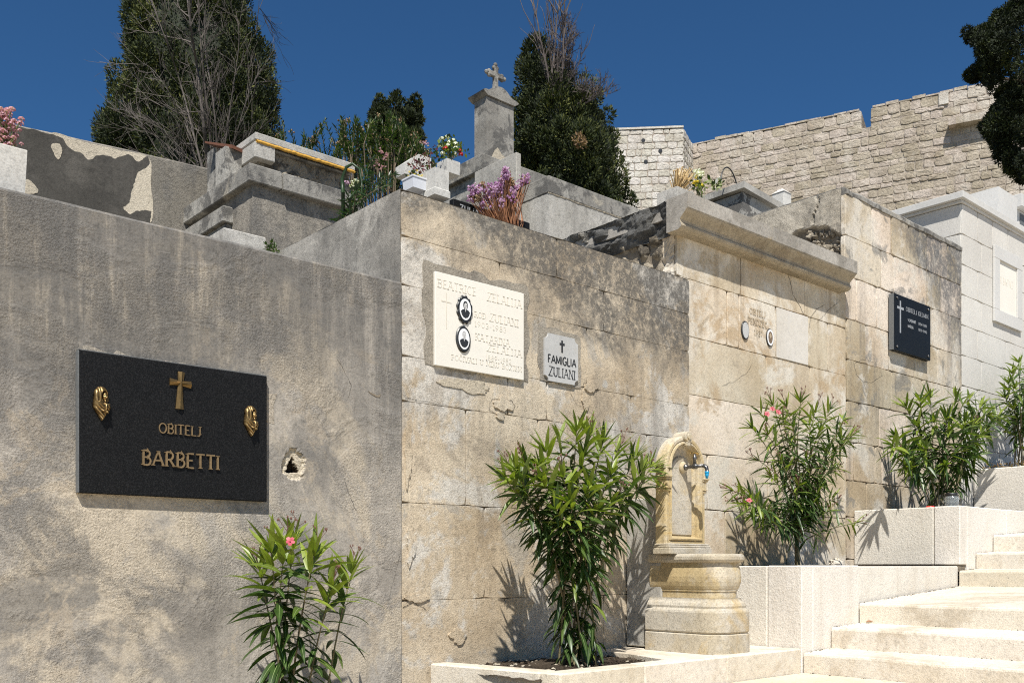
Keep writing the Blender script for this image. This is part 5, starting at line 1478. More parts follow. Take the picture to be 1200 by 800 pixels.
# tomb with pitched lid behind the cornice
Yt = 6.05
c = at(872, 212, Y=Yt); k = (VX*c.x+VY*c.y)/F
e = at(930, 246, Y=Yt); le = ya(805, c.x)
t3 = thing('raised_tomb', 'grey tomb with pitched concrete lid and patchy render, behind the long cornice', 'tomb', (c.x+.4, Yt+.6, 1.2))
th = 7.5*k
mb = MB()
v = []; 
for y in (Yt, le):
    v += [(c.x, y, c.z), (e.x, y, e.z), (e.x, y, e.z-th), (c.x, y, c.z-th)]
mb.add(v, [(0,3,2,1),(4,5,6,7),(0,1,5,4),(3,7,6,2),(0,4,7,3),(1,2,6,5)]); mb.build('lid', M['pale_grey'], t3)
mb = MB(); v = []
for y in (Yt+.06, le-.05):
    v += [(c.x+.06, y, c.z-th-.02), (e.x-.04, y, e.z-th+.02), (e.x-.04, y, 1.2), (c.x+.06, y, 1.2)]
mb.add(v, [(0,3,2,1),(4,5,6,7),(0,1,5,4),(3,7,6,2),(0,4,7,3),(1,2,6,5)]); mb.build('body', M['patchy'], t3)
# small white finial post
c = at(916, 222, Y=6.6); k = (VX*c.x+VY*c.y)/F
mb = MB(); w = 8*k
mb.prism([(c.x-w, 6.6-w), (c.x+w, 6.6-w), (c.x+w, 6.6+w), (c.x-w, 6.6+w)], 1.5, c.z-6*k, .006)
mb.loft([[Vector((c.x+a*w*1.1, 6.6+b*w*1.1, c.z-6*k+.001)) for a, b in ((-1,-1),(1,-1),(1,1),(-1,1))], [Vector((c.x+a*w*.25, 6.6+b*w*.25, c.z)) for a, b in ((-1,-1),(1,-1),(1,1),(-1,1))]])
tag(mb.build('stone_post', M['pot_stone']), 'small white post with pointed cap right of the pitched tomb lid', 'post')

# ------------------------------------------------------------------ vases, pots and their flowers
def square_pot(name, label, u0, u1, vt, vb, Y, mat, taper=.9, rim=True, depth=None, base_h=.0):
    a, b_ = at(u0, vt, Y=Y), at(u1, vb, Y=Y)
    w = (b_.x-a.x)*.62; d = depth or w; x0 = a.x+(b_.x-a.x)*.35
    t = thing(name, label, 'flower pot', (x0+w/2, Y+d/2, b_.z))
    mb = MB(); cx, cy = x0+w/2, Y+d/2
    def sq(s, z): return [Vector((cx+p*w/2*s, cy+q*d/2*s, z)) for p, q in ((-1,-1),(1,-1),(1,1),(-1,1))]
    H = a.z-b_.z
    rings = [sq(taper, b_.z), sq(1., a.z-.012)]
    if rim: rings += [sq(1.07, a.z-.010), sq(1.07, a.z)]
    else: rings += [sq(1., a.z)]
    rings += [sq(.86, a.z), sq(.82, a.z-.03)]
    if base_h: rings = [sq(taper*1.12, b_.z), sq(taper*1.12, b_.z+base_h), sq(taper, b_.z+base_h+.008)] + rings[1:]
    mb.loft(rings); mb.build('body', mat, t)
    return t, Vector((cx, cy, a.z)), w
def flower_ball(mb, c, r, pet, tint=None, m=0):
    """a small double bloom: petals round a heart"""
    for k in range(pet):
        t = k*2.4; q = (k+.5)/pet; el = math.acos(1-1.25*q)
        d = Vector((math.sin(el)*math.cos(t), math.sin(el)*math.sin(t), math.cos(el)*.9))
        p = Vector(c)+d*r*.75; up = d; sd = d.cross(Vector((.2,.1,1))).normalized(); f_ = d.cross(sd)
        s_ = r*.55
        mb.add([p-sd*s_*.6-f_*s_*.2, p+f_*s_*.5+d*s_*.25, p+sd*s_*.6-f_*s_*.2, p-f_*s_*.7-d*s_*.1], [(0,3,2,1)], tint=(rnd.uniform(.2, 1) if tint is None else tint), m=m)
def stem_to(mb, a, b_, r=.003, bend=.03, m=0):
    a, b_ = Vector(a), Vector(b_); mid = (a+b_)/2+Vector((rnd.uniform(-1,1), rnd.uniform(-1,1), 0))*bend
    mb.tube([a, a.lerp(mid, .6)*.5+a.lerp(b_, .35)*.5, mid, b_], [r, r, r*.9, r*.7], 4, tint=rnd.random(), m=m, cap=False)

# vase with pink flowers at the left edge
yv = 4.12
a = at(-22, 168, Y=yv); b_ = at(32, 180, Y=yv)
t, top, w = None, None, None
vz = thing('flower_pot', 'pale square marble flower pot on the grey stucco vault, left edge', 'flower pot', ((a.x+b_.x)/2, yv+.1, ZB))
mb = MB(); x0, x1 = a.x, b_.x; cx, cy = (x0+x1)/2, yv+.09
zt_v = (V0-176)*((VX*b_.x+VY*yv)/F)
def sq(s, z, wx=(x1-x0)/2, wy=.09): return [Vector((cx+p*wx*s, cy+q*wy*s, z)) for p, q in ((-1,-1),(1,-1),(1,1),(-1,1))]
mb.loft([sq(.9, ZB+.004), sq(1., zt_v-.004), sq(.99, zt_v), sq(.86, zt_v), sq(.84, zt_v-.04)]); mb.build('body', M['pot_stone'], vz)
mb = MB(); ms = MB()
for i in range(110):
    u, v = rnd.gauss(6, 9), rnd.uniform(128, 172)
    if v < 140 and u > 18: continue
    p = at(max(-25, min(25, u)), v, Y=cy+rnd.uniform(-.06, .06))
    flower_ball(mb, p, rnd.uniform(.010, .017), 14)
    if i % 3 == 0: stem_to(ms, (cx+rnd.uniform(-.03,.06), cy, zt_v-.02), p)
fl1 = thing('flower_bouquet', 'faded pink flower bouquet in the marble pot, left edge', 'flowers', (cx, cy, zt_v-.02))
mb.build('blooms', M['pink_pale'], fl1); ms.build('stems', M['green_stem'], fl1)

t, top, w = square_pot('flower_pot', 'white glazed square pot with small yellow flowers, beside the tall vase', 474, 502, 201, 224, 5.4, M['pot_white'], .93)
mb = MB(); ml = MB()
for i in range(46):
    p = top+Vector((rnd.uniform(-.7,.7)*w*.8, rnd.uniform(-.4,.4)*w, rnd.uniform(.0,.045)))
    if i % 2: flower_ball(mb, p, .011, 8)
    else:
        for q in range(2): ml.octa(p, .012, tint=rnd.random())
b1 = thing('flower_bouquet', 'small yellow flowers filling the white glazed pot', 'flowers', top)
mb.build('blooms', M['yellow_petal'], b1); ml.build('leaves', M['leaf_bush'], b1)
# grave lamp stone and dark trailing plant behind it
a = at(489, 182, Y=5.9)
gs = thing('memorial_stone', 'small pale sloping memorial stone among dark red trailing leaves', 'stone', (a.x, 5.95, 2.5))
kk = (VX*a.x+VY*5.9)/F
mb = MB(); mb.ext([(-18*kk,-26*kk),(20*kk,-26*kk),(20*kk,2*kk),(2*kk,2*kk),(-18*kk,-14*kk)], (a.x, 5.9, a.z), (1,0,0), (0,0,1), (0,1,0), .12)
mb.build('slab', M['pot_stone'], gs)
mb = MB(); mg = MB()
for i in range(230):
    u, v = rnd.uniform(474, 514), rnd.uniform(170, 202)
    if v < 196-(u-474)*.75: continue
    p = at(u, v, Y=5.72+rnd.uniform(-.08,.1))
    d = Vector((rnd.gauss(0,1), rnd.gauss(0,1), rnd.gauss(0,1))).normalized(); s_ = rnd.uniform(.012, .028); q = d.cross(Vector((.3,.5,.8))).normalized()*s_*.4
    (mb if rnd.random() < (.75 if u < 497 else .25) else mg).add([p, p+d*s_*.5+q, p+d*s_, p+d*s_*.5-q], [(0,1,2,3)], tint=rnd.random())
tr = thing('trailing_plant', 'dark red and olive trailing plant draped over the pale memorial stone', 'plant', (a.x, 5.7, 2.5))
mb.build('red_leaves', M['maroon'], tr); mg.build('leaves', M['leaf_bush'], tr)
ms = MB()
for i in range(9):
    p0 = at(rnd.uniform(480, 508), 204, Y=5.72); p1 = at(rnd.uniform(478, 510), rnd.uniform(176, 190), Y=5.74); stem_to(ms, p0, p1, .003)
ms.build('stems', M['twig'], tr)
t, top, w = square_pot('flower_vase', 'tall pale marble vase with stained sides beside the white glazed pot', 500, 527, 192, 233, 5.3, M['pot_stone'], .98, rim=False, base_h=.045)
t, top, w = square_pot('flower_vase', 'shorter fluted marble vase holding the white and red roses', 515, 540, 182, 206, 5.85, M['pot_stone'], .95, rim=False)
roses = []; ml = MB(); ms = MB()
k = (VX*top.x+VY*top.y)/F
for (u, v, kind) in ((518,163,'w'),(524,161,'w'),(531,165,'w'),(516,171,'w'),(534,169,'w'),(527,167,'w'),(519,180,'w'),(533,181,'w'),(522,174,'r'),(529,183,'r'),(538,177,'r'),(540,181,'r'),(525,171,'w'),(534,174,'w'),(526,177,'w')):
    p = at(u, v, Y=top.y+rnd.uniform(-.06,.06)); roses.append((p, kind)); stem_to(ms, top, p, .003)
for i in range(160):
    p = at(rnd.gauss(527, 7), rnd.gauss(175, 6), Y=top.y+rnd.uniform(-.07,.07))
    d = Vector((rnd.gauss(0,1), rnd.gauss(0,1), rnd.gauss(0,1))).normalized(); s_ = rnd.uniform(.02, .045); q = d.cross(Vector((.3,.5,.8))).normalized()*s_*.3
    ml.add([p, p+d*s_*.5+q, p+d*s_, p+d*s_*.5-q], [(0,1,2,3)], tint=rnd.random())
b1 = thing('flower_bouquet', 'bouquet of white and red roses in the fluted vase below the headstone', 'flowers', top)
ml.build('leaves', M['leaf'], b1); ms.build('stems', M['green_stem'], b1)
for p, kind in roses:
    mr = MB(); flower_ball(mr, p, 3.6*k, 22); mr.build('rose', M['white_petal'] if kind == 'w' else M['red_petal'], b1)


# dark name plate lying against the base
a, b_ = at(524, 226, Y=4.56), at(566, 246, Y=4.56)
np_ = thing('name_plate', 'dark slanted name plate with pale letters behind the lilac dried flowers', 'plaque', ((a.x+b_.x)/2, 4.5, 1.93))
zt_n = a.z-.05
mb = MB(); mb.box(a.x, a.x+.62, 4.50, 4.54, 1.90, zt_n, .003); mb.build('slab', M['granite2'], np_)
mb = MB(); text(mb, 'ZULIANI', a.x+.05, zt_n-.06, .036, 4.50, thick=.17, serif=False, depth=.001, width=.2); mb.build('lettering', M['grey_letter'], np_)

# lilac dried flowers
base = at(600, 268, Y=4.42); base.z = 1.915
fd = thing('dried_flowers', 'large bunch of lilac dried flowers with rusty stems on the tan front', 'flowers', base)
mb = MB(); mo = MB(); ms = MB(); k = (VX*base.x+VY*base.y)/F
heads = []
for (cu, cv, cr, cn) in ((594,205,5,26),(590,212,6,24),(598,214,5,22),(584,218,6,26),(577,222,6,24),(570,226,6,24),(562,222,5,20),(554,224,5,18),(552,232,4,12),(560,232,5,18),(604,220,5,20),(612,213,5,18),(617,208,4,12),(608,226,5,16),(600,228,6,20),(590,224,6,24),(582,230,6,20),(574,236,5,14),(566,238,5,12),(588,236,5,12),(600,236,5,10),(592,198,3,10),(566,216,4,8)):
    cy_ = base.y+rnd.gauss(0, .05)
    brown = (cu, cv) in ((566,216),(608,226),(560,232),(598,214)) 
    for q in range(cn*3):
        p = at(cu+rnd.gauss(0, cr*.42), cv+rnd.gauss(0, cr*.6), Y=cy_+rnd.gauss(0, .018))
        (mo if brown or rnd.random() < .08 else mb).octa(p, rnd.uniform(.0055, .0115), tint=rnd.random())
    for q in range(5): stem_to(ms, base+Vector((rnd.gauss(-.02,.03), rnd.gauss(0,.02), 0)), at(cu+rnd.gauss(0,2), cv+rnd.gauss(1,2), Y=cy_), rnd.uniform(.002,.0035), .03)
for i in range(40): stem_to(ms, base+Vector((rnd.gauss(.0,.03), rnd.gauss(0,.02), 0)), at(rnd.uniform(575, 612), rnd.uniform(215, 240), Y=base.y+rnd.gauss(0,.04)), .0035, .02)
mb.build('lilac_heads', M['lilac'], fd); mo.build('brown_heads', M['dry'], fd); ms.build('stems', M['rust'], fd)

# pot with straw and yellow flowers on the beige vault
yv = 4.42
a, b_ = at(789, 216, Y=yv), at(815, 216, Y=yv)
po = thing('flower_pot', 'grey stone trough with straw and yellow flowers on the cornice vault', 'flower pot', ((a.x+b_.x)/2, yv+.08, 2.446))
xm0, xm1 = a.x, b_.x
dz = .19; W_ = (xm1-xm0)*.78
cx, cy = xm0+W_*.72, yv+dz/2
mb = MB()
def sq(s, z): return [Vector((cx+p*W_/2*s, cy+q*dz/2*s, z)) for p, q in ((-1,-1),(1,-1),(1,1),(-1,1))]
mb.loft([sq(.97, 2.444), sq(1., a.z-.003), sq(.99, a.z), sq(.84, a.z), sq(.82, a.z-.04)]); mb.build('body', M['pale_grey'], po)
ms = MB(); base = Vector((cx, cy, a.z-.03))
for i in range(64):
    u = rnd.gauss(800, 7); v = 195+abs(u-801)*.3+abs(rnd.gauss(0, 8))
    p = at(u, v, Y=cy+rnd.uniform(-.08,.05)); ms.tube([base+Vector((rnd.uniform(-.05,.05), rnd.uniform(-.06,.05), 0)), (base+p)/2+Vector((rnd.uniform(-.01,.01),0,0)), p], [.003,.004,.0035], 4, tint=rnd.random(), cap=False)
    if rnd.random() < .5: ms.octa(p, .008, tint=rnd.random())
st = thing('dried_stalks', 'bundle of straw coloured dried stalks standing in the grey trough', 'flowers', base); ms.build('stalks', M['straw'], st)
mb = MB(); mw = MB(); ml = MB(); ms = MB()
yb = cy-.02
for i in range(14): flower_ball(mb, at(rnd.gauss(818, 3.2), rnd.gauss(214, 3), Y=yb+rnd.uniform(-.06,.06)), .014, 14)
for i in range(16): flower_ball(mw, at(rnd.gauss(819, 3.), rnd.gauss(202, 2.8), Y=yb+rnd.uniform(-.06,.06)), .016, 14)
for i in range(80):
    p = at(rnd.gauss(819, 3.5), rnd.gauss(217, 5), Y=yb+rnd.uniform(-.06,.06))
    d = Vector((rnd.gauss(0,1), rnd.gauss(0,1), rnd.gauss(0,1))).normalized(); s_ = rnd.uniform(.02, .04); q = d.cross(Vector((.3,.5,.8))).normalized()*s_*.3
    ml.add([p, p+d*s_*.5+q, p+d*s_, p+d*s_*.5-q], [(0,1,2,3)], tint=rnd.random())
bb = at(819, 225, Y=yb)
for i in range(12): stem_to(ms, (bb.x, yb, 2.445), at(rnd.gauss(819, 3), rnd.uniform(203, 216), Y=yb), .003)
b1 = thing('flower_bouquet', 'yellow and white flower bunch right of the straw trough', 'flowers', (bb.x, yb, 2.445))
mb.build('yellow_blooms', M['yellow_petal'], b1); mw.build('white_blooms', M['white_petal'], b1); ml.build('leaves', M['leaf'], b1); ms.build('stems', M['green_stem'], b1)

# wire hoop of an old wreath with a wilted white spray
Yw = 6.2
c = at(855, 214, Y=Yw); k = (VX*c.x+VY*Yw)/F
c.z = at(855, 224, Y=Yw).z
ho = thing('wire_wreath', 'bare wire hoop of an old wreath with wilted white leaves', 'wreath', c)
mb = MB(); pts = []
for i in range(33):
    t = math.pi*i/32; pts.append((c.x+.115*math.cos(t)*1.35, Yw+.02*math.sin(t), c.z+28*k*math.sin(t)))
mb.tube(pts, .0075, 6); mb.build('hoop', M['iron'], ho, smooth=True)
mb = MB(); md = MB()
for i in range(60):
    p = at(rnd.uniform(832, 846), rnd.uniform(210, 224), Y=Yw-.05+rnd.uniform(-.04,.04)); d = Vector((rnd.gauss(0,1), rnd.gauss(0,.6), rnd.uniform(-.2,1.2))).normalized(); s_ = rnd.uniform(.03, .07); q = d.cross(Vector((.3,.5,.8))).normalized()*s_*.25
    (mb if rnd.random() < .6 else md).add([p, p+d*s_*.5+q, p+d*s_, p+d*s_*.5-q], [(0,1,2,3)], tint=rnd.random())
mb.build('white_leaves', M['white_petal'], ho); md.build('dark_leaves', M['leaf_bush'], ho)

# ------------------------------------------------------------------ the fortress far up the slope
def P2(u, d): 
    rx, ry = ray(u); return Vector((rx*d, ry*d, 0))
def fort_wall(name, label, A, B, ztop, zbot, mat, seed, notch=None, rowh=(.24, .36), meanw=.5, extra0=0., extra1=0., prot=.018):
    S = (B-A).normalized(); Nn = Vector((S.y, -S.x, 0)); L = (B-A).length
    t = thing(name, label, 'fortress wall', (A+B)/2+Vector((0,0,zbot)))
    r = random.Random(seed); rows = []; z = zbot
    while z < ztop-.05:
        h = min(r.uniform(*rowh), ztop-z)
        if ztop-(z+h) < .12: h = ztop-z
        ss = split_row(-extra0, L+extra1, meanw, r)
        if notch and z+h > notch[2]:
            a, b_ = notch[0], notch[1]
            l = [s_ for s_ in ss if s_ < a-.1]+[a]; rr2 = [b_]+[s_ for s_ in ss if s_ > b_+.1]
            rows.append((z, z+h, l)); rows.append((z, z+h, rr2))
        else: rows.append((z, z+h, ss))
        z += h
    mb = MB(); blocks(mb, A, S, Nn, rows, gap=.011, depth=.25, jit=.018, ch=.011, prot=prot, seed=seed+1, seg=.14, wav=1, rough_face=.008)
    mb.build('masonry', mat, t)
    mb = MB(); q = A-S*extra0; 
    def pr(a, b_, z0, z1):
        p0, p1 = A+S*a-Nn*.022, A+S*b_-Nn*.022
        v = [p0+Vector((0,0,z0)), p1+Vector((0,0,z0)), p1-Nn*1.8+Vector((0,0,z0)), p0-Nn*1.8+Vector((0,0,z0))]
        v += [x+Vector((0,0,z1-z0)) for x in v]
        mb.add(v, [(0,3,2,1),(4,5,6,7),(0,1,5,4),(1,2,6,5),(2,3,7,6),(3,0,4,7)])
    if notch:
        pr(-extra0, notch[0]-.02, zbot, ztop-.06); pr(notch[1]+.02, L+extra1, zbot, ztop-.06); pr(notch[0]-.02, notch[1]+.02, zbot, notch[2]-.05)
    else: pr(-extra0+.02, L+extra1-.02, zbot, ztop-.06)
    mb.build('core', M['fort_joint'], t)
    return t, S, Nn, L
ZF = (V0-150)/F*40.
A, B = P2(700, 40.3), P2(801, 40.)
zf2 = ZF
b1, S1, N1, L1 = fort_wall('fortress_bastion', 'pale stone bastion with square corner, behind the tall green cypress', A, B, ZF, 12.2, M['bastion'], 51, rowh=(.26,.36), meanw=.42, extra0=2., prot=.009)
Rr = random.Random(77)
mb = MB(); C_ = P2(812.5, 41.6)     # its return towards the long wall
S2 = (C_-B).normalized(); N2 = Vector((S2.y, -S2.x, 0)); L2 = (C_-B).length+1.0
rows = []; z = 12.2
while z < ZF-.05:
    h = min(Rr.uniform(.26,.36), ZF-z); h = ZF-z if ZF-(z+h) < .12 else h
    rows.append((z, z+h, split_row(0, L2, .45, Rr))); z += h
blocks(mb, B, S2, N2, rows, gap=.016, depth=.25, jit=.014, ch=.014, prot=.01, seed=79, seg=.14, wav=1, rough_face=.008); mb.build('return_masonry', M['bastion'], b1)
mb = MB(); c = at(783, 157, d=40.05)
for (u, v) in ((774,176),(754,163),(757,188)):
    q = at(u, v, d=40.0); q = q + N1*((A-q).dot(N1)); mb.lathe([(.0,.0),(.085,.0),(.085,.016),(.0,.018)], q, axis=N1, n=12)
mb.build('putlog_shade', M['photo_dark'], b1)  # dark discs paint the shade of putlog holes, nothing is cut
mb = MB(); p0 = A-S1*2-N1*-.04; p1 = B+N1*.04
mb.add([p0+Vector((0,0,ZF+.01)), p1+Vector((0,0,ZF+.01)), p1-N1*1.2+Vector((0,0,ZF+.01)), p0-N1*1.2+Vector((0,0,ZF+.01)), p0+Vector((0,0,ZF+.09)), p1+Vector((0,0,ZF+.09)), p1-N1*1.2+Vector((0,0,ZF+.09)), p0-N1*1.2+Vector((0,0,ZF+.09))], [(0,3,2,1),(4,5,6,7),(0,1,5,4),(1,2,6,5),(2,3,7,6),(3,0,4,7)])
mb.build('coping', M['bastion'], b1)
A, B = P2(812, 41.6), P2(1165, ZF*F/565.)
S_ = (B-A).normalized(); N_ = Vector((S_.y, -S_.x, 0))
def s_at(u):
    rx, ry = ray(u); d_ = (A.x*N_.x+A.y*N_.y)/(rx*N_.x+ry*N_.y); return (Vector((rx*d_, ry*d_, 0))-A).dot(S_), d_
na, da = s_at(1010); nb, _ = s_at(1020)
fw_, S3, N3, L3 = fort_wall('fortress_wall', 'long brownish rubble stone fortress wall rising to the right under the sky', A, B, ZF, 12.0, M['fort'], 61, notch=(na, nb, (V0-149)*da/F), rowh=(.18,.36), meanw=.52, extra0=.9, extra1=7.)
mb = MB(); r2 = random.Random(8)
for i in range(36):     # low uneven crest
    s_ = -.5+ (L3+6)*i/36
    if na-.5 < s_ < nb+.05: continue
    p = A+S3*s_; ln = (L3+6)/36*.96; h = r2.uniform(.03, .12)
    q = [p+N3*.02, p+S3*ln+N3*.02, p+S3*ln-N3*1.2, p-N3*1.2]
    v = [x+Vector((0,0,ZF-.01)) for x in q]+[x+Vector((0,0,ZF+h)) for x in q]
    mb.add(v, [(0,3,2,1),(4,5,6,7),(0,1,5,4),(1,2,6,5),(2,3,7,6),(3,0,4,7)], tint=r2.random())
mb.build('crest', M['fort'], fw_)
sa_, d1 = s_at(1112); sb_, d2 = s_at(1175)
mb = MB(); zl = (V0-152)*d1/F
for i in range(7):
    p = A+S3*(sa_+(sb_-sa_)*i/7); ln = (sb_-sa_)/7*.985
    q = [p+N3*.42, p+S3*ln+N3*.42, p+S3*ln-N3*.1, p-N3*.1]; 
    v = [x+Vector((0,0,zl)) for x in q]+[x+Vector((0,0,zl+.26)) for x in q]
    mb.add(v, [(0,3,2,1),(4,5,6,7),(0,1,5,4),(1,2,6,5),(2,3,7,6),(3,0,4,7)], tint=r2.random())
mb.build('stone_ledge', M['fort'], fw_)
pw, _ = s_at(1100); q = A+S3*pw; mb = MB(); zz_ = ZF-.45
qq = [q+N3*.06, q+S3*.35+N3*.06, q+S3*.35-N3*.1, q-N3*.1]; v = [x+Vector((0,0,zz_)) for x in qq]+[x+Vector((0,0,ZF+.012)) for x in qq]
mb.add(v, [(0,3,2,1),(4,5,6,7),(0,1,5,4),(1,2,6,5),(2,3,7,6),(3,0,4,7)]); mb.build('pale_block', M['bastion'], fw_)
# ------------------------------------------------------------------ plants
def leaf(mb, base, d, L, W, droop, tint, up=None, seg=6, rib=True, fold=.22, m=0):
    d = Vector(d).normalized(); zz_ = Vector((0,0,1))
    side = d.cross(zz_)
    side = side.normalized() if side.length > .05 else Vector((rnd.uniform(-1,1), rnd.uniform(-1,1), 0)).normalized()
    # a little roll about the blade's own axis
    rl = rnd.gauss(0, .35); nrm = side.cross(d).normalized(); side = (side*math.cos(rl)+nrm*math.sin(rl)).normalized()
    p = Vector(base); cl = []; l = []; r_ = []; tw = rnd.gauss(0, .12)
    for i in range(seg+1):
        s_ = i/seg
        w = W*.5*max(0, math.sin(math.pi*min(1, (s_*.93+.07))**.82))**.8
        if i == 0: w = W*.09
        if i == seg: w = W*.015
        n_ = side.cross(d).normalized()
        sd = (side + n_*tw*s_).normalized()
        cl.append(p.copy()); l.append(p - sd*w + n_*w*fold); r_.append(p + sd*w + n_*w*fold)
        d = (d + Vector((0,0,-1))*droop/seg).normalized()
        side = (side - d*side.dot(d)).normalized()
        p = p + d*L/seg
    v = []
    for a, b, c in zip(l, cl, r_): v += [a, b, c]
    f = []
    for i in range(seg):
        o = 3*i; f += [(o, o+1, o+4, o+3), (o+1, o+2, o+5, o+4)]
    mb.add(v, f, tint, m)
    if rib:
        v = []; f = []
        for i in range(seg+1):
            n_ = (r_[i]-l[i]); q = cl[min(i+1, seg)]-cl[max(i-1, 0)]
            up_ = n_.cross(q); up_ = up_.normalized() if up_.length > 1e-9 else Vector((0,0,1))
            hw = n_.normalized()*(W*.045*(1-i/seg*.8)) if n_.length > 1e-9 else Vector((0,0,0))
            c = cl[i]+up_*.0007; v += [c-hw, c+hw]
        for i in range(seg): f.append((2*i, 2*i+1, 2*i+3, 2*i+2))
        mb.add(v, f, .5, 1)

def bez(a, c, b, t): return a*(1-t)**2 + c*2*t*(1-t) + b*t*t

def oleander(name, label, base, tips, L=(.115,.165), W=.021, step=.030, t0=.28, rib=True, seg=6, heads=.5, flowers=(), group=None, rad=.0065, young=1., cat='shrub', lean=.25, spread=.05, mats=None, tipn=6, drop=1., trunk=None, mains=7, low=.62):
    base = Vector(base); t = thing(name, label, cat, base, group)
    ml, ms = MB(), MB(); heads_, flw = [], []
    done = []
    for ti, tip in enumerate(tips):
        tip = Vector(tip); side = ti >= mains and not trunk
        b0 = base + Vector((rnd.gauss(0, spread), rnd.gauss(0, spread*.7), -.03))
        if trunk: b0 = Vector(trunk) + Vector((rnd.gauss(0,.012), rnd.gauss(0,.012), rnd.uniform(-.12,.08)))
        if side:     # forks off the nearest main stem
            m_ = min(done, key=lambda q: (q[2]-tip).length); tb = rnd.uniform(.36, .58); b0 = bez(m_[0], m_[1], m_[2], tb)
        c = b0 + Vector(((tip.x-b0.x)*lean, (tip.y-b0.y)*lean, (tip.z-b0.z)*.58)) + Vector((rnd.gauss(0,.03), rnd.gauss(0,.03), 0))
        if not side: done.append((b0, c, tip))
        n = 12; pts = [bez(b0, c, tip, i/n) for i in range(n+1)]
        ln = sum((pts[i+1]-pts[i]).length for i in range(n))
        r0 = rad*(.62 if side else rnd.uniform(.85,1.25))
        ms.tube(pts, [r0*(1-.62*i/n) for i in range(n+1)], 6, tint=rnd.random(), m=0, cap=False)
        ts = .08 if side else t0
        k = int(ln*(1-ts)/step); ph = rnd.uniform(0, 6)
        for i in range(k+1):
            tt = ts + (1-ts)*i/max(k, 1)
            p = bez(b0, c, tip, tt); d = (bez(b0, c, tip, min(1, tt+.02))-bez(b0, c, tip, tt-.02)).normalized()
            a = d.cross(Vector((.31,.2,.9))).normalized(); b = d.cross(a)
            ph += 1.05 + rnd.gauss(0, .15)
            near = ln*(1-tt)          # distance from the tip
            dens = 1 if near < .38 else low
            for q in range(3):
                if rnd.random() > dens*drop: continue
                th = ph + q*2.094 + rnd.gauss(0, .2)
                e = max(.35, min(1.75, .62 + near*3.2 + rnd.gauss(0, .2)))
                v = d*math.cos(e) + (a*math.cos(th)+b*math.sin(th))*math.sin(e)
                LL = rnd.uniform(*L)*(.66 if near < .025 else .9 if near < .06 else 1)
                tn = (.98-near*3.2)*young if near < .16 else .40
                if rnd.random() < .025: tn = 1.
                leaf(ml, p, v, LL, W*rnd.uniform(.85,1.15)*(.8 if near < .03 else 1), rnd.uniform(.25,.75)+near*.7, max(.02, min(1, tn+rnd.gauss(0,.13))), seg=seg, rib=rib)
        for q in range(tipn):
            th = q*1.3+rnd.random(); e = rnd.uniform(.15,.95); d = (tip-c).normalized(); a = d.cross(Vector((.31,.2,.9))).normalized(); b = d.cross(a)
            leaf(ml, tip, d*math.cos(e)+(a*math.cos(th)+b*math.sin(th))*math.sin(e), rnd.uniform(*L)*rnd.uniform(.55,.95), W*.8, rnd.uniform(0,.4), min(1, max(.1, .75*young+rnd.gauss(0,.18))), seg=seg, rib=rib)
        if rnd.random() < heads:     # spent flower head: forked twig with buds
            d = (tip-c).normalized(); mt = MB(); heads_.append(mt)
            p1 = tip + d*rnd.uniform(.06,.10); mt.tube([tip, p1], [.0022,.0018], 5, tint=rnd.random())
            for q in range(rnd.randint(3, 5)):
                dd = (d+Vector((rnd.gauss(0,.5), rnd.gauss(0,.5), rnd.gauss(.2,.3)))).normalized()
                p2 = tip.lerp(p1, rnd.uniform(.5,1)); p3 = p2 + dd*rnd.uniform(.03,.06); mt.tube([p2, p3], [.0016,.0012], 4, tint=rnd.random())
                for w in range(2):
                    d3 = (dd+Vector((rnd.gauss(0,.6), rnd.gauss(0,.6), .2))).normalized(); p4 = p3 + d3*rnd.uniform(.008,.018); mt.tube([p3, p4], [.0014,.001], 4)
                    mt.ball(p4, (.0034,.0034,.006), nu=5, nv=4, tint=rnd.random())
    if trunk: ms.tube([base+Vector((0,0,-.04)), base.lerp(Vector(trunk), .3)+Vector((-.02,0,0)), base.lerp(Vector(trunk), .6)+Vector((-.035,0,0)), Vector(trunk)+Vector((0,0,.05))], [.022,.018,.016,.013], 9, m=0, cap=False)
    for fp in flowers:
        fp = Vector(fp); mf = MB(); flw.append(mf)
        for q in range(5):
            th = q*2*math.pi/5+.3; ax = Vector((-.45,-.75,.45)).normalized(); a = ax.cross(Vector((0,0,1))).normalized(); b = ax.cross(a)
            dr = a*math.cos(th)+b*math.sin(th); sd = ax.cross(dr); s_ = rnd.uniform(.013,.018)
            mf.add([fp, fp+dr*s_*.6-sd*s_*.5+ax*s_*.25, fp+dr*s_*1.15-sd*s_*.35+ax*s_*.2, fp+dr*s_*1.2+sd*s_*.3+ax*s_*.1, fp+dr*s_*.6+sd*s_*.5+ax*s_*.2], [(0,1,2,3,4)], tint=rnd.random())
        mf.ball(fp+Vector((-.004,-.006,.004)), .004, nu=6, nv=4, tint=.9)
    M_ = mats or (M['leaf'], M['leaf_rib'])
    ml.build('foliage', list(M_), t, smooth=True); ms.build('stems', M['bark'] if not rib else M['stem'], t, smooth=True)
    for q in heads_: q.build('spent_flower_head', M['twig'], t)
    for q in flw: q.build('flower', M['pink'], t)
    return t
M['stem'] = stone('oleander stem', (.115,.10,.05), (.20,.165,.095), tint_amt=.25, bump=.4, off=121.)

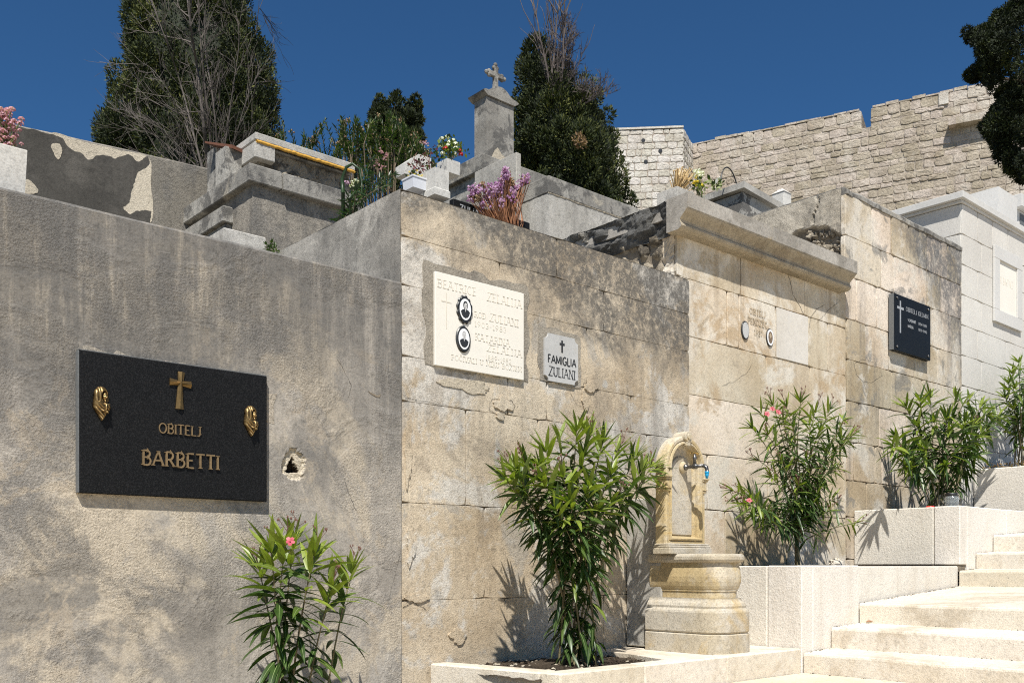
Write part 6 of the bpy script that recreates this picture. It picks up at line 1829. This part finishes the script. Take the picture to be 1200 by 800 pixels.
def tp_(lst, base, dy=.12):
    """tips of the stems: seen places, each with its own distance from the wall"""
    out = []
    for q in lst:
        u, v = q[0], q[1]; y = base[1] + (q[2] if len(q) > 2 else rnd.uniform(-dy, dy))
        out.append(at(u, v, Y=y))
    return out
GO = 'oleanders in the stepped planters'
b = (1.955, 3.62, -1.03)
oleander('oleander', 'young oleander with one pink flower below the black bronze-lettered plaque', b, tp_([(318,648,-.02),(345,634,.03),(368,652,-.1),(304,668,.06),(412,672,.0),(388,690,-.08),(334,640,-.1)], b), heads=1., flowers=tp_([(340,634,-.2)], b), group=GO, L=(.15,.215), W=.029, step=.040, t0=.25, drop=.78, mains=6, low=.42, young=1.25)
b = (3.655, 3.62, -.53)
oleander('oleander', 'big spreading oleander between the two plaques and the fountain', b, tp_([(606,552),(640,530,-.05),(676,505),(706,520,-.05),(745,535),(762,548,-.05),(660,560,-.15),(716,556,-.15),(618,548,-.1),(655,515),(690,512,-.1),(724,528),(752,552,-.12),(636,565,-.14),(690,570,-.2),(668,590,-.22),(700,600,-.18),(684,535),(632,545),(768,548),(600,552,.05),(592,562,-.08),(652,598,-.2),(612,575,.05),(716,590,-.15)], b), heads=.4, group=GO, L=(.135,.195), W=.025, step=.034, t0=.10, drop=.80, low=.52, mains=9, spread=.07, young=1.1)
b = (5.91, 3.68, -.03)
tk = at(938, 615, Y=3.66)
oleander('oleander', 'leaning oleander with pink flowers right of the fountain', b, tp_([(892,485),(906,475),(882,502),(922,478),(938,472),(955,484),(972,480),(988,492),(1000,504),(996,512,-.12),(872,575,.0),(866,590,.05),(882,602,-.1),(1003,612,-.15),(900,510,-.12),(930,500,-.12),(960,505,-.14),(915,540,-.14),(945,540,-.12),(975,530),(980,548,.1),(890,540,.1),(925,520,.1),(950,520,.1),(905,560,-.1),(935,570,-.15),(960,570,-.1),(975,585,.05),(895,600,.1),(880,585,-.1),(912,590,.1),(968,600,-.1),(918,492,-.1),(948,495,.05),(985,500,.05),(875,590,-.12),(860,575,-.06),(895,615,-.05)], b), heads=.55, flowers=tp_([(905,479,-.2),(899,485,-.2),(912,483,-.2),(878,586,-.16)], b), group=GO, L=(.12,.17), W=.017, step=.034, t0=.1, drop=.66, young=1., trunk=tk, rad=.005)
b = (8.09, 3.68, .42)
oleander('oleander', 'dense oleander in the upper planter below the polished black plaque', b, tp_([(1062,478),(1090,466),(1120,466),(1150,476),(1168,492),(1050,512),(1110,490,-.14),(1140,500,-.12),(1078,470),(1136,468),(1158,484),(1150,508,-.14),(1130,495,-.16),(1112,505,-.16),(1095,495,-.1),(1075,500),(1046,522),(1058,532,-.05),(1085,525,-.16),(1120,530,-.16),(1145,532,-.1),(1062,548,-.05),(1108,545,-.16),(1174,486),(1130,545,.05)], b), heads=.12, group=GO, L=(.15,.215), W=.026, step=.034, t0=.2, drop=.74, young=1., mains=9, low=.4)
b = (10.1, 3.78, .92)
oleander('oleander', 'oleander cut off by the right edge in the topmost planter', b, tp_([(1186,438),(1194,425,-.1),(1202,440),(1210,432),(1178,466,.1),(1215,450),(1188,480),(1206,500),(1190,455,-.1),(1200,470,.05),(1182,450)], b), heads=.1, group=GO, L=(.15,.2), W=.026, step=.04, t0=.42, drop=.8)
# dry litter under the last oleander
mb = MB()
for i in range(260):
    p = Vector((rnd.gauss(9.98, .12), rnd.uniform(PF+.14, YT-.05), zr+rnd.uniform(-.01, .05)))
    d = Vector((rnd.gauss(0,1), rnd.gauss(0,1), rnd.gauss(.1,.5))).normalized(); s_ = rnd.uniform(.03,.08); q = d.cross(Vector((.3,.5,.8))).normalized()*s_*.13
    mb.add([p, p+d*s_*.5+q, p+d*s_, p+d*s_*.5-q], [(0,1,2,3)], tint=rnd.random())
tag(mb.build('leaf_litter', M['dry']), 'dry brown leaf litter heaped in the topmost planter', 'leaf litter', kind='stuff')

# weeds on the tan front's back edge
b = (3.02, 4.95, 1.93)
oleander('weed', 'leggy green weed with narrow leaves behind the corner of the tan front', b, [at(437, 188, Y=5.0), at(431, 205, Y=4.9), at(424, 215, Y=4.9), at(445, 208, Y=5.0), at(418, 224, Y=4.8), at(455, 216, Y=4.9), at(462, 205, Y=5.1)], L=(.05,.09), W=.012, step=.024, t0=.1, rib=False, seg=4, heads=0, rad=.004, cat='weed', mats=(M['weed'], M['leaf_rib']), young=.5)
mb = MB(); pts = [at(402, 226, Y=4.95), at(401, 210, Y=4.95), at(406, 196, Y=4.93), at(413, 192, Y=4.9), at(421, 198, Y=4.88), at(424, 214, Y=4.86), at(424, 225, Y=4.85)]
mb.tube(pts, [.012,.011,.010,.009,.008,.006,.003], 8)
pts = [at(410, 232, Y=4.9), at(418, 224, Y=4.85), at(432, 231, Y=4.8)]; mb.tube(pts, [.008,.010,.003], 8)
for q in pts[:1]: mb.tube([q, Vector((q.x, q.y, 1.9))], .008, 6)
mb.tube([at(402, 226, Y=4.95), Vector((at(402,226,Y=4.95).x, 4.95, 1.9))], .012, 6)
tag(mb.build('arching_leaf', M['weed'], smooth=True), 'thick arching dark green leaf stalk beside the yellow foam tomb', 'plant')
mb = MB(); mp_ = MB()
for i in range(8):
    flower_ball(mb, at(rnd.gauss(416, 2.5), rnd.gauss(216, 2.5), Y=4.98), .016, 12); flower_ball(mp_, at(rnd.gauss(406, 3), rnd.gauss(214, 1.5), Y=5.0), .012, 10)
p = at(411, 222, Y=5.0)
ff = thing('fallen_flowers', 'small white and lilac flowers lying beside the arching leaf', 'flowers', p)
mb.build('white_blooms', M['white_petal'], ff); mp_.build('lilac_blooms', M['lilac'], ff)
ms = MB(); ms.tube([at(412, 218, Y=5.0), Vector((p.x, 5.0, 1.9))], .004, 5); ms.build('stems', M['green_stem'], ff)
b = at(318, 294, Y=5.3); b.z = ZB
oleander('weed', 'tiny grey green weed in the corner of the stucco vault top', b, [at(312, 287, Y=5.3), at(318, 285, Y=5.3), at(322, 288, Y=5.3), at(315, 290, Y=5.25), at(321, 291, Y=5.25)], L=(.025,.045), W=.012, step=.02, t0=.1, rib=False, seg=3, heads=0, rad=.003, cat='weed', mats=(M['weed'], M['leaf_rib']), young=1., spread=.03)

# ------------------------------------------------------------------ trees behind
rng = np.random.default_rng(11)
class Fol:
    def __init__(s): s.V, s.T = [], []
    def clumps(s, C, Rr_, n, L, W, up=.5, out=.8, tint=(.5,.25), flat=1.):
        C = np.asarray(C, float); k = len(C); Rr_ = np.broadcast_to(np.asarray(Rr_, float), (k,))
        o = rng.normal(size=(k, n, 3)); o /= np.linalg.norm(o, axis=2, keepdims=True)
        rr = rng.uniform(.25, 1, size=(k, n, 1))**.4
        p = C[:, None] + o*rr*Rr_[:, None, None]*np.array([1,1,flat])
        d = o*out + np.array([0,0,up]) + rng.normal(size=o.shape)*.35
        d /= np.linalg.norm(d, axis=2, keepdims=True)
        q = rng.normal(size=o.shape); sd = np.cross(d, q); sd /= np.linalg.norm(sd, axis=2, keepdims=True)
        LL = L*rng.uniform(.6, 1.3, size=(k, n, 1)); WW = W*rng.uniform(.6, 1.3, size=(k, n, 1))
        V = np.stack([p, p+d*LL*.45+sd*WW, p+d*LL, p+d*LL*.45-sd*WW], axis=2)
        s.V.append(V.reshape(-1, 3)); ct = rng.normal(0, tint[1]*.6, size=(k, 1))
        s.T.append(np.clip(tint[0] + ct + rng.normal(0, tint[1], size=(k, n)), 0, 1).reshape(-1))
    def build(s, name, mat, parent):
        V = np.concatenate(s.V); T_ = np.concatenate(s.T); o = np.array(root_loc(parent)); V = (V-o).astype(np.float32)
        n = len(T_); me = bpy.data.meshes.new(name); me.vertices.add(len(V)); me.vertices.foreach_set('co', V.ravel())
        me.loops.add(4*n); me.loops.foreach_set('vertex_index', np.arange(4*n, dtype=np.int32))
        me.polygons.add(n); me.polygons.foreach_set('loop_start', np.arange(0, 4*n, 4, dtype=np.int32))
        me.materials.append(mat); a = me.attributes.new('tint', 'FLOAT', 'FACE'); a.data.foreach_set('value', T_.astype(np.float32))
        me.update(calc_edges=True); me.validate()
        ob = bpy.data.objects.new(name, me); COL.objects.link(ob); ob.parent = parent; return ob

def twigs(mb, p, d, L, r, lev, spread=.5, n=4, droop=0., up=.15, seg=4):
    """a bare branch that forks into thinner ones"""
    pts = [Vector(p)]; d = Vector(d).normalized(); rad = [r]
    for i in range(seg):
        d = (d+Vector((rnd.gauss(0,.13), rnd.gauss(0,.13), rnd.gauss(0,.10)+up*.15-droop*.2))).normalized()
        pts.append(pts[-1]+d*L/seg); rad.append(r*(1-.8*(i+1)/seg)+.0012)
    mb.tube(pts, rad, 5 if r > .012 else 3, tint=rnd.random(), cap=False)
    if lev <= 0: return
    for k in range(n):
        t = rnd.uniform(.2, 1); i = min(seg-1, int(t*seg)); q = pts[i].lerp(pts[i+1], t*seg-i)
        dd = (d+Vector((rnd.gauss(0,spread), rnd.gauss(0,spread), rnd.gauss(0,spread)+up))).normalized()
        twigs(mb, q, dd, L*rnd.uniform(.3,.62), r*.5, lev-1, spread, n, droop, up, seg)

def cypress(name, label, u, d, prof, z0, z1, nc, npc, rc, seed, L=.055, W=.010, lean=None):
    """crown lumps follow a profile of (z, radius) with uneven edge"""
    rx, ry = ray(u); cx, cy = rx*d, ry*d; gz = hill_h(cx, cy)
    t = thing(name, label, 'tree', (cx, cy, gz-.1))
    zs = [p[0] for p in prof]; rs_ = [p[1] for p in prof]
    def off(z):      # sideways lean of the crown, along the picture
        o_ = np.interp(z, [p[0] for p in lean], [p[1] for p in lean]) if lean else 0.
        return RX*o_, RY*o_
    C = []; Rc = []
    g = np.random.default_rng(seed)
    def rad(z, th): 
        return max(.04, np.interp(z, zs, rs_)-.10)*(1+.16*mnoise.noise(Vector((math.cos(th)*1.4, math.sin(th)*1.4, z*.9+seed)))+.15*mnoise.noise(Vector((math.cos(th)*3.4, math.sin(th)*3.4, z*2.0+seed))))
    tot = 0
    wts = np.interp(np.linspace(z0, z1, 200), zs, rs_); cum = np.cumsum(wts)/wts.sum()
    for i in range(nc):
        z = np.interp(g.random(), cum, np.linspace(z0, z1, 200)); th = g.uniform(0, 2*math.pi)
        q = g.choice([1.0, .82, .6], p=[.84, .12, .04]); r = rad(z, th)*q
        s_ = rc*g.uniform(.55, 1.25)
        rr = max(0.02, r-s_*.75+g.uniform(-.04, .12)); ox, oy = off(z)
        C.append((cx+ox+rr*math.cos(th), cy+oy+rr*math.sin(th), z)); Rc.append(s_)
    fo_ = Fol(); fo_.clumps(C, Rc, npc, L, W, up=.55, out=.9, tint=(.40,.24), flat=1.35)
    fo_.build('crown', M['cypress'], t)
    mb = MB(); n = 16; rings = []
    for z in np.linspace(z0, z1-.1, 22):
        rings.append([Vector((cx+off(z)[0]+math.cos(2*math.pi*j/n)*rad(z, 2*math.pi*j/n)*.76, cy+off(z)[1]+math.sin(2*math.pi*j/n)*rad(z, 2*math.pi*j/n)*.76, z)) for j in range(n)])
    mb.loft(rings, tint=.1); mb.build('crown_shade_core', M['cypress'], t)  # solid core in the darkest leaf tint, painted shade between the clumps
    mb = MB(); mb.tube([(cx, cy, gz-.2), (cx+.03, cy, gz+.8), (cx, cy, z0+(z1-z0)*.5), (cx, cy, z1-.4)], [.17,.14,.08,.02], 9); 
    for i in range(10):
        z = gz+.5+i*.25; th = i*2.4; mb.tube([(cx, cy, z), (cx+.5*math.cos(th), cy+.5*math.sin(th), z+.5)], [.03,.01], 5)
    mb.build('trunk', M['bark_cyp'], t)
    return t, cx, cy
def zat(v, d): return (V0-v)*d/F
D1 = 15.; q = D1/F
c1_, cx1, cy1 = cypress('broad_cypress', 'broad dark cypress rising out of the frame behind the bare tree', 231, D1,
    [(3.2,.9),(zat(215,D1),112*q),(zat(180,D1),106*q),(zat(150,D1),99*q),(zat(100,D1),90*q),(zat(50,D1),80*q),(zat(0,D1),68*q),(zat(-80,D1),48*q),(zat(-190,D1),16*q)], 4.2, zat(-195, D1), 430, 800, .25, 5)
# two loose tufts outside its left flank belong to its crown
ft = Fol(); C = [at(126, v, d=D1+rnd.uniform(-.3,.3)) for v in (134,140,148,156,162)] + [at(160, v, d=D1) for v in (34, 42, 50)] + [at(u, 172, d=D1) for u in (128, 136)] + [at(318, v, d=D1) for v in (130, 138)]
ft.clumps([tuple(p) for p in C], .075, 190, .05, .010, tint=(.4,.2)); ft.build('loose_tuft', M['cypress'], c1_)
mb = MB(); mb.tube([at(146, 178, d=D1), at(130, 160, d=D1), at(126, 134, d=D1)], [.02,.014,.005], 5); mb.tube([at(175, 70, d=D1), at(164, 52, d=D1), at(160, 34, d=D1)], [.02,.014,.005], 5); mb.build('side_branch', M['bark_cyp'], c1_)

D2 = 14.; q = D2/F
zl = lambda v: zat(v, D2)
c2_, cx2, cy2 = cypress('round_cypress', 'full green cypress with a dead bare top, right of the headstone', 664, D2,
    [(3.,.8),(zl(250),74*q),(zl(225),67*q),(zl(190),63*q),(zl(150),58*q),(zl(125),52*q),(zl(110),44*q),(zl(95),32*q),(zl(78),24*q),(zl(60),12*q),(zl(50),5*q)], 3.9, zl(50), 215, 850, .215, 8,
    lean=[(zl(240),2*q),(zl(200),-1*q),(zl(150),-6*q),(zl(115),-14*q),(zl(90),-32*q),(zl(50),-38*q)])
ft = Fol(); C = []
for (u, v) in ((610,112),(604,140),(603,125),(712,135),(717,160),(722,185),(727,215),(735,232),(738,238),(690,118),(698,112)):
    C.append(tuple(at(u, v, d=D2+rnd.uniform(-.2,.2))))
ft.clumps(C, .11, 240, .055, .011, tint=(.42,.24)); ft.build('loose_tuft', M['cypress'], c2_)
mb = MB()
for (u0, v0, u1, v1, r) in ((646,110,620,-14,.018),(648,112,630,-25,.020),(650,110,644,-10,.014),(655,112,668,-16,.020),(658,105,664,20,.014),(652,100,654,30,.012),(662,95,676,44,.010),(642,100,627,30,.010),(660,108,690,60,.009),(668,128,706,104,.014),(672,128,714,108,.011),(686,120,672,92,.008)):
    a, b = at(u0, v0, d=D2-.55), at(u1, v1, d=D2-.5+rnd.uniform(-.2,.2)); twigs(mb, a, b-a, (b-a).length*.95, r, 1, .28, 9, up=.35, seg=6)
for i in range(150):
    u, v = (rnd.gauss(664, 6), rnd.uniform(24, 98)) if i < 86 else ((rnd.gauss(650, 6), rnd.uniform(50, 105)) if i < 106 else (rnd.uniform(670, 712), rnd.gauss(109, 4)))
    a = at(u, v, d=D2-.5+rnd.uniform(-.2,.2)); twigs(mb, a, (rnd.gauss(0,.6), rnd.gauss(0,.6), rnd.uniform(.1,1)), rnd.uniform(.10,.24), .0045, 2, .6, 5, up=.25, seg=3)
mb.build('dead_top', M['dead_twig'], c2_)
ft = Fol(); ft.clumps([tuple(at(u, v, d=D2-.95)) for u, v in ((678,163),(681,168))], .07, 90, .05, .010, tint=(.5,.2)); ft.build('dry_tuft', M['dry'], c2_)

# bare dead tree in front of the broad cypress
D3 = 12.6
b0 = at(246, 236, d=D3); gz = hill_h(b0.x, b0.y)
dt = thing('dead_tree', 'bare grey many-stemmed dead tree in front of the broad cypress', 'tree', (b0.x, b0.y, gz))
mb = MB()
def limb(pts, r, n, lev=2, spread=.45, up=.2, lf=.34):
    P = [at(u, v, d=D3+(k*.12 if len(pts) > 2 else 0)*rnd.uniform(-1,1)) for k, (u, v) in enumerate(pts)]
    # smooth through the seen points
    Q = []
    for i in range(len(P)-1):
        for k in range(6):
            t = k/6; a = P[max(i-1,0)]; b = P[i]; c = P[i+1]; d = P[min(i+2,len(P)-1)]
            Q.append(.5*((2*b)+(c-a)*t+(2*a-5*b+4*c-d)*t*t+(3*b-a-3*c+d)*t**3))
    Q.append(P[-1]); m = len(Q)
    mb.tube(Q, [max(.003, r*(1-.85*i/m)) for i in range(m)], 6, tint=rnd.random(), cap=False)
    for k in range(n):
        i = rnd.randint(int(m*.12), m-2); d = (Q[i+1]-Q[i]).normalized(); dd = (d+Vector((rnd.gauss(0,spread), rnd.gauss(0,spread), rnd.gauss(0,spread)))).normalized()
        twigs(mb, Q[i], dd, rnd.uniform(.5,1.25)*lf*1.6, max(.003, r*.24), lev-1, .38, 4, up=up, seg=5)
limb([(246,236),(243,190),(238,140),(231,80),(222,20),(216,-40)], .034, 34)
limb([(247,236),(248,185),(243,130),(236,60),(230,-30)], .025, 30)
limb([(249,236),(254,180),(250,120),(240,50),(243,-30)], .018, 24)
limb([(245,230),(230,170),(212,100),(190,35),(170,-15)], .017, 30)
limb([(244,225),(222,165),(196,105),(168,75),(146,95)], .008, 18)
limb([(244,226),(225,180),(195,150),(160,135),(140,125)], .008, 22)
limb([(246,232),(215,195),(190,165),(165,150)], .007, 18)
limb([(252,232),(262,180),(272,110),(280,50),(276,10)], .013, 22)
limb([(254,232),(272,175),(288,120),(300,90)], .009, 18)
limb([(255,232),(284,180),(303,140)], .007, 14)
limb([(244,236),(228,210),(205,190),(180,185)], .007, 14)
limb([(300,40),(304,10),(312,28)], .006, 8, 2); 
mb.tube([(b0.x, b0.y, gz-.2), b0+Vector((0,0,.05))], [.11,.075], 9)
mb.build('branches', M['bark_grey'], dt)

# flowering bushes behind the grey tomb
def bush(name, label, d, topv, u0, u1, n, base_uv, L, W, bottom=236, seg=3, heads=.25, young=.8, pink=()):
    bb = at(base_uv[0], base_uv[1], d=d); gz = hill_h(bb.x, bb.y)
    tips = []
    us = [p[0] for p in topv]; vs_ = [p[1] for p in topv]
    for i in range(n):
        u = rnd.uniform(u0, u1); tv = float(np.interp(u, us, vs_)); v = tv+abs(rnd.gauss(0, .45))*(bottom-tv) if i > n*.3 else tv+rnd.uniform(0, 8)
        if v > bottom: v = rnd.uniform(tv, bottom)
        tips.append(at(u, v, d=d+rnd.uniform(-.5,.5)))
    base = Vector((bb.x, bb.y, gz)); t = thing(name, label, 'shrub', base)
    ml, ms, mf = MB(), MB(), MB(); heads_ = []
    for tip in tips:
        ln = rnd.uniform(.3,.5)
        b0 = tip+Vector((rnd.gauss(0,.12), rnd.gauss(0,.12), -ln)); gp_ = Vector((base.x+(tip.x-base.x)*.6, base.y+(tip.y-base.y)*.6, base.z))
        ms.tube([gp_, b0.lerp(gp_, .3), b0, tip], [.012,.009,.007,.003], 4, cap=False)
        k = int(ln/.028); ph = 0
        for i in range(k+1):
            tt = .1+.9*i/k; p = b0.lerp(tip, tt); dd = (tip-b0).normalized(); a = dd.cross(Vector((.31,.2,.9))).normalized(); bq = dd.cross(a); ph += 1.05; near = ln*(1-tt)
            for q in range(3):
                th = ph+q*2.094+rnd.gauss(0,.25); e = max(.25, min(1.5, .4+near*1.8+rnd.gauss(0,.2)))
                leaf(ml, p, dd*math.cos(e)+(a*math.cos(th)+bq*math.sin(th))*math.sin(e), rnd.uniform(*L), W, rnd.uniform(.1,.5), max(.02, min(1, .5*young-near*.5+rnd.gauss(0,.25))), seg=seg, rib=False)
        if rnd.random() < heads:
            mt = MB(); heads_.append(mt)
            for q in range(7): mt.octa(tip+Vector((rnd.gauss(0,.02), rnd.gauss(0,.02), rnd.uniform(0,.05))), rnd.uniform(.008,.018), tint=rnd.random())
    pk = []
    for (u, v) in pink:
        mf = MB(); pk.append(mf)
        for q in range(9): flower_ball(mf, at(u+rnd.gauss(0,2), v+rnd.gauss(0,2), d=d-.55+rnd.uniform(-.1,.1)), .018, 8)
    ml.build('foliage', M['leaf_bush'], t, smooth=True); ms.build('stems', M['bark'], t)
    for q in heads_: q.build('dry_flower_head', M['dry'], t)
    for q in pk: q.build('flower_cluster', M['pink_pale'], t)
    return t
bush('oleander_bush', 'loose row of dark leafy bush tips behind the yellow foam tomb', 11.5, [(318,158),(334,150),(346,160),(350,146),(362,165),(376,140),(384,142),(390,158),(400,150)], 320, 402, 46, (360, 235), (.05,.075), .015)
bush('oleander_bush', 'dense rusty-tipped oleander bush with pink blooms behind the flower pots', 11., [(392,150),(402,137),(416,135),(424,150),(432,140),(446,137),(460,133),(478,148),(490,160),(500,176),(512,196)], 392, 512, 120, (450, 240), (.05,.08), .0155, heads=.4, young=1.0, pink=((446,178),(452,184),(440,190),(497,168),(448,195)))
D4 = 14.
bt = at(463, 215, d=D4); gz = hill_h(bt.x, bt.y)
tt_ = thing('dark_tree', 'small dark dense tree top above the oleander bush', 'tree', (bt.x, bt.y, gz))
ft = Fol(); C = []
for i in range(90):
    u, v = rnd.uniform(440, 490), rnd.uniform(122, 200)
    tv = float(np.interp(u, [438,444,449,455,462,468,474,480,486,490], [140,120,130,124,117,124,134,126,119,128]))
    if v < tv+4: v = tv+4+rnd.uniform(0, 30)
    C.append(tuple(at(u, v, d=D4+rnd.uniform(-.4,.4))))
ft.clumps([tuple(at(u, v, d=D4)) for u, v in ((442,124),(445,117),(450,124),(461,116),(465,112),(470,120),(483,121),(488,116),(490,124),(437,136),(492,140))], .055, 150, .06, .011, tint=(.3,.22)); ft.clumps(C, .10, 420, .055, .010, tint=(.25,.22)); ft.build('crown', M['cypress'], tt_)
mb = MB(); mb.tube([(bt.x, bt.y, gz-.1), at(463, 190, d=D4), at(463, 140, d=D4)], [.09,.06,.02], 7)
for (u, v) in ((444,128),(462,122),(486,126),(452,150),(480,150)): mb.tube([at(463, 190, d=D4), at(u, v, d=D4)], [.03,.008], 5)
mb.build('trunk', M['bark_cyp'], tt_)

# dark tree cut by the right edge
D5 = 24.
edge = [(-40,1188),(0,1184),(17,1168),(28,1150),(39,1131),(50,1140),(58,1146),(72,1144),(88,1131),(96,1146),(108,1168),(120,1166),(130,1159),(150,1149),(165,1157),(184,1166),(199,1179),(212,1196),(222,1230)]
tb_ = at(1300, 215, d=D5); gz = hill_h(tb_.x, tb_.y)
rt = thing('dark_conifer', 'dark ragged conifer crown entering at the upper right edge', 'tree', (tb_.x, tb_.y, gz))
ft = Fol(); C = []; Rc = []
for i in range(560):
    v = rnd.uniform(-120, 222); ul = float(np.interp(v, [p[0] for p in edge], [p[1] for p in edge]))
    u = ul+9+abs(rnd.gauss(0, 1))*60 if i % 3 else ul+rnd.uniform(10, 28)
    if u > 1400: continue
    C.append(tuple(at(u, v, d=D5+rnd.uniform(-.7,.7)+(rnd.uniform(-1.4,1.4) if u > ul+30 else 0)))); Rc.append(rnd.uniform(.11,.25))
for (u, v) in ((1133,38),(1138,41),(1136,46),(1143,40),(1150,36),(1134,88),(1140,84),(1139,92),(1147,78),(1150,90),(1153,148),(1158,142),(1160,152),(1187,4),(1192,10),(1170,17),(1176,20),(1163,164),(1170,182),(1183,197),(1198,210),(1172,110),(1166,128)):
    C.append(tuple(at(u, v, d=D5+rnd.uniform(-.1,.1)))); Rc.append(rnd.uniform(.075,.13))
ft.clumps(C, Rc, 300, .09, .017, tint=(.22,.2), up=.2); ft.build('crown', M['cypress'], rt)
mb = MB(); mb.tube([(tb_.x, tb_.y, gz-.2), at(1300, 120, d=D5), at(1298, -60, d=D5), at(1298, -140, d=D5)], [.32,.26,.16,.06], 9)
for (u, v, v0) in ((1140,44,70),(1138,90,110),(1158,155,150),(1175,190,180),(1185,15,40),(1165,65,80)): mb.tube([at(1300, v0, d=D5), at((1300+u)/2, (v+v0)/2-4, d=D5), at(u+6, v, d=D5)], [.10,.06,.016], 6)
mb.build('trunk', M['bark_cyp'], rt)
# ------------------------------------------------------------------ camera, sun, sky
cam = bpy.data.cameras.new('camera'); co = bpy.data.objects.new('camera', cam); COL.objects.link(co)
cam.sensor_width = 36; cam.lens = F/1200*36; cam.shift_x = 0; cam.shift_y = (V0-400)/1200
co.location = (0, 0, 0); co.rotation_euler = (R(90), 0, -TH)
cam.clip_start = .05; cam.clip_end = 2000
scene.camera = co

SUN = Vector((-.93, -1., 2.0)).normalized()           # towards the sun
el = math.asin(SUN.z); az = math.atan2(SUN.x, SUN.y)
l = bpy.data.lights.new('sun', 'SUN'); l.energy = 5.0; l.angle = R(.53); l.color = (1., .97, .915)
lo = bpy.data.objects.new('sun', l); COL.objects.link(lo); lo.rotation_euler = SUN.to_track_quat('Z', 'Y').to_euler(); lo.location = (-10, -10, 20)

w = bpy.data.worlds.new('World'); scene.world = w; w.use_nodes = True
nt = w.node_tree; nt.nodes.clear()
sky = nt.nodes.new('ShaderNodeTexSky'); sky.sky_type = 'NISHITA'; sky.sun_disc = False
sky.sun_elevation = el; sky.sun_rotation = az; sky.altitude = 1500; sky.air_density = .9; sky.dust_density = 1.2; sky.ozone_density = 4.5
bg = nt.nodes.new('ShaderNodeBackground'); bg.inputs[1].default_value = .06
out = nt.nodes.new('ShaderNodeOutputWorld')
tn = nt.nodes.new('ShaderNodeMix'); tn.data_type = 'RGBA'; tn.blend_type = 'MULTIPLY'; tn.inputs[0].default_value = 1.   # deep polarised blue
tn.inputs[7].default_value = (.50, .90, 1.12, 1)
nt.links.new(sky.outputs[0], tn.inputs[6]); nt.links.new(tn.outputs[2], bg.inputs[0]); nt.links.new(bg.outputs[0], out.inputs[0])

vs_ = scene.view_settings; scene.display_settings.display_device = 'sRGB'
vs_.view_transform = 'Standard'; vs_.look = 'None'; vs_.exposure = .5; vs_.gamma = 1; vs_.use_curve_mapping = False
scene.cycles.use_denoising = False; scene.cycles.pixel_filter_type = 'BLACKMAN_HARRIS'; scene.cycles.filter_width = 1.1
scene.cycles.max_bounces = 8; scene.cycles.diffuse_bounces = 5; scene.cycles.transparent_max_bounces = 8
